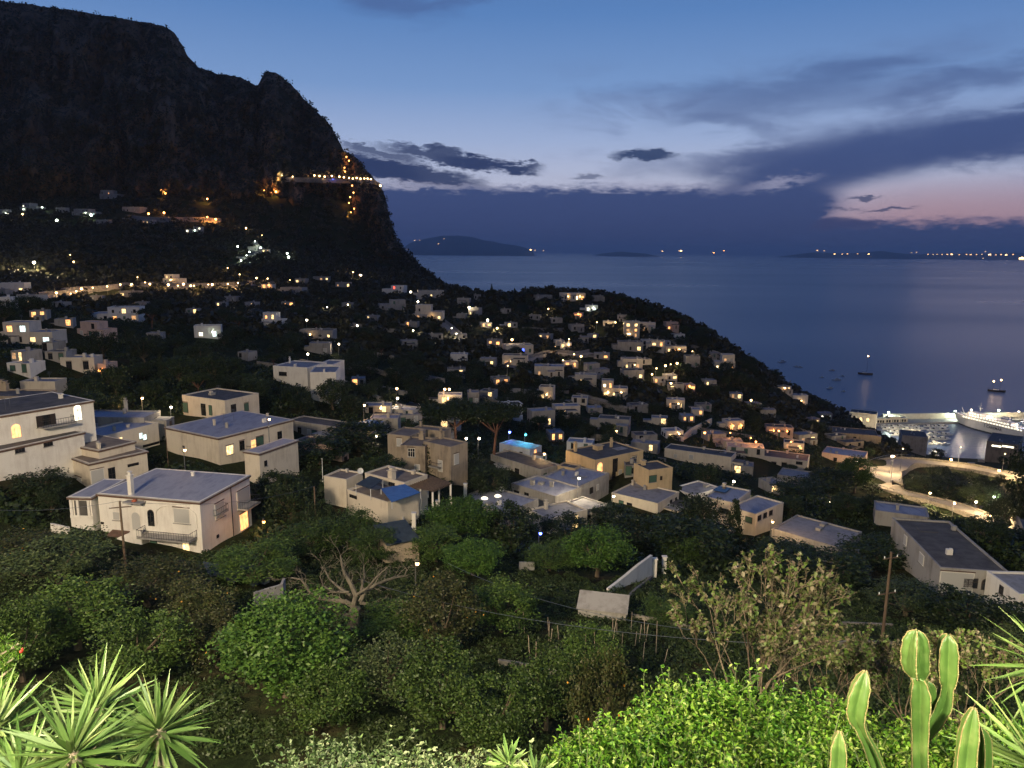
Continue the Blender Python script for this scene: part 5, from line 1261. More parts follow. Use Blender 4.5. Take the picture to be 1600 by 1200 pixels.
# ridge silhouettes
for (u, v, wp, hp, kd, lb) in [(768, 466, 9, 24, 'cypress', 'cypress standing alone on the skyline at the start of the ridge'), (830, 466, 24, 12, 'pine', 'umbrella pine on the skyline left of the hotel'), (912, 462, 14, 12, 'dark', 'round tree on the skyline touching the hotel'),
   (955, 474, 26, 16, 'pine', 'broad umbrella pine on the skyline right of the hotel'), (972, 480, 22, 18, 'pine', 'second umbrella pine right of the hotel'), (985, 487, 18, 18, 'pine', 'umbrella pine stepping down the ridge right of the hotel'), (1000, 490, 12, 18, 'dark', 'pointed tree on the ridge crest above the lit houses'),
   (1020, 497, 22, 14, 'dark', 'bushy tree on the ridge crest above the three storey lit house'), (1062, 508, 26, 16, 'pine', 'umbrella pine beside the red lit skyline house'), (1068, 522, 20, 16, 'dark', 'dark tree under the skyline umbrella pine'), (1100, 545, 18, 22, 'dark', 'upright dark tree above the isolated villa'),
   (1088, 538, 20, 18, 'pine', 'small pine on the skyline between two lit houses'), (1160, 578, 24, 20, 'dark', 'dark tree just right of the isolated villa'), (1175, 590, 22, 20, 'dark', 'dark tree on the seaward spur right of the isolated villa'), (1190, 600, 22, 18, 'dark', 'dark tree at the tip of the seaward spur'),
   (880, 465, 16, 8, 'bush', 'low bush on the skyline left of the hotel'), (800, 472, 18, 8, 'bush', 'low bush on the skyline between cypress and pine'), (790, 470, 12, 10, 'dark', 'small dark tree on the skyline right of the cypress'), (745, 464, 14, 12, 'dark', 'tree at the foot of the cliff on the skyline')]:
    p = hit(u, v+2); h_ = hp*p[1]/F; w_ = wp*p[1]/F; tree(kd, p[0], p[1], p[2]-.5, w_, h_*1.15, lb)
# ---- scattered dark trees, bushes and woodland
FT = np.array(FOOT); CL = np.array(CLEAR)
def clear_of(x, y, r):
    if (np.hypot(FT[:, 0]-x, FT[:, 1]-y) < FT[:, 2]+r*.75).any(): return False
    if (np.hypot(ROADXY[:, 0]-x, ROADXY[:, 1]-y) < 6+r).any(): return False
    return True
KEEP = []
def hides(u, v, wpx, hpx, Y, tol=.0):
    u0, u1, v0, v1 = u-wpx/2, u+wpx/2, v-hpx, v
    m_ = (CL[:, 4] > Y-2)&(CL[:, 0] < u1)&(CL[:, 2] > u0)&(CL[:, 1] < v1)&(CL[:, 3] > v0)
    if m_.any(): return True
    for (ku, kv) in KEEP:
        if u0-1 < ku < u1+1 and v0-2 < kv < v1+1: return True
    return False
# lamps known before the scatter so that trees keep clear of them
def zc(s, k, ox, oy): return [(ox+float(a.split(',')[0])/k, oy+float(a.split(',')[1])/k) for a in s.split()]
LG = {}
LG['coast'] = ('lamp_warm', 'street lamp in the bright row along the coast road under the mountain', 'lamps of the coast road', zc("350,390 440,395 475,380 508,365 578,358 668,350 750,338 822,338 905,325 935,335 1050,340 1110,345 1145,335 1190,345 1210,345 1300,338 1325,338 1422,335 1485,328", 4, 0, 360))
LG['orange'] = ('lamp_orange', 'orange street lamp on the high road under the mountain wall', 'orange lamps of the high road', zc("530,763 585,760 740,775 770,783 740,710 590,690 180,697 945,682 985,685 605,648", 2.286, 0, 0))
LG['cold'] = ('lamp_green', 'cold white lamp of the zigzag lane in the dark upper slope', 'cold lamps of the zigzag lane', zc("910,862 930,885 890,900 880,912 848,880 860,930 1025,905 1030,918 325,768 150,740 202,787 280,630", 2.286, 0, 0))
LG['amber'] = ('lamp_warm', 'small amber lamp among the dark gardens of the upper slope', 'amber lamps of the upper slope', zc("878,815 935,840 812,957 855,980 915,993 955,995 490,990 1035,1000 250,910 262,935 80,765 1260,972 1285,982", 2.286, 0, 0))
LG['slope'] = ('lamp_white', 'lane lamp glowing alone in the dark wooded middle slope', 'lane lamps of the middle slope', zc("522,320 655,305 395,400 710,435 1090,285 1060,465 1300,450 1330,485 1045,225 735,120 1410,322 1585,450 400,612 595,550 1525,400", 4, 380, 400))
LG['sea'] = ('lamp_warm', 'warm lane lamp on the seaward slope below the ridge', 'lane lamps of the seaward slope', zc("190,322 372,168 475,320 403,360 500,395 535,405 445,425 168,452 615,235 707,235 750,242 890,495 985,540 1015,440 983,445 957,452 912,465 1092,380 712,778 115,265 1385,625", 3.2, 740, 430))
LG['port'] = ('lamp_orange', 'orange lamp near the inn above the port', 'orange lamps above the port', [(1216, 673), (1140, 676), (1172, 684), (1235, 690), (1180, 690), (1250, 700)])
for g_ in LG.values(): KEEP += g_[3]
SINGLE = [  # u, v head, height m, Y or None, mat, power, label
 (903, 747, 9, 128, 'lamp_white', 500, 'tall street lamp shining white in the middle of the village'),
 (849, 709, 4, None, 'lamp_warm', 160, 'lamp shining in front of the ochre villa garden'),
 (1145, 752, 4, 150, 'lamp_white', 320, 'brilliant white lamp at the back of the solar panel house'),
 (1296, 785, 7, 178, 'lamp_white', 260, 'star like white lamp standing in the dark trees left of the hairpin road'),
 (957, 775, 2.5, None, 'lamp_white', 60, 'small white lamp left of the square cream house'),
 (568, 633, 5, None, 'lamp_warm', 260, 'greenish glowing lamp at the left end of the car park'),
 (619, 607, 6, None, 'lamp_warm', 130, 'upper of two bright lamps beside the parked cars'),
 (620, 622, 4, None, 'lamp_white', 240, 'lower of two bright lamps beside the parked cars'),
 (694, 608, 5, None, 'lamp_warm', 120, 'left lamp of the pair over the low white house'),
 (701, 608, 5, None, 'lamp_warm', 120, 'right lamp of the pair over the low white house'),
 (587, 681, 3, None, 'lamp_white', 30, 'tiny lamp among the trees left of the brown stone villa'),
 (727, 685, 4, 155, 'lamp_white', 90, 'round white lamp between the pine trunks'),
 (747, 685, 5, 155, 'lamp_white', 90, 'lamp on a post right of the pine trunks'),
 (649, 880, 1.6, 74, 'lamp_warm', 14, 'small garden lamp at the foot of the stone shed'),
 (842, 833, 1.5, 98, 'lamp_blue', 22, 'blue garden light in the trees below the village'),
 (221, 622, 4, None, 'lamp_warm', 380, 'lamp lighting the garden wall behind the slate blue roof'),
 (266, 636, 2.5, 142, 'lamp_white', 120, 'terrace lamp at the left end of the rubble roofed house'),
 (419, 655, 2.5, 124, 'lamp_warm', 30, 'small lamp on the roof edge of the big cream house'),
 (287, 703, 1.5, 105, 'lamp_warm', 10, 'tiny lamp behind the roof of the white villa'),
 (1393, 713, 9, 262, 'lamp_white', 900, 'tall pale post lamp inside the bend of the hairpin road'),
 (1338, 721, 4, 228, 'lamp_white', 160, 'white lamp beside the pinkish house'),
 (1452, 770, 5, 214, 'lamp_warm', 620, 'added lamp in the trees lighting the road bend'),  # added to brighten the inside of the bend
 (1490, 786, 5, 205, 'lamp_warm', 620, 'added lamp lighting the middle of the lower road arm'),  # added so the lower arm reads as lit
 (1485, 718, 6, 318, 'lamp_orange', 900, 'orange lamp over the upper arm of the hairpin road'),
 (1560, 735, 6, 282, 'lamp_orange', 700, 'orange lamp hidden at the far end of the upper road arm'),
 (1524, 784, 5, 215, 'lamp_white', 260, 'white lamp flooding the yard between the road arms'),
 (1552, 776, 6, 222, 'lamp_green', 200, 'greenish lamp on a post beside the flooded yard'),
 (1545, 805, 5, 196, 'lamp_orange', 500, 'orange lamp over the lower road arm'),
 (410, 815, 2.6, 96, 'lamp_orange', 60, 'orange wall light outside the lower door of the villa'),
 (1205, 815, 2.5, 117, 'lamp_warm', 240, 'lamp flooding the yellow wall under the solar panel house'),
 (1105, 825, 2, 122, 'lamp_warm', 60, 'garden light at the foot of the solar panel house'),
 (820, 679, 3, 180, 'window_cyan', 160, 'cyan light on the terrace beside the small blue roofed house'),
 (795, 675, 2, 185, 'lamp_blue', 110, 'deep blue light left of the cyan lit terrace'),
 (53, 410, 8, None, 'lamp_white', 9000, 'dazzling pinkish white floodlight on the upper left slope'),
 (1100, 676, 4, None, 'lamp_orange', 100, 'orange lamp beside the retaining wall above the port lane')]
for q in SINGLE: KEEP.append((q[0], q[1]))
for i_ in range(0, len(ctr), 2):
    KEEP.append(proj((ctr[i_, 0], ctr[i_, 1], zz[i_])))
def lane(px, wid, name, wallh, wmat):
    Pt = [hit(u, v, lift=.6) for u, v in px]; c_ = catmull(Pt, 5); z_ = c_[:, 2].copy()
    for _ in range(5): z_[1:-1] = (z_[:-2]+z_[1:-1]+z_[2:])/3
    t_ = np.gradient(c_[:, :2], axis=0); t_ /= np.linalg.norm(t_, axis=1)[:, None]; n_ = np.c_[-t_[:, 1], t_[:, 0]]; n_ *= np.sign(n_[:, 1:2]+1e-9)
    A = c_[:, :2]-n_*wid/2; B_ = c_[:, :2]+n_*wid/2; z_ = z_+.3; m_ = len(c_); rows = [np.c_[A, z_-4], np.c_[A, z_], np.c_[B_, z_+.01], np.c_[B_, z_+wallh], np.c_[B_+n_*.4, z_+wallh], np.c_[B_+n_*.4, z_-2]]
    V = np.concatenate(rows); Fq = np.array([(r*m_+i, r*m_+i+1, (r+1)*m_+i+1, (r+1)*m_+i) for r in range(5) for i in range(m_-1)])
    o = mesh_np(name, V, Fq, [M['asphalt'], M[wmat]], matidx=[0 if r == 1 else 1 for r in range(5) for i in range(m_-1)]); o['kind'] = 'structure'
    for q in range(0, m_, 4): KEEP.append(proj((c_[q, 0], c_[q, 1], z_[q])))
lane([(60, 466), (88, 461), (110, 457), (145, 453), (190, 449), (235, 446), (280, 450), (300, 448), (330, 449), (375, 446), (410, 444), (440, 447)], 6, 'coast_road', 2.2, 'stone_wall')
lane([(195, 341), (220, 344), (250, 345), (290, 345), (325, 345), (345, 347)], 6, 'high_road', 3.2, 'stone_wall')
lane([(372, 404), (384, 403), (392, 398), (403, 394), (408, 390), (400, 384), (398, 378)], 4, 'zigzag_lane', 1.2, 'stone_wall')
lane([(690, 505), (702, 515), (712, 523), (724, 533)], 4, 'village_lane', 1.6, 'stone_wall')
lane([(796, 575), (812, 568), (840, 560), (868, 552), (900, 556), (925, 552)], 4, 'village_lane', 1.6, 'stone_wall')
rsW = np.random.RandomState(17)
for q in range(34):
    for tr_ in range(20):
        u = rsW.uniform(420, 1280); v = rsW.uniform(500, 730); p = hit(u, v)
        if p[1] < 130 or p[1] > 450 or (np.hypot(FT[:, 0]-p[0], FT[:, 1]-p[1]) < FT[:, 2]+5).any(): continue
        L_ = rsW.uniform(10, 26); yw = rsW.uniform(-.35, .35); n_ = 7; h_ = rsW.uniform(1.2, 2.4); cs = [(p[0]+(i/(n_-1)-.5)*L_*math.cos(yw), p[1]+(i/(n_-1)-.5)*L_*math.sin(yw)+.8*math.sin(i)) for i in range(n_)]
        gz = zg([c_[0] for c_ in cs], [c_[1] for c_ in cs]); mb = MB()
        for i in range(n_-1):
            a = np.array(cs[i]); c2 = np.array(cs[i+1]); mb.prism([a, c2, c2+[0, .5], a+[0, .5]], [gz[i]-1.5, gz[i+1]-1.5]*1+[gz[i+1]-1.5, gz[i]-1.5], [gz[i]+h_, gz[i+1]+h_, gz[i+1]+h_, gz[i]+h_])
        tag(mb.build('terrace_wall', M[rsW.choice(['stone_wall', 'grey_plaster', 'stone_wall'])], origin=(p[0], p[1], p[2])), 'low terrace wall on the dark slope between the village houses', 'wall', 'terrace walls between the houses'); break
nsc = 0; tries = 0; GROUPL = ['dark evergreen tree among the houses of the nearer village', 'dark evergreen tree on the slope between the scattered lit houses', 'dark evergreen tree on the far wooded slope']
PL = []
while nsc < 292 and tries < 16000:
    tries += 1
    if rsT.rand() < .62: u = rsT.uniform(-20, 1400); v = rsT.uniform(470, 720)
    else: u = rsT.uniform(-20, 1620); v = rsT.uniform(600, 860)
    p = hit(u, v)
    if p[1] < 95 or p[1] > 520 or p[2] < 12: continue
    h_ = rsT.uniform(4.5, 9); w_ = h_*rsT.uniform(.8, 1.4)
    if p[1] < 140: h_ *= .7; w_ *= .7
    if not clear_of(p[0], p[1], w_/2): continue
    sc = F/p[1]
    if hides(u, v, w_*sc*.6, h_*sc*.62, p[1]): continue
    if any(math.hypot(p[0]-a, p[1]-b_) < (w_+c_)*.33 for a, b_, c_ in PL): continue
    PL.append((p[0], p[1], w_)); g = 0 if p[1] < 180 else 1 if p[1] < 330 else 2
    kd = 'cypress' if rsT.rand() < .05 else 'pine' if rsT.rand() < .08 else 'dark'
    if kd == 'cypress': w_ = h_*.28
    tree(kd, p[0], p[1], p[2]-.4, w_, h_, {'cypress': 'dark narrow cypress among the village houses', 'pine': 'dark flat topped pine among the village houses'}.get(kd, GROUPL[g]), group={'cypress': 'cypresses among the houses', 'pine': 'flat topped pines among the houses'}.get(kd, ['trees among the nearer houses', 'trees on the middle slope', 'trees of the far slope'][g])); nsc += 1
print('scattered trees', nsc)
def scatter_mass(name, npts, region, leafm, size, kind_label, per=46, leaf=.16, hscale=.8, mind=0, keep=True, rr=(.6, 1.6)):
    rs = np.random.RandomState(hash(name) % 1000 if False else len(name)*7); pts = []
    t = 0
    while len(pts) < npts and t < npts*6:
        t += 1; q = region(rs)
        if q is None: continue
        x, y, s = q
        pts.append((x, y, s))
    A = np.array(pts); z = zg(A[:, 0], A[:, 1])
    r = A[:, 2]
    us = 800+F*(A[:, 0]*RT[0]+A[:, 1]*RT[1]+(z-H)*RT[2])/(A[:, 0]*FW[0]+A[:, 1]*FW[1]+(z-H)*FW[2])
    vs = np.array([proj((a, b_, c_))[1] for a, b_, c_ in zip(A[:, 0], A[:, 1], z)])
    ok = np.ones(len(A), bool)
    for i in range(len(A)):
        if (np.hypot(FT[:, 0]-A[i, 0], FT[:, 1]-A[i, 1]) < FT[:, 2]+r[i]*.3).any() or (np.hypot(ROADXY[:, 0]-A[i, 0], ROADXY[:, 1]-A[i, 1]) < 5.5+r[i]).any(): ok[i] = False
        elif keep and hides(us[i], vs[i], r[i]*1.2*F/A[i, 1], r[i]*1.1*hscale*F/A[i, 1], A[i, 1]): ok[i] = False
    ok &= z > 3
    A = A[ok]; z = z[ok]; n_ = len(A); r = A[:, 2]
    d = rs.normal(size=(n_, per, 3)); d /= np.linalg.norm(d, axis=2)[..., None]; d *= rs.uniform(.3, 1, (n_, per, 1))**.5; d[..., 2] = np.abs(d[..., 2])*hscale*1.5-.1
    C = np.stack([A[:, 0], A[:, 1], z], 1)[:, None]+d*r[:, None, None]
    lf = (r[:, None]*leaf*rs.uniform(.7, 1.5, (n_, per))).ravel()
    o = leaves_mesh(name, C.reshape(-1, 3), lf, leafm, rs=rs, origin=(0, 300, 50)); o['kind'] = 'stuff'; return o
def reg_far(rs):
    u = rs.uniform(-120, 1420); v = rs.uniform(300, 700); d = ray(u, v); Yt = rs.uniform(300, 840)
    x = d[0]/d[1]*Yt; return (x, Yt, rs.uniform(2.2, 5.0))
scatter_mass('far_woodland', 9000, reg_far, 'scrub', 1, '', per=42, leaf=.28)
def reg_mid(rs):
    Yt = rs.uniform(9.5, 18)**2; x = rs.uniform(-.78, .78)*Yt; return (x, Yt, rs.uniform(.9, 2.4))
scatter_mass('undergrowth', 6500, reg_mid, 'leaf_dark', 1, '', per=60, leaf=.16, hscale=.7)
def reg_near(rs):
    Yt = rs.uniform(6.3, 9.6)**2; x = rs.uniform(-.78, .78)*Yt; return (x, Yt, rs.uniform(.35, 1.0))
scatter_mass('garden_ground_cover', 7000, reg_near, 'leaf_olive_dark', 1, '', per=90, leaf=.12, hscale=.5, keep=False)
# scrub clinging to the cliff
rs = np.random.RandomState(2); idx = rs.randint(len(MTAB), size=9000); C = MTAB[idx]; sz = rs.uniform(2, 6.5, 9000)
d = rs.normal(size=(9000, 16, 3)); d /= np.linalg.norm(d, axis=2)[..., None]; d *= rs.uniform(.3, 1, (9000, 16, 1))
C2 = (C[:, None]+d*sz[:, None, None]*np.array([1, 1, .8])).reshape(-1, 3)
o = leaves_mesh('cliff_scrub', C2, np.repeat(sz*.3, 16), 'scrub', rs=rs, origin=(-300, 900, 150)); o['kind'] = 'stuff'
# ================================================================ street lamps
def lamp_proto(mat, r):
    root = empty('street_lamp', (0, 0, 0))
    mb = MB(); mb.tube([(0, 0, -1.5), (0, 0, 0.0)], .09, 6); mb.tube([(0, 0, -.1), (0, 0, .25), (.25, -.05, .42)], .05, 5); pl_ = mb.build('pole', M['metal_dark'], root)
    mb = MB(); mb.ball((.25, -.05, .12), r, 10, 7, sc=(1, 1, 1.1)); la = mb.build('lantern', M[mat], root)
    mb = MB(); mb.tube([(.25, -.05, .12+r*.9), (.25, -.05, .12+r*1.35)], [r*1.15, r*.2], 8); mb.build('lamp_cap', M['metal_dark'], root)
    return root
def put_lamp(mat, p, ground, power, label, group=None, r=.3, col=None, radius=.3):
    """p = lamp head position; pole reaches the ground"""
    root = empty('street_lamp', (p[0], p[1], p[2]-.12)); tag(root, label, 'street lamp', group)
    hgt = max(1.2, p[2]-ground)
    mb = MB(); o3 = np.array(root.location)
    mb.tube([o3+[0, 0, -hgt-.3], o3+[0, 0, -hgt*.5], o3+[0, 0, .3]], [.10, .075, .05], 6)
    mb.tube([o3+[0, 0, .3], o3+[.12, -.05, .42+r], o3+[.22, -.1, .2+r]], .04, 5); mb.build('pole', M['metal_grey'], root)
    mb = MB(); mb.ball(o3+[.22, -.1, .12], r, 10, 7, sc=(1, 1, 1.1)); mb.build('lantern', M[mat], root)
    mb = MB(); mb.tube([o3+[.22, -.1, .12+r*.85], o3+[.22, -.1, .12+r*1.4]], [r*1.1, r*.15], 8); mb.build('lamp_cap', M['metal_dark'], root)
    if power:
        c_ = col or {'lamp_warm': (1, .60, .26), 'lamp_white': (1, .80, .52), 'lamp_orange': (1, .40, .10), 'lamp_green': (.85, 1, .8), 'lamp_blue': (.1, .15, 1), 'window_cyan': (.1, .75, 1)}.get(mat, (1, .8, .6))
        light('lamp_light', 'POINT', np.array(p)+[.22, -1.6-r*1.6, .5], power*1.9, ((1, .70, .36) if 'road' in label and 'hairpin' in label or 'arm' in label or 'bend' in label else c_), radius)
def lamp_at(u, v, h_, Y=None):
    if Y is not None: p = at(u, v, Y); return p, zg1(p[0], p[1])
    p = hit(u, v, lift=h_); return p, zg1(p[0], p[1])
PWR = {'coast': 420, 'orange': 900, 'cold': 240, 'amber': 120, 'slope': 200, 'sea': 150, 'port': 260}
for k_, (mat, lab, grp, pts) in LG.items():
    for i, (u, v) in enumerate(pts):
        p, g_ = lamp_at(u, v, 4.5); Y = p[1]; r = .0011*Y*(.75 if k_ == 'amber' else 1)*rsT.uniform(.55, 1.35)
        put_lamp(mat, p, g_, PWR[k_]*2.6*rsT.uniform(.6, 1.3)*(Y/420.)**1, lab, grp, r=max(.22, r))
for (u, v, h_, Y, mat, pw, lab) in SINGLE:
    p, g_ = lamp_at(u, v, h_, Y); put_lamp(mat, p, min(g_, p[2]-1), pw*2*(3 if ('road' in lab or 'bend' in lab) else 1), lab, r=max(.2, .0016*p[1]*(.6 if pw < 60 else 1)))
for fi, lb in ((22, 'added slim lamp post over the far end of the road bend'), (44, 'added slim lamp post on the outside of the road bend'), (58, 'added slim lamp post where the lower road arm leaves the bend'), (10, 'added slim lamp post over the upper road arm near the photo edge')):  # posts added to spread light along the road
    q = np.array([ctr[fi, 0]-nr_[fi, 0]*hw[fi, 0]*-.8, ctr[fi, 1]-nr_[fi, 1]*hw[fi, 0]*-.8, zz[fi]+9]); put_lamp('lamp_warm', q, zz[fi], 0, lb, r=.22)
    light('lamp_light', 'POINT', (ctr[fi, 0], ctr[fi, 1], zz[fi]+8.5), 8000, (1, .70, .34), .4)  # added light above the road centreline, brightens the asphalt
# lamps of the cliff road and the stepped path on the headland
def cliff_lamp(u, v, mat, lab, grp, pw, r):
    p = mhit(u, v); p = at(u, v, p[1]-(14 if v > 284 else 0)); put_lamp(mat, p, p[2]-4, pw, lab, grp, r=r)
for (u, v) in [(481, 274), (491, 274), (499, 275), (507, 276), (518, 275), (530, 276), (537, 277), (545, 278), (551, 279), (557, 278), (563, 279), (569, 279), (574, 279), (579, 280)]:
    cliff_lamp(u, v, 'lamp_warm', 'lamp in the tight row along the cliff road on the headland', 'lamps of the cliff road', 420, .85)
cliff_lamp(594, 290, 'lamp_warm', 'last lamp of the cliff road on the very edge of the headland', None, 500, 1.1)
cliff_lamp(457, 276, 'lamp_warm', 'small lamp right of the glowing rock hollow', None, 200, .6)
cliff_lamp(521, 280, 'lamp_blue', 'blue light in the row of the cliff road', None, 260, .8)
for (u, v) in [(541, 245), (545, 251), (538, 262), (539, 268), (550, 290), (552, 301), (547, 308), (545, 317), (553, 326), (548, 332), (543, 339), (549, 347), (553, 352), (557, 357), (551, 360)]:
    cliff_lamp(u, v, 'lamp_orange', 'small orange lamp of the zigzag stepped path down the headland cliff', 'lamps of the stepped path', 700, .7)
# cliff road deck
us = np.linspace(440, 596, 60); top = np.array([mhit(u, 277+(u-440)*.03+(u > 585)*(u-585)*.7) for u in us])
yv = top[:, 1].copy()
for _ in range(6): yv[1:-1] = (yv[:-2]+yv[1:-1]+yv[2:])/3
top = np.array([at(u, 278+(u-440)*.03+(u > 585)*(u-585)*.6, y-3) for u, y in zip(us, yv)])
back = top+np.array([0, 14, 0.]); low = top+np.array([0, .5, -4.]); para = top+[0, -.4, 1.]
V = np.concatenate([back, top+[0, 0, 0], para, para+[0, -.5, 0], low]); n6 = len(us)
Fq = np.array([(r*n6+i, r*n6+i+1, (r+1)*n6+i+1, (r+1)*n6+i) for r in range(4) for i in range(n6-1)])
o = mesh_np('cliff_road', V, Fq, M['stone_wall']); o['kind'] = 'structure'
# floodlit hollow in the rock
p = mhit(446, 272); light('grotto_flood_light', 'POINT', p+[0, -13, -4], 26000, (1, .62, .3), 1.0)
mb = MB(); mb.ball(p+[0, -1, -5], .9, 8, 6); tag(mb.build('flood_lamp', M['lamp_warm'], origin=p+[0, -1, -5]), 'floodlight under the glowing rock hollow left of the cliff road lamps', 'floodlight')
# ================================================================ lights on the far shore
def shore(u, v, Y, s, mat, lab, grp):
    p = at(u, v, Y); s = s*1.5; mb = MB(); mb.box((p[0], p[1], max(p[2], 6)), (s, s*.6, s*.45)); mb.box((p[0]+s*.1, p[1], max(p[2], 6)+s*.3), (s*.5, s*.4, s*.2)); 
    o = mb.build('shore_light', M[mat], origin=p); tag(o, lab, 'light', grp)
for (u, v, s, m_) in [(1450, 397.6, 30, 'f'), (1458, 397.8, 22, 'f'), (1464, 397.5, 22, 'f'), (1472, 397.8, 26, 'f'), (1480, 397.6, 34, 'f'), (1487, 397.6, 42, 'w'), (1499, 398, 26, 'f'), (1510, 397.6, 32, 'f'), (1517, 398, 40, 'f'), (1526, 397.8, 26, 'f'), (1534, 397.4, 26, 'f'), (1546, 398, 50, 'w'), (1556, 398.3, 30, 'f'), (1564, 397.8, 36, 'f'), (1572, 398.4, 44, 'w'), (1583, 397.8, 32, 'f'), (1424, 395, 24, 'f'), (1432, 394.6, 20, 'f'), (1540, 393, 22, 'f'), (1304, 397, 26, 'w'), (1316, 397, 26, 'f'), (1324, 396.8, 30, 'f'), (1340, 396.8, 24, 'f'), (1357, 397, 30, 'w'), (1277, 391.5, 34, 'f'), (1288, 392, 24, 'f')]:
    shore(u, v, 23500, s*.8, {'f': 'lamp_far', 'w': 'lamp_warm'}[m_], 'tiny light in the chain along the far shore on the right', 'lights of the far shore')
for (u, v, s, lab) in [(636, 390.6, 34, 'tiny light at the left foot of the left island'), (648, 375.5, 26, 'tiny light high on the left slope of the left island'), (656, 375.5, 18, 'faint light high on the left island'), (685, 381, 24, 'single tiny light in the middle of the left island'), (694, 373, 16, 'faint light near the top of the left island'),
                       (829, 390.5, 40, 'brightest light just right of the left island'), (836, 391, 22, 'small light right of the left island tip'), (849, 391.5, 20, 'faint light between the two islands'), (1035, 392.5, 34, 'light on the horizon right of the small island'), (1061, 392, 26, 'faint light on the horizon in the middle'), (1064, 392, 44, 'bright light on the horizon in the middle'), (1115, 395, 34, 'orange light on the horizon'), (1131, 391.6, 24, 'small light above the orange horizon light'), (1536, 403.5, 22, 'white light of a boat below the far shore lights'), (1596, 404, 90, 'bright yellow ship light cut by the right photo edge')]:
    shore(u, v, 22500, s*.8, 'lamp_orange' if 'orange' in lab else 'lamp_warm' if 'bright' in lab else 'lamp_far', lab, None)
# ================================================================ harbour
def quad_slab(px, z0, z1, name, mat):
    q = [atz(u, v, z1)[:2] for u, v in px]; mb = MB(); mb.prism(q, z0, z1); o = mb.build(name, M[mat], origin=(q[0][0], q[0][1], 0)); o['kind'] = 'structure'; return o
quad_slab([(1366, 665), (1366, 655.5), (1500, 656), (1660, 662), (1660, 656), (1360, 649)], -3, 2.0, 'quay', 'concrete') if False else None
qa = atz(1362, 664, 2)[:2]; qb = atz(1470, 659.5, 2)[:2]; qc = atz(1720, 664, 2)[:2]; qd = atz(1720, 652, 2)[:2]; qe = atz(1362, 655, 2)[:2]
mb = MB(); mb.prism([qa, qb, qd*.999+0*qc, qe], -3, 2.0); mb.build('quay', M['concrete'], origin=(qa[0], qa[1], 0))['kind'] = 'structure'
wa = atz(1380, 655, 2); wb = atz(1500, 653.5, 2); wc_ = atz(1720, 651, 2)
mb = MB()
for a, c_ in ((wa, wb), (wb, wc_)):
    d = (c_-a)[:2]; nn = np.array([-d[1], d[0]])/np.linalg.norm(d)*2.2; mb.prism([a[:2], c_[:2], c_[:2]+nn, a[:2]+nn], 1.9, 6.8)
o = mb.build('sea_wall', M['cream_plaster'], origin=wa); tag(o, 'long pale sea wall behind the ferry quay', 'wall')
mb = MB()
for i in range(1):
    a, c_ = wa, wc_; d = (c_-a)[:2]; nn = np.array([-d[1], d[0]])/np.linalg.norm(d); a2 = a[:2]+nn*2.6; c2 = c_[:2]+nn*2.6; mb.prism([a2, c2, c2+nn*12, a2+nn*12], [-3]*4, [5.2, 5.2, -1, -1])
mb.build('breakwater_rocks', M['stone_wall'], origin=wa)['kind'] = 'structure'
# low port houses on the quay root
for (u, v, w_, h_, lb) in [(1376, 661, 9, 4, 'small lit kiosk next to the harbour hall'), (1386, 660.5, 9, 3.5, 'pale kiosk second from the harbour hall on the quay'), (1398, 660, 10, 5, 'pale kiosk in the middle of the quay row'), (1410, 659.5, 9, 3.6, 'last pale kiosk of the quay row')]:
    p = atz(u, v, 2); b_ = wblk(p[0]-w_/2, p[1], 2, 2+h_, 0, w_, 6); b_.zb = 2; rt = empty('kiosk', p); tag(rt, lb, 'kiosk'); build_blk(rt, b_, 'cream_plaster', 'roof_grey', None, .3)
    for s_ in (w_*.25, w_*.5, w_*.75): add_window(rt, b_, 'c', s_, 3.4, 1.6, 2.2, 'dark', fine=False)
# ferry
pb = atz(1489, 663, 0); ps = atz(1598, 691, 0)
ax = (ps-pb)[:2]; LF = 82.0; ax = ax/np.linalg.norm(ax); sd = np.array([-ax[1], ax[0]]);  # sd points away from the viewer
if sd[1] < 0: sd = -sd
LF = np.linalg.norm((ps-pb)[:2]); BW = 13.0
fr_ = empty('ferry', (pb[0], pb[1], 0)); tag(fr_, 'large white ferry moored at the lit quay', 'ferry')
def fp(s, t, z): q = pb[:2]+ax*s+sd*t; return np.array([q[0], q[1], z])
secs = []
ns_ = 22; mbh = MB(); prof = []
for i in range(ns_):
    f = i/(ns_-1); s = f*LF; hw_ = BW/2*min(1, (f/.32))**.62; hwl = hw_*(.55+.45*min(1, f/.2)); zt = 7.8+2.6*max(0, 1-f/.35)**1.4
    s_top = s-6.5*max(0, 1-f/.2); c0 = BW/2
    prof.append([fp(s, c0-hwl, -.5), fp(s, c0-hwl, 1.2), fp(s*.6+s_top*.4, c0-(hwl*.4+hw_*.6), 4.5), fp(s_top, c0-hw_, zt), fp(s_top, c0+hw_, zt), fp(s*.6+s_top*.4, c0+(hwl*.4+hw_*.6), 4.5), fp(s, c0+hwl, 1.2), fp(s, c0+hwl, -.5)])
V = [p_ for r in prof for p_ in r]; Fq = []; mi = []
for i in range(ns_-1):
    for k_ in range(7): Fq.append((i*8+k_, (i+1)*8+k_, (i+1)*8+k_+1, i*8+k_+1)); mi.append(1 if k_ in (0, 6) else 0)
Fq.append(tuple((ns_-1)*8+k_ for k_ in range(8))); mi.append(0)
noisy('ferry_paint', (.66, .60, .54), (.74, .69, .64), .3, .5); plain('hull_dark', (.03, .03, .04), .5)
mesh_np('hull', V, Fq, [M['ferry_paint'], M['hull_dark']], fr_, matidx=mi)
mb = MB()
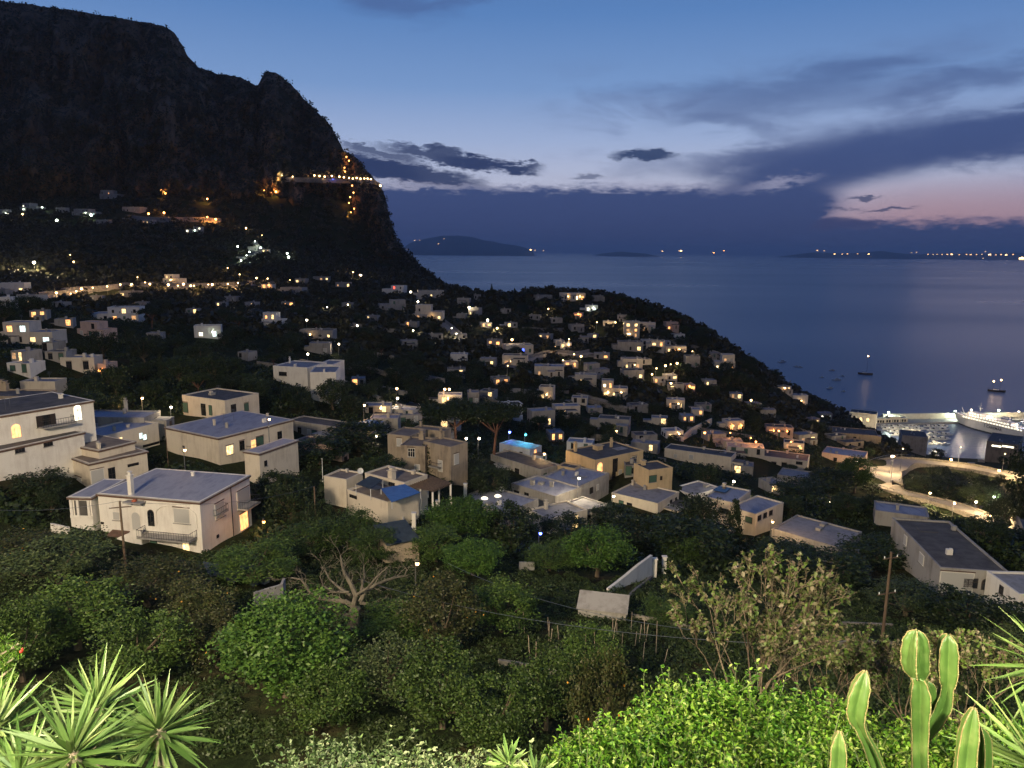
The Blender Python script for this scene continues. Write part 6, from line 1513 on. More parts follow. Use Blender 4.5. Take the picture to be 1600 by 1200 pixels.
def fbox(mb, s0, s1, t0, t1, z0, z1): mb.prism([fp(s0, t0, 0)[:2], fp(s1, t0, 0)[:2], fp(s1, t1, 0)[:2], fp(s0, t1, 0)[:2]], z0, z1)
fbox(mb, LF*.10, LF*.99, .6, BW-.6, 7.9, 10.2); fbox(mb, LF*.16, LF*.80, 1.4, BW-1.4, 10.2, 12.3); fbox(mb, LF*.18, LF*.36, 1.8, BW-1.8, 12.3, 14.0); mb.build('superstructure', M['ferry_paint'], fr_)
mb = MB(); fbox(mb, LF*.62, LF*.72, BW*.35, BW*.65, 12.3, 15.5); fn = mb.build('funnel', M['ferry_paint'], fr_)
mb = MB(); fbox(mb, LF*.617, LF*.723, BW*.345, BW*.655, 14.0, 14.9); mb.build('funnel_band', M['blue_paint'], fn)
for (s0, s1, z, t) in ((LF*.12, LF*.97, 9.1, .6), (LF*.2, LF*.78, 11.3, 1.4), (LF*.19, LF*.35, 13.2, 1.8)):
    mb = MB(); nn_ = int((s1-s0)/2.6)
    for i in range(nn_): s_ = s0+(s1-s0)*(i+.5)/nn_; mb.prism([fp(s_-.75, t-.06, 0)[:2], fp(s_+.75, t-.06, 0)[:2], fp(s_+.75, t+.02, 0)[:2], fp(s_-.75, t+.02, 0)[:2]], z-.5, z+.5)
    o = mb.build('window_row', M['window_white'], fr_)
mb = MB(); mb.tube([fp(LF*.30, BW/2, 16), fp(LF*.30, BW/2, 24)], [.35, .12], 6); mb.tube([fp(LF*.30, BW/2-2.5, 20.5), fp(LF*.30, BW/2+2.5, 20.5)], .12, 5); mb.tube([fp(LF*.29, BW/2, 18.5), fp(LF*.33, BW/2, 18.7)], .25, 5); mb.build('mast', M['metal_grey'], fr_)
mb = MB(); mb.tube([fp(LF*.9, BW/2, 11), fp(LF*.9, BW/2, 23)], [.4, .15], 6); mb.tube([fp(LF*.86, BW/2, 15), fp(LF*.94, BW/2, 15.5)], .18, 5); mb.tube([fp(LF*.88, BW/2, 18), fp(LF*.92, BW/2, 18.3)], .14, 5); mb.build('mast', M['metal_grey'], fr_)
mb = MB(); mb.tube([fp(LF*.07, BW/2, 11), fp(LF*.02, BW/2, 16)], [.25, .12], 5); mb.build('bow_crane', M['white_metal'], fr_)
railing([fp(LF*.03, BW*.36, 11.5), fp(LF*.10, BW*.2, 10.4), fp(LF*.16, BW*.1, 9.6)], 1.1, 'railing', 'white_metal', fr_, 1.2, .05)
tx = bpy.data.curves.new('hull_name', 'FONT'); tx.body = 'CAREMAR'; tx.size = 3.1; tx.extrude = .03; tx.offset = .05; tx.align_x = 'CENTER'; tx.materials.append(M['hull_dark'])
to = bpy.data.objects.new('hull_lettering', tx); COL.objects.link(to); q = fp(LF*.60, -.10, 4.6); to.parent = fr_
th_ = math.atan2(ax[1], ax[0]); to.rotation_euler = (PI/2, 0, th_); to.location = tuple(q-np.array([pb[0], pb[1], 0]))
mb = MB()
for (s0, s1, z0, z1) in ((LF*.46, LF*.74, 7.5, 7.75), (LF*.46, LF*.465, 4.4, 7.5)): mb.prism([fp(s0, -.09, 0)[:2], fp(s1, -.09, 0)[:2], fp(s1, .02, 0)[:2], fp(s0, .02, 0)[:2]], z0, z1)
mb.build('hull_stripe', M['hull_dark'], fr_)
for i, (s_, t_, z_, pw) in enumerate([(LF*.2, -5, 17, 5000), (LF*.45, 2, 17.5, 3500), (LF*.5, 4, 17, 3500), (LF*.85, 2, 15, 4000), (LF*.10, 3, 16, 2500)]):
    light('deck_light', 'POINT', fp(s_, t_, z_), pw*.8, (1, .80, .62), .4)
for s_, z_ in ((LF*.45, 13.5), (LF*.5, 13.5), (LF*.85, 12), (LF*.2, 15.6)):
    mb = MB(); mb.ball(fp(s_, BW*.3, z_), .75, 8, 6); mb.build('deck_lamp', M['lamp_white'], fr_)
light('deck_light_blue', 'POINT', fp(LF*.97, 1, 14), 1800, (.2, .4, 1), .4)
# moored small boats
def boat_proto(L_=8.5):
    root = empty('motor_boat', (0, 0, 0)); W_ = 2.7; mb = MB(); n_ = 9; V = []
    for i in range(n_):
        f = i/(n_-1); x = -L_/2+L_*f; hw_ = W_/2*(1-max(0, (f-.45)/.55)**2.2)*.98+.02; zt = .9+.45*f*f
        V += [(x, -hw_*.75, -.2), (x+.2*f, -hw_, zt), (x+.2*f, hw_, zt), (x, hw_*.75, -.2)]
    Fq = [(i*4+k, (i+1)*4+k, (i+1)*4+k+1, i*4+k+1) for i in range(n_-1) for k in range(3)]+[(0, 1, 2, 3)]
    mesh_np('hull', V, Fq, M['white_metal'], root)
    mb = MB(); mb.prism([(-1.2, -.95), (1.6, -.8), (1.6, .8), (-1.2, .95)], 1.05, [2.2, 1.9, 1.9, 2.2]); cb = mb.build('cabin', M['white_plaster'], root)
    mb = MB(); mb.prism([(1.6, -.75), (2.0, -.6), (2.0, .6), (1.6, .75)], 1.1, [1.9, 1.3, 1.3, 1.9]); mb.prism([(-1.0, -1.0), (1.3, -.86), (1.3, -.83), (-1.0, -.96)], 1.4, 1.85); mb.build('windscreen', M['glass_dark'], cb)
    mb = MB(); mb.tube([(-.9, 0, 2.2), (-.9, 0, 5.5)], .05, 5); mb.tube([(-3.3, -.8, 1.0), (-3.3, -.8, 1.8), (-3.3, .8, 1.8), (-3.3, .8, 1.0)], .05, 5); mb.build('mast', M['metal_grey'], root)
    tag(root, 'small white boat moored in the crowded marina below the sea wall', 'boat', 'boats of the marina'); return root
bp_ = boat_proto(); first = True; nb_ = 0
rb = np.random.RandomState(9)
def place_boat(u, v, yaw, lab=None, grp=None, sc=1):
    global first, nb_
    p = atz(u, v, 0); o = bp_ if first else copy_tree(bp_); first = False; nb_ += 1
    o.location = (p[0], p[1], 0); o.rotation_euler = (0, 0, yaw); o.scale = (sc,)*3
    if lab:
        o['label'] = lab
        if 'group' in o.keys(): del o['group']
        if grp: o['group'] = grp
    return o
for row, (u0, v0, u1, v1, n_) in enumerate([(1378, 667, 1432, 667.5, 11), (1386, 671, 1440, 671, 10), (1394, 675, 1436, 675.5, 8), (1398, 680, 1428, 680, 5), (1450, 667, 1474, 668, 5), (1455, 672, 1476, 672, 4), (1454, 679, 1480, 680, 5), (1454, 686, 1478, 687, 5), (1458, 694, 1476, 695, 3)]):
    for i in range(n_):
        f = i/(n_-1); place_boat(u0+(u1-u0)*f+rb.normal()*.6, v0+(v1-v0)*f+rb.normal()*.25, rb.choice([0, PI])+rb.normal()*.12+.35, sc=rb.uniform(.8, 1.25))
for (u, v, sc, lb) in [(1222, 566, 1.5, 'small dark boat alone nearest the point on the bay'), (1244, 573, .9, 'left one of two tiny boats side by side on the bay'), (1250, 574, .8, 'right one of two tiny boats side by side on the bay'), (1300, 579, .9, 'tiny dark boat farthest out in the loose group on the bay'), (1284, 590, .7, 'faint tiny boat left of the loose group on the bay'),
                       (1307, 594, 1.2, 'dark boat with stub mast in the middle of the loose group'), (1316, 588, .7, 'faint tiny boat right of the stub masted one'), (1297, 607, 1.1, 'dark boat nearest to shore in the loose group on the bay'), (1318, 612, .8, 'faint boat below the loose group on the bay')]:
    place_boat(u, v, rb.uniform(-.3, .6), lb, None, sc)
def yacht(u, v, L_, hm, lab, two=False, dark=True):
    p = atz(u, v, 0); rt = empty('sailing_yacht', p); tag(rt, lab, 'sailing boat'); yaw = -.45; ca, sa = math.cos(yaw), math.sin(yaw)
    X = lambda x, y, z: p+np.array([x*ca-y*sa, x*sa+y*ca, z]); n_ = 11; W_ = L_*.24; V = []
    for i in range(n_):
        f = i/(n_-1); x = -L_/2+L_*f; hw_ = W_/2*(math.sin(PI*min(1, .22+f*.78)))**.6; zt = 1.6+.9*abs(f-.45)**1.5*2
        V += [X(x, -hw_*.6, -.4), X(x, -hw_, zt), X(x, hw_, zt), X(x, hw_*.6, -.4)]
    Fq = [(i*4+k, (i+1)*4+k, (i+1)*4+k+1, i*4+k+1) for i in range(n_-1) for k in range(3)]+[(0, 1, 2, 3), (n_*4-1, n_*4-2, n_*4-3, n_*4-4)]
    mesh_np('hull', V, Fq, M['timber' if dark else 'grey_plaster'], rt)
    mb = MB(); q = [X(-L_*.2, -W_*.28, 0), X(L_*.12, -W_*.28, 0), X(L_*.12, W_*.28, 0), X(-L_*.2, W_*.28, 0)]; mb.prism([a[:2] for a in q], 1.5, 2.7); mb.build('cabin', M['white_plaster'], rt)
    for mx, h_ in (((.08, hm),) if not two else ((.18, hm), (-.22, hm*.85))):
        mb = MB(); mb.tube([X(L_*mx, 0, 1.5), X(L_*mx, 0, h_)], [.16, .07], 6); mb.tube([X(L_*mx, 0, 3.2), X(L_*(mx-.32), 0, 3.4)], .12, 5); mb.tube([X(L_*.49, 0, 2.4), X(L_*mx, 0, h_-.4)], .03, 4); mb.tube([X(-L_*.49, 0, 2.2), X(L_*mx, 0, h_-.4)], .03, 4); ms = mb.build('mast', M['metal_dark'], rt)
        mb = MB(); mb.ball(X(L_*mx, 0, h_+.4), .9, 8, 6); mb.build('masthead_lamp', M['lamp_warm'], ms); light('mast_light', 'POINT', X(L_*mx, -1.2, h_), 900, (1, .7, .45), .4)
    return rt
yacht(1352, 585, 17, 23, 'moored sailing yacht with a single bright masthead light on the bay')
yacht(1557, 612, 17, 13, 'two masted boat with two orange lights beyond the sea wall', True)
# harbour lamps and light
for (u, v, pw, lb) in [(1388, 644.5, 5200, 'lamp on a high post by the quay kiosks'), (1492, 642.5, 9000, 'bright white lamp on a high post at the ferry bow'), (1560, 641, 6500, 'bright white lamp on a high post behind the ferry'), (1591, 643, 3500, 'faint lamp post on the sea wall at the right photo edge'), (1453, 651, 0, 'thin unlit post on the sea wall left of the ferry'), (1419, 650, 0, 'thin unlit post on the sea wall near the kiosks')]:
    p = at(u, v, wa[1]-4 if u < 1450 else wb[1]-3)
    if pw: put_lamp('lamp_green' if u != 1591 else 'lamp_white', p, 2, pw, lb, r=.9 if u != 1591 else .5, radius=.8)
    else:
        rt = empty('mast_post', (p[0], p[1], 2)); tag(rt, lb, 'post'); mb = MB(); mb.tube([(p[0], p[1], 2), (p[0], p[1], p[2])], [.2, .08], 6); mb.build('pole', M['metal_grey'], rt)
for (u, v, pw) in ((1400, 668, 4000), (1432, 664, 5000), (1465, 680, 3500), (1345, 664, 1500)):
    p = atz(u, v, 9); light('harbour_light', 'POINT', p, pw*2.6, (1, .84, .55), .6)
p = atz(1246, 617, zg1(*hit(1246, 620)[:2])+3) if False else hit(1246, 618, lift=3)
put_lamp('lamp_blue', p, p[2]-3, 900, 'vivid blue light of the beach bar on the seaward point', r=1.3)
# ================================================================ bare tree and sparse shrub
def branching(root, d0, L0, r0, depth, rs, spread=.6, up=.15, shrink=.72, seg=3, kids=(2, 3), wob=.18):
    """tapered branch skeleton; returns list of (pts, radii) and tips"""
    out = []; tips = []
    def go(p, d, L_, r, k):
        pts = [p]; rr = [r]
        for i in range(seg):
            d = d+rs.normal(size=3)*wob; d[2] += up*.3; d = d/np.linalg.norm(d); p = p+d*L_/seg; pts.append(p); rr.append(r*(1-.45*(i+1)/seg))
        out.append((pts, rr)); tips.append((p, d, k))
        if k > 0:
            for q in range(rs.randint(kids[0], kids[1]+1)):
                ax_ = rs.normal(size=3); ax_ -= d*np.dot(ax_, d); ax_ /= np.linalg.norm(ax_); nd = d+ax_*spread*rs.uniform(.6, 1.4); nd[2] += up; nd /= np.linalg.norm(nd)
                st = pts[-1] if q < 2 else pts[rs.randint(1, len(pts))]
                go(st, nd, L_*shrink*rs.uniform(.75, 1.2), rr[-1]*rs.uniform(.7, .95), k-1)
    go(np.array(root, float), np.array(d0, float)/np.linalg.norm(d0), L0, r0, depth); return out, tips
# the bare tree: trunk foot at (545,975), limbs drawn after the photo
Yd = 60; ft = at(548, 985, Yd); ft[2] = zg1(ft[0], ft[1])-.2
rsd = np.random.RandomState(4); rt = empty('bare_tree', ft); tag(rt, 'bare grey tree with gnarled spreading limbs in the middle of the garden', 'tree')
fork = at(556, 950, Yd); fork2 = at(563, 940, Yd)
mb = MB(); mb.tube([ft, ft*.5+fork*.5+[.1, 0, 0], fork], [.55, .46, .42], 9); mb.tube([at(548, 962, Yd), at(552, 948, Yd), at(556, 930, Yd)], [.3, .27, .2], 7); mb.build('trunk', M['bark_grey'], rt)
LIMBS = [([(556, 950), (540, 940), (520, 938), (500, 934), (486, 928), (478, 915), (470, 905), (455, 903)], .24, 0), ([(552, 960), (535, 962), (522, 952), (508, 950), (494, 946)], .2, -2.0), ([(557, 932), (548, 912), (538, 895), (534, 880), (532, 868)], .24, 1.0),
         ([(563, 940), (570, 925), (585, 915), (600, 908), (618, 902), (632, 900), (636, 890)], .22, 1.5), ([(563, 942), (580, 945), (600, 946), (614, 948)], .16, -1), ([(563, 930), (566, 915), (570, 900), (568, 885)], .15, 2.5), ([(548, 930), (530, 918), (515, 905), (508, 892)], .15, 2.5), ([(556, 930), (575, 918), (590, 900), (606, 886)], .14, -1.5), ([(545, 925), (520, 925), (505, 915), (500, 900)], .13, -1)]
for li, (px, r, dy) in enumerate(LIMBS):
    n_ = len(px); P_ = [at(u, v, Yd+dy*(i/(n_-1))) for i, (u, v) in enumerate(px)]; R__ = [r*(1-.72*i/(n_-1)) for i in range(n_)]
    mb = MB(); mb.tube(P_, R__, 7)
    for i in range(1, n_):
        for q in range(2):
            d = P_[i]-P_[i-1]; d = d/np.linalg.norm(d)+rsd.normal(size=3)*.7; d[2] -= .02
            o_, _ = branching(P_[i], d, rsd.uniform(.6, 1.15), max(.025, R__[i]*.36), 2, rsd, spread=.75, up=.05, shrink=.72)
            for pts, rr in o_: mb.tube(pts, [max(x, .012) for x in rr], 4, cap=False)
    mb.build('limb', M['bark_grey'], rt)
# sparse big leaved shrubs on the slope below the terrace
def leafy_np(name, C, D, size, mat, parent=None, origin=None, rs=RS, width=.5, fold=.25, gravity=-.2):
    """folded six sided leaves: C base points, D directions"""
    C = np.asarray(C); D = np.asarray(D, float); D = D/np.linalg.norm(D, axis=1)[:, None]; n_ = len(C)
    up = np.zeros((n_, 3)); up[:, 2] = 1; up += rs.normal(size=(n_, 3))*.45
    W_ = np.cross(D, up); W_ /= np.linalg.norm(W_, axis=1)[:, None]+1e-9; Nn = np.cross(W_, D)
    s = (size*rs.uniform(.6, 1.3, n_))[:, None]; w_ = s*width*.5
    dr = np.array([0, 0, gravity])*s
    b0 = C; l1 = C+D*s*.35+W_*w_*.95+Nn*w_*fold; l2 = C+D*s*.7+W_*w_*.7+Nn*w_*fold+dr*.4; tp = C+D*s+dr; r2 = C+D*s*.7-W_*w_*.7+Nn*w_*fold+dr*.4; r1 = C+D*s*.35-W_*w_*.95+Nn*w_*fold
    V = np.stack([b0, l1, l2, tp, r2, r1], 1).reshape(-1, 3); k = np.arange(n_)[:, None]*6
    Fq = np.concatenate([k+np.array([[0, 1, 2, 3]]), k+np.array([[0, 3, 4, 5]])], 1).reshape(-1, 4)
    return mesh_np(name, V, Fq, M[mat], parent, origin=origin)
def sparse_shrub(u, v, Y, hgt, wpx_dirs, label, seed, leafsize=.17, nb=7, depth=3, r0=.05):
    rs = np.random.RandomState(seed); p = at(u, v, Y); rt = empty('sparse_shrub', p); tag(rt, label, 'shrub'); Cc = []; Dd = []
    mb = MB()
    for q in range(nb):
        f = (q+.5)/nb*2-1; d = np.array([f*wpx_dirs+rs.normal()*.1, rs.normal()*.35, 1.0-.25*abs(f)]); d /= np.linalg.norm(d)
        o_, tips = branching(p+np.array([f*.25, rs.normal()*.15, -.5]), d, hgt*.42, r0, depth, rs, spread=.42, up=.14, shrink=.62, kids=(2, 3), wob=.09)
        for pts, rr in o_: mb.tube(pts, [max(x, .006) for x in rr], 5, cap=False)
        for (tp, td, k) in tips:
            if k <= 1:
                for z in range(4 if k == 0 else 1):
                    dd = td*.6+rs.normal(size=3)*.7; Cc.append(tp-td*rs.uniform(0, .25)); Dd.append(dd)
    mb.build('branches', M['bark'], rt); leafy_np('leaves', Cc, Dd, leafsize, 'leaf_big', rt, rs=rs, width=.75)
    mbs = MB(); 
    return rt
sparse_shrub(1175, 1085, 15, 3.5, .46, 'large sparse shrub with broad pale leaves rising above the bright hedge', 12, nb=11, depth=5, leafsize=.10, r0=.030)
sparse_shrub(1290, 1095, 17, 2.1, .6, 'thin many stemmed shrub behind the bright hedge left of the cactus', 13, nb=9, leafsize=.09, depth=5, r0=.02)
sparse_shrub(1340, 1075, 20, 2.2, .6, 'thin shrub with few leaves between the large sparse shrub and the cactus', 14, nb=8, leafsize=.10, depth=4, r0=.02)
sparse_shrub(1425, 1095, 16, 2.1, .6, 'brownish leafy shrub directly behind the cactus', 15, nb=9, leafsize=.09, depth=5, r0=.02)
sparse_shrub(1500, 1100, 15, 2.0, .6, 'brownish shrub right of the tall cactus columns', 16, nb=9, leafsize=.09, depth=5, r0=.02)
# dry bank foliage below the hedge
rsb = np.random.RandomState(8); C = []
for q in range(700):
    r_ = rsb.uniform(12, 27); a = rsb.uniform(-.62, .66); x, y = r_*math.sin(a), r_*math.cos(a); z = zg1(x, y); k = rsb.uniform(.3, .9)
    d = rsb.normal(size=(80, 3)); d /= np.linalg.norm(d, axis=1)[:, None]; C.append(np.array([x, y, z+.2])+d*k*rsb.uniform(.3, 1, (80, 1)))
o = leaves_mesh('bank_scrub', np.concatenate(C), .042, 'leaf_brown', origin=(0, 15, 130)); o['kind'] = 'stuff'
# ================================================================ bright hedge
def hedge(name, label, poly, top, thick, n_, size, mat, seed, spr=90, width=.42, bump=.35, jagL=.28):
    """foliage mass: poly = list of (X range fn) given as pixel outline on the hedge top; points spread over a bumpy crown"""
    rs = np.random.RandomState(seed); C = []; D = []
    x0, x1, y0, y1 = poly; cx, cy = (x0+x1)/2, (y0+y1)/2
    m_ = n_; X = rs.uniform(x0, x1, m_); Y_ = rs.uniform(y0, y1, m_)
    Zt = top(X, Y_)+(fbm(X, Y_, .55, seed, 4)-.5)*bump*2
    dep = rs.exponential(thick*.35, m_); dep = np.minimum(dep, thick*2.2); Z = Zt-dep
    C = np.c_[X, Y_, Z]; D = rs.normal(size=(m_, 3))*.8; D[:, 2] += .35; D[:, 1] -= .35
    ok = Z > -1e9
    if callable(getattr(top, 'mask', None)): ok &= top.mask(X, Y_)
    C, D = C[ok], D[ok]
    mb = MB(); SC_, SD_ = [], []
    for q in range(spr):
        x, y = rs.uniform(x0, x1), rs.uniform(y0, y1)
        if callable(getattr(top, 'mask', None)) and not top.mask(np.array([x]), np.array([y]))[0]: continue
        z = float(top(np.array([x]), np.array([y]))[0])+(float(fbm(np.array([x]), np.array([y]), .55, seed, 4)[0])-.5)*bump*2
        d = np.array([rs.normal()*.35, rs.normal()*.3, 1.]); L_ = rs.uniform(.3, 1)*jagL; p = np.array([x, y, z-.12]); pts = [p]
        for k in range(5): d = d+rs.normal(size=3)*.12; d /= np.linalg.norm(d); p = p+d*(L_+.12)/5; pts.append(p)
        mb.tube(pts, [.006, .005, .004, .003, .003, .002], 4, cap=False)
        for k in range(1, 6):
            for z_ in range(3): SC_.append(pts[k]); SD_.append(np.array([rs.normal(), rs.normal(), .5]))
    C = np.concatenate([C, SC_]); D = np.concatenate([D, SD_])
    rt = empty(name, (cx, cy, 145.4)); tag(rt, label, 'shrub')
    fo = leafy_np('foliage', C, D, size, mat, rt, rs=rs, width=width); fo['kind'] = 'stuff'
    mbw = MB()
    for q in range(70):
        x, y = rs.uniform(x0, x1), rs.uniform(y0, y1); z = float(top(np.array([x]), np.array([y]))[0])-.15
        if not top.mask(np.array([x]), np.array([y]))[0]: continue
        mbw.tube([(x+rs.normal()*.2, y+rs.normal()*.1, 145.2), (x+rs.normal()*.1, y, (145.2+z)/2), (x, y, z-.02)], [.016, .01, .004], 4, cap=False)
    mbw.build('stems', M['bark_grey'], rt)['kind'] = 'stuff'; mb.build('sprigs', M['leaf_olive'], rt)['kind'] = 'stuff'
    return rt
class Top:
    def __init__(s, f, mk): s.f = f; s.mk = mk
    def __call__(s, X, Y): return s.f(X, Y)
    def mask(s, X, Y): return s.mk(X, Y)
UE = [780, 850, 900, 960, 1000, 1060, 1150, 1200, 1250, 1330, 1400, 1480, 1560, 1650]
VE = [1215, 1150, 1128, 1100, 1078, 1070, 1068, 1062, 1058, 1078, 1092, 1118, 1130, 1140]
def top_px(X, Y, z): # project at height z
    w_ = Y*cp-(z-H)*sp; return 800+F*(X+(z-H)*RT[2])/w_, 600-F*(Y*sp+(z-H)*cp+X*UP[0])/w_
def hmask(X, Y):
    u, v = top_px(X, Y, 146.75); return v > np.interp(u, UE, VE)
hedge('leafy_hedge', 'bright lime green leafy hedge filling the bottom right of the photo', (-.15, 4.6, 2.6, 5.6), Top(lambda X, Y: 146.72+0*X, hmask), .35, 125000, .040, 'leaf_shrub', 3, spr=900, bump=.27, jagL=.2, width=.46)
UE2 = [360, 430, 470, 510, 560, 600, 640, 700, 740, 800, 850, 900]; VE2 = [1240, 1180, 1158, 1148, 1152, 1160, 1160, 1168, 1172, 1182, 1190, 1240]
def pmask(X, Y):
    u, v = top_px(X, Y, 146.7); return v > np.interp(u, UE2, VE2)
hedge('variegated_shrub', 'pale variegated shrub with tiny cream leaves at the bottom of the photo', (-1.9, .5, 2.5, 4.9), Top(lambda X, Y: 146.68+0*X, pmask), .3, 26000, .034, 'leaf_pale', 5, spr=330, width=.5, bump=.15, jagL=.2)
# small rosette plant between them
# ================================================================ yuccas and palms
def blade_mesh(mb, p, d, L_, w_, droop, rs, seg=6):
    d = d/np.linalg.norm(d); side = np.cross(d, [0, 0, 1.]); 
    if np.linalg.norm(side) < .1: side = np.array([1., 0, 0])
    side /= np.linalg.norm(side); nn = np.cross(side, d); tw = rs.normal()*.5; side = side*math.cos(tw)+nn*math.sin(tw); nn = np.cross(side, d)
    vs = []; q = np.array(p, float)
    for i in range(seg+1):
        f = i/seg; ww = w_*(.55+.45*math.sin(PI*min(1, f*1.6+.1)) if f < .45 else (1-((f-.45)/.55)**1.5))*.5; ww = max(ww, .0012)
        vs += [q-side*ww+nn*ww*.35, q-nn*ww*.25, q+side*ww+nn*ww*.35]
        d = d+np.array([0, 0, -droop/seg]); d /= np.linalg.norm(d); q = q+d*L_/seg
    fs = []
    for i in range(seg): a = i*3; fs += [(a, a+1, a+4, a+3), (a+1, a+2, a+5, a+4)]
    mb.add(vs, fs)
def rosette(c, n_, L_, w_, label, seed, name='yucca', droop=.25, axis=(0, -.25, 1), low=-.25, trunk=True, base=145.2):
    rs = np.random.RandomState(seed); rt = empty(name, (c[0], c[1], base)); tag(rt, label, 'plant'); ax_ = np.array(axis, float); ax_ /= np.linalg.norm(ax_)
    mb = MB()
    for i in range(n_):
        f = (i+.5)/n_; ph = i*2.39996; zz_ = 1-(1-low)*f**.9; rr = math.sqrt(max(0, 1-zz_*zz_)); d = np.array([rr*math.cos(ph), rr*math.sin(ph), zz_])
        t1 = np.array([1, 0, 0])-ax_*ax_[0]; t1 /= np.linalg.norm(t1); t2 = np.cross(ax_, t1); D = t1*d[0]+t2*d[1]+ax_*d[2]
        D = D+rs.normal(size=3)*.07; blade_mesh(mb, np.array(c)+D*.03-ax_*.09*f, D, L_*rs.uniform(.75, 1.12)*(1 if f > .12 else .75), w_*rs.uniform(.8, 1.15), droop*(.3+f*1.2)*rs.uniform(.5, 1.3), rs)
    mb.build('leaves', M['blade'], rt, smooth=False)['kind'] = 'stuff'
    if trunk:
        mb = MB(); mb.tube([(c[0]+.05, c[1]+.05, base-.2), (c[0]+.02, c[1]+.03, (base+c[2])/2), (c[0], c[1], c[2]-.02)], [.07, .06, .045], 8); mb.build('trunk', M['bark_pale'], rt)
    return rt
for (u, v, Y, n_, L_, lb, sd_) in [(113, 1176, 3.55, 64, .44, 'large yucca rosette lowest in the bottom left corner', 1), (247, 1140, 3.9, 58, .40, 'yucca rosette farthest right of the left group', 2), (150, 1106, 4.25, 58, .42, 'tallest yucca rosette of the left group', 3), (-12, 1140, 3.9, 56, .42, 'yucca rosette cut by the left photo edge', 4), (200, 1210, 3.9, 46, .36, 'small yucca rosette tucked under the right one', 5), (30, 1215, 3.6, 46, .36, 'small yucca rosette in the very corner of the photo', 6)]:
    rosette(at(u, v, Y), int(n_*1.15), L_*.86, .030, lb, sd_)
rosette(at(1650, 1035, 3.6), 60, .36, .022, 'spiky palm like rosette cut by the right photo edge', 7, name='spiky_palm', low=-.6)
rosette(at(1625, 1190, 3.2), 60, .40, .026, 'yucca rosette in the bottom right corner beside the cactus', 8, low=-.4)
rosette(at(795, 1190, 4.0), 26, .13, .03, 'small pale rosette plant between variegated shrub and bright hedge', 9, name='rosette_plant', trunk=False, base=146.2, low=0)
rosette(at(835, 1215, 3.9), 30, .19, .03, 'light green rosette plant at the bottom edge beside the bright hedge', 10, name='rosette_plant', trunk=False, base=146.2, low=0)
# conifer like branch with a red flower on the left edge
rt = empty('flowering_branch', at(-30, 1080, 4.4)); tag(rt, 'knobbly branch with needle tufts and a red flower at the left photo edge', 'plant'); rs = np.random.RandomState(6)
mb = MB(); C = []; D = []
for (a, b_) in [((-40, 1040), (20, 1012)), ((-40, 1070), (22, 1028)), ((20, 1012), (28, 1006)), ((-40, 1085), (18, 1045)), ((-30, 1120), (12, 1065))]:
    p = at(a[0], a[1], 4.5); q = at(b_[0], b_[1], 4.4); mb.tube([p, (p+q)/2+[0, 0, -.01], q], [.014, .01, .006], 5)
for (u, v, r) in [(6, 1004, 16), (22, 1015, 13), (30, 1020, 8), (2, 1033, 14), (10, 1040, 10), (18, 1057, 8), (2, 1075, 12), (14, 1082, 8), (-8, 1018, 16)]:
    c_ = at(u, v, 4.4)
    for k in range(150): d = rs.normal(size=3); d /= np.linalg.norm(d); C.append(c_+d*r/F*4.4*rs.uniform(.2, .8)); D.append(d)
mb.tube([at(-40, 1100, 4.5), (at(-40, 1100, 4.5)+[0, 0, -1.5])], .03, 6)
mb.build('branches', M['bark_pale'], rt); leafy_np('needles', C, D, .03, 'leaf_shrub', rt, width=.16)['kind'] = 'stuff'
mb = MB(); mb.ball(at(33, 1018, 4.38), .011, 7, 5); mb.ball(at(35, 1015, 4.38), .008, 7, 5, sc=(1, 1, 1.8)); mb.build('red_flower', M['red_paint'], rt)
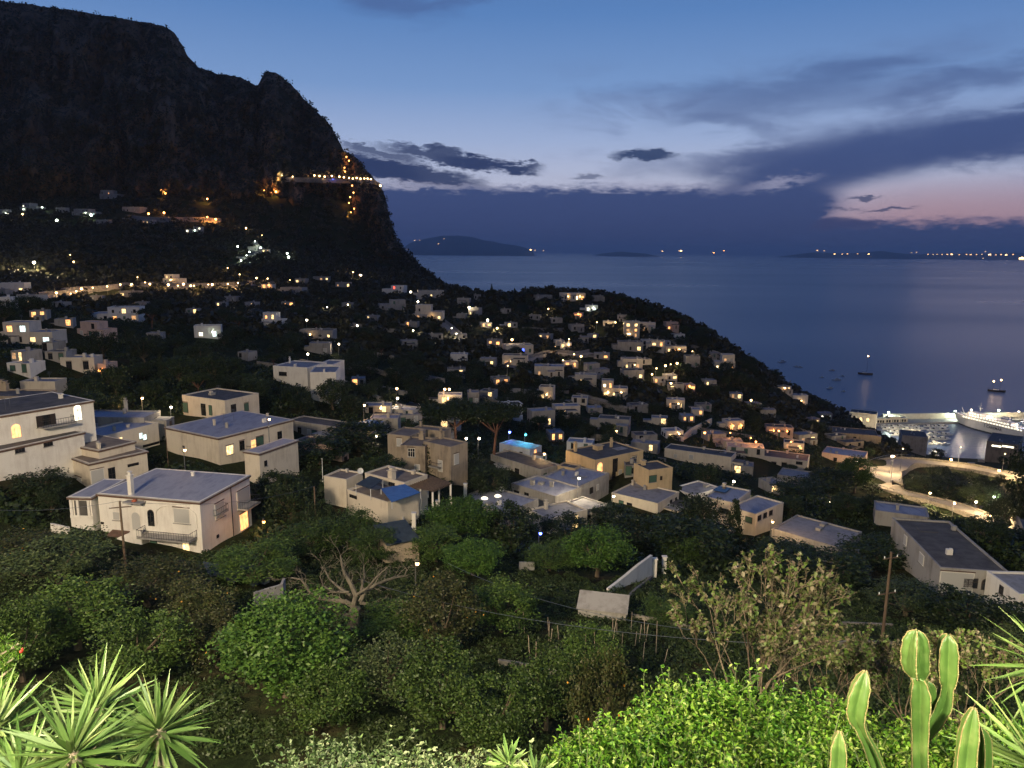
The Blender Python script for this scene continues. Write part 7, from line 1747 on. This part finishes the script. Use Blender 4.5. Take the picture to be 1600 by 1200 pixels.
# ================================================================ cactus
mt, nt, b = nodes('cactus_skin'); tc = N(nt, "ShaderNodeTexCoord"); nz = N(nt, "ShaderNodeTexNoise", Scale=9, Detail=6, Roughness=.6); nt.links.new(tc.outputs['Object'], nz.inputs['Vector'])
nt.links.new(ramp(nt, nz.outputs['Fac'], [(.3, (.05, .10, .022)), (.55, (.075, .14, .03)), (.75, (.14, .20, .06))]), b.inputs['Base Color']); b.inputs['Roughness'].default_value = .42
bp = N(nt, "ShaderNodeBump", Strength=.15, Distance=.01); nt.links.new(nz.outputs['Fac'], bp.inputs['Height']); nt.links.new(bp.outputs[0], b.inputs['Normal'])
noisy('cactus_rib', (.20, .13, .06), (.30, .27, .12), 30, .7)
def cactus(label, cols, Y0):
    rt = empty('columnar_cactus', at(cols[0][0][0], cols[0][0][1], Y0)); tag(rt, label, 'cactus')
    for ci, col in enumerate(cols):
        rot = (.35+ci*.8) % (PI/2); ctrl = np.array([list(at(u, v, Y0+.02*ci))+[w_/F*Y0*.50] for (u, v, w_) in col]); cc = catmull(ctrl, 6)
        nn_ = 32; mb = MB(); ribs = [[] for _ in range(4)]; b0 = 0; rs = np.random.RandomState(40+ci)
        for i, (x, y, z, r) in enumerate(cc):
            for k in range(nn_):
                a = 2*PI*k/nn_; q = abs(math.cos(2*a)); rr = r*(.42+.58*q**1.9)*(1+.035*math.sin(i*1.3+k//8*2)*(q > .7)); mb.v.append((x+rr*math.cos(a+rot), y+rr*math.sin(a+rot), z))
            for w4 in range(4):
                a = w4*PI/2+rot; rr = r*1.005*(1+.035*math.sin(i*1.3+w4*2)); ribs[w4].append((x+rr*math.cos(a), y+rr*math.sin(a), z))
        for i in range(len(cc)-1):
            for k in range(nn_): mb.f.append((i*nn_+k, i*nn_+(k+1) % nn_, (i+1)*nn_+(k+1) % nn_, (i+1)*nn_+k)); mb.m.append(0)
        e = (len(cc)-1)*nn_; mb.f.append(tuple(e+k for k in range(nn_))); mb.m.append(0)
        st = mb.build('stem', M['cactus_skin'], rt, smooth=True)
        mb = MB()
        for w4 in range(4):
            mb.tube(ribs[w4], .0021, 5, cap=False)
            for i in range(0, len(ribs[w4]), 2): mb.ball(ribs[w4][i], .0036, 5, 4)
        mb.build('rib_spines', M['cactus_rib'], st)
cactus('tall branching columnar cactus with wavy ribs in the bottom right', [
    [(1437, 1420, 34), (1437, 1280, 34), (1437, 1180, 34), (1437, 1120, 38), (1438, 1085, 42), (1437, 1066, 30), (1434, 1058, 26)],
    [(1434, 1062, 20), (1431, 1048, 40), (1430, 1030, 43), (1431, 1005, 40), (1432, 990, 26), (1432, 985, 7)],
    [(1441, 1160, 16), (1458, 1130, 30), (1473, 1100, 34), (1479, 1075, 26), (1480, 1055, 38), (1481, 1020, 40), (1482, 1000, 30), (1482, 992, 8)],
    [(1452, 1110, 10), (1452, 1092, 24), (1450, 1070, 22), (1448, 1064, 6)]], 2.9)
cactus('curved cactus column rising left of the tall branching one', [[(1395, 1420, 24), (1385, 1260, 28), (1368, 1190, 30), (1348, 1145, 22), (1338, 1120, 36), (1340, 1095, 42), (1347, 1068, 34), (1351, 1053, 14), (1352, 1049, 5)]], 2.8)
cactus('short cactus column at the bottom edge left of the curved one', [[(1306, 1430, 30), (1308, 1260, 34), (1310, 1200, 36), (1311, 1165, 32), (1312, 1148, 14), (1312, 1144, 5)]], 2.7)
cactus('pair of short cactus columns right of the tall branching one', [[(1500, 1420, 38), (1504, 1260, 40), (1510, 1180, 40), (1516, 1135, 34), (1521, 1112, 16), (1522, 1107, 5)], [(1530, 1420, 24), (1534, 1260, 26), (1537, 1180, 26), (1536, 1150, 22), (1533, 1137, 6)]], 2.75)
# ================================================================ garden structures
def gwall(px, h, mat, label, name='garden_wall', th=.25): return wall_line(px, h, th, mat, name, label)
gwall([(952, 924), (975, 917), (997, 911), (1018, 905)], [.3, 1.2, 2.3, 3.2], 'white_plaster', 'white sloping wall rising to a gate right of the little greenhouse', th=.35)
for (u, v, lb) in ((1022, 903, 'left white gate post at the top of the sloping wall'), (1037, 899, 'right white gate post at the top of the sloping wall')):
    p = hit(u, v); mb = MB(); mb.box((p[0], p[1], p[2]+1.1), (.5, .5, 2.9)); mb.box((p[0], p[1], p[2]+2.6), (.65, .65, .12)); tag(mb.build('gate_post', M['white_plaster'], origin=p), lb, 'gate post')
gwall([(975, 945), (995, 925), (1020, 905)], .45, 'stone_wall', 'low kerb wall along the path below the sloping white wall')
gwall([(400, 952), (443, 938)], 1.7, 'concrete', 'short concrete garden wall left of the bare grey tree'); gwall([(443, 938), (447, 928)], 1.75, 'concrete', 'end return of the short concrete garden wall')
gwall([(778, 1040), (820, 1046), (868, 1058)], .45, 'stone_wall', 'low stone terrace edge in front of the olive and citrus trees')
gwall([(1250, 1018), (1330, 1010), (1400, 1012)], .5, 'stone_wall', 'low terrace wall seen through the thin shrubs'); gwall([(1245, 985), (1320, 980), (1395, 983)], .5, 'stone_wall', 'second low terrace wall higher up behind the thin shrubs')
gwall([(985, 965), (1040, 975), (1090, 987)], .35, 'stone_wall', 'low kerb of the plot right of the greenhouse'); gwall([(725, 878), (760, 888)], .8, 'stone_wall', 'short rubble wall in the trees above the garden'); gwall([(812, 893), (835, 893)], 1.2, 'concrete', 'small pale wall left of the large rounded tree')
gwall([(80, 832), (108, 838)], 1.2, 'white_plaster', 'low white wall at the left end of the villa'); gwall([(1062, 690), (1080, 682), (1098, 672), (1112, 665)], [1, 3, 3, 3], 'cream_plaster', 'sloping retaining wall beside the lane above the port', th=.4)
gwall([(1395, 790), (1385, 795)], 1, 'stone_wall', 'stub of wall under the hairpin road')
# greenhouse like shed
q = [hit(u, v) for u, v in ((903, 962), (978, 972))]; a, c_ = q; c_ = a+(c_-a)*1.0; zt = a[2]+1.5; ex = (c_-a)[:2]; nn = np.array([-ex[1], ex[0]])/np.linalg.norm(ex)*2.0
rt = empty('greenhouse', a); tag(rt, 'little pale roofed greenhouse shed beside the staked plot', 'shed'); mb = MB(); mb.prism([a[:2], c_[:2], c_[:2]+nn, a[:2]+nn], [min(a[2], c_[2])-1]*4, [zt-.7, zt-.7, zt+.1, zt+.1]); mb.build('wall', M['grey_plaster'], rt)
mb = MB(); o_ = -nn*.12; ee = ex*.03; mb.prism([a[:2]+o_-ee, c_[:2]+o_+ee, c_[:2]+nn*1.04+ee, a[:2]+nn*1.04-ee], [zt-.70, zt-.70, zt+.12, zt+.12], [zt-.6, zt-.6, zt+.22, zt+.22]); mb.build('roof', M['grey_plaster'], rt)
# stone shed with corrugated roof
q = [hit(u, v) for u, v in ((603, 880), (655, 876))]; a, c_ = q; ex = (c_-a)[:2]; nn = np.array([-ex[1], ex[0]])/np.linalg.norm(ex)*4; zt = max(a[2], c_[2])+2.3; rt = empty('stone_shed', a); tag(rt, 'small stone shed with dark netting above the bare grey tree', 'shed')
mb = MB(); mb.prism([a[:2], c_[:2], c_[:2]+nn, a[:2]+nn], min(a[2], c_[2])-1, zt); mb.build('wall', M['stone_plaster'], rt); mb = MB(); mb.prism([a[:2]-nn*.1, c_[:2]-nn*.1, c_[:2]+nn*1.1, a[:2]+nn*1.1], [zt+.01, zt+.01, zt+.9, zt+.9], [zt+.12, zt+.12, zt+1, zt+1]); mb.build('roof', M['tarp_dark'], rt)
# dark netted cover left of the bare tree
q = [hit(u, v)+[0, 0, .8] for u, v in ((318, 890), (440, 895), (420, 925), (330, 915))]; rs = np.random.RandomState(3); V = []; n1 = 16
for i in range(n1):
    for j in range(n1):
        s, t = i/(n1-1), j/(n1-1); p = (q[0]*(1-s)+q[1]*s)*(1-t)+(q[3]*(1-s)+q[2]*s)*t; V.append(p+[0, 0, rs.normal()*.13+.25*math.sin(s*14)])
Fq = np.array([(i*n1+j, (i+1)*n1+j, (i+1)*n1+j+1, i*n1+j+1) for i in range(n1-1) for j in range(n1-1)]); o = mesh_np('ground_tarpaulin', V, Fq, M['tarp_dark'], origin=V[0]); tag(o, 'dark crumpled tarpaulin over a plot below the villa', 'tarpaulin')
# stakes of the vegetable plot
for i in range(34):
    u = rsT.uniform(805, 1080); v = rsT.uniform(955, 1040)
    if u > 900 and v < 985: continue
    p = hit(u, v); h_ = rsT.uniform(1.2, 2.2); mb = MB(); mb.tube([p-[0, 0, .3], p+[rsT.normal()*.12, rsT.normal()*.1, h_]], .035, 5)
    o = mb.build('garden_stake', M['bark_pale'], origin=p); tag(o, 'thin wooden stake in the vegetable plot below the greenhouse', 'stake', 'stakes of the vegetable plot')
# glints of soil beds
# utility poles
def upole(u, vt, vb_, Y, lab, arms=((0, 1.3),), r=.13, mat='timber'):
    pt = at(u, vt, Y); g_ = zg1(pt[0], pt[1]); rt = empty('utility_pole', (pt[0], pt[1], g_)); tag(rt, lab, 'pole'); mb = MB(); mb.tube([(pt[0], pt[1], g_-.4), (pt[0], pt[1], pt[2])], [r*1.2, r*.8], 8); mb.build('shaft', M[mat], rt)
    for dz, L_ in arms:
        mb = MB(); mb.box((pt[0], pt[1], pt[2]-.4-dz), (L_, .1, .1), .3); cb = mb.build('cross_arm', M[mat], rt)
        for s in (-.42, .42):
            mb = MB(); mb.tube([(pt[0]+s*L_, pt[1]+s*L_*.3, pt[2]-.36-dz), (pt[0]+s*L_, pt[1]+s*L_*.3, pt[2]-.16-dz)], .05, 6); mb.build('insulator', M['white_metal'], cb)
    return pt
A1 = upole(187, 783, 860, 76, 'dark utility pole standing in front of the villa', ((.3, 2.2),)); A2 = upole(491, 760, 830, 96, 'wooden pole between the villa and the terraced house', ()); A3 = upole(503, 716, 750, 120, 'thin pale pole left of the terraced house', (), .06, 'white_metal')
A4 = upole(1393, 862, 965, 62, 'tall utility pole left of the large pale house', ((.2, 1.6), (3.6, 2.0))); A5 = upole(258, 664, 700, 120, 'thin dark pole at the corner of the big cream house', (), .07); A6 = upole(1181, 622, 670, 320, 'tall thin pole above the orange lit building', ())
def wire(a, c_, sag, lab):
    mb = MB(); pts = [a+(c_-a)*t-np.array([0, 0, sag*4*t*(1-t)]) for t in np.linspace(0, 1, 14)]; mb.tube(pts, .018, 4, cap=False); tag(mb.build('cable', M['cable' if 'dark' in lab else 'metal_grey'], origin=a), lab, 'cable')
wire(A1, A2, 1.2, 'pale cable from the villa pole to the next wooden pole'); wire(A1, at(-80, 790, 78), .8, 'cable running left from the villa pole out of the photo')
wire(at(560, 905, 62), at(1180, 1005, 40), 1.0, 'long cable sagging across the vegetable plot'); wire(at(700, 880, 75), at(1130, 990, 45), 1.2, 'second long cable above the vegetable plot')
# yard between the road arms, lit white
p = hit(1528, 792); mb = MB(); mb.box((p[0], p[1], p[2]+.3), (9, 6, .5), .3); o = mb.build('paved_yard', M['concrete'], origin=p); o['kind'] = 'structure'
for i, (u, v, s, lb) in enumerate([(1519, 782, 1.6, 'tall white covered pile in the flooded yard'), (1533, 790, 1.2, 'low white covered pallet in the flooded yard')]):
    p = hit(u, v); mb = MB(); mb.box((p[0], p[1], p[2]+.9), (s*1.6, s, s*.8), .3); mb.box((p[0]+.2, p[1], p[2]+.9+s*.55), (s*1.1, s*.8, s*.3), .5); tag(mb.build('covered_pallet', M['white_plaster'], origin=p), lb, 'pallet')
for (u, v, lb) in ((1528, 722, 'pale concrete block on the upper road wall'), (1512, 727, 'dark gate block beside the pale one on the upper road wall')):
    p = hit(u, v); mb = MB(); mb.box((p[0], p[1]-3, p[2]+1.4), (3.6, 1, 2.0), -.1); mb.box((p[0], p[1]-3, p[2]+2.45), (3.8, 1.2, .15), -.1); tag(mb.build('wall_block', M['cream_plaster' if 'pale' in lb else 'roof_dark'], origin=p), lb, 'block')
# red-green canvas roof of the terrace grill, hidden pots -> parked cars
def car(p, yaw, mat, lab):
    rt = empty('parked_car', p); ca, sa = math.cos(yaw), math.sin(yaw); X = lambda x, y, z: np.array(p)+np.array([x*ca-y*sa, x*sa+y*ca, z])
    P1 = [(-2, .35), (-2.0, .8), (-1.7, .95), (.75, .95), (1.75, .78), (2.0, .6), (2, .35)]
    def ext(P2, w0, w1=None):
        n_ = len(P2); w1 = w1 or w0; V = [X(x, -w0 if z < 1 else -w1, z) for x, z in P2]+[X(x, w0 if z < 1 else w1, z) for x, z in P2]
        return V, [tuple(range(n_)), tuple(range(2*n_-1, n_-1, -1))]+[(i, n_+i, n_+(i+1) % n_, (i+1) % n_) for i in range(n_)]
    V, f_ = ext(P1, .84); mb = MB(); mb.add(V, f_); mb.build('body', M[mat], rt)
    V, f_ = ext([(-1.65, .952), (-1.25, 1.42), (.1, 1.45), (.8, .952)], .78, .62); mb = MB(); mb.add(V, f_); cb = mb.build('cabin', M['glass_dark'], rt)
    V, f_ = ext([(-1.2, 1.43), (-1.2, 1.47), (.08, 1.49), (.12, 1.455)], .6, .6); mb = MB(); mb.add(V, f_); mb.build('roof', M[mat], cb)
    for sx_ in (-1.25, 1.25):
        for sy in (-.85, .85):
            mb = MB(); mb.tube([X(sx_, sy-.1, .32), X(sx_, sy+.1, .32)], .32, 12); wh = mb.build('wheel', M['cable'], rt); mb = MB(); mb.tube([X(sx_, sy-.12, .32), X(sx_, sy+.12, .32)], .17, 8); mb.build('rim', M['metal_grey'], wh)
    for sy in (-.6, .6): mb = MB(); mb.box(X(1.98, sy, .62), (.12, .3, .14), yaw); mb.build('headlight', M['white_metal'], rt)
    tag(rt, lab, 'car'); return rt
plain('car_silver', (.5, .52, .55), .3, .3); plain('car_white', (.7, .7, .7), .3); plain('car_dark', (.04, .045, .06), .25)
for (u, v, yaw, mt_, lb) in [(655, 646, .3, 'car_white', 'white parked car nearest to the brown stone villa'), (667, 655, .25, 'car_silver', 'silver parked car in front of the white one'), (645, 636, .35, 'car_dark', 'dark parked car at the back of the car park')]:
    p = hit(u, v); car(p+[0, 0, .15], yaw, mt_, lb)
# ================================================================ letter shapes become mesh
dg = bpy.context.evaluated_depsgraph_get(); 
me = bpy.data.meshes.new_from_object(to.evaluated_get(dg)); to2 = bpy.data.objects.new('hull_lettering', me); COL.objects.link(to2); to2.parent = to.parent; to2.location = to.location; to2.rotation_euler = to.rotation_euler
bpy.data.objects.remove(to); to2.name = 'hull_lettering'
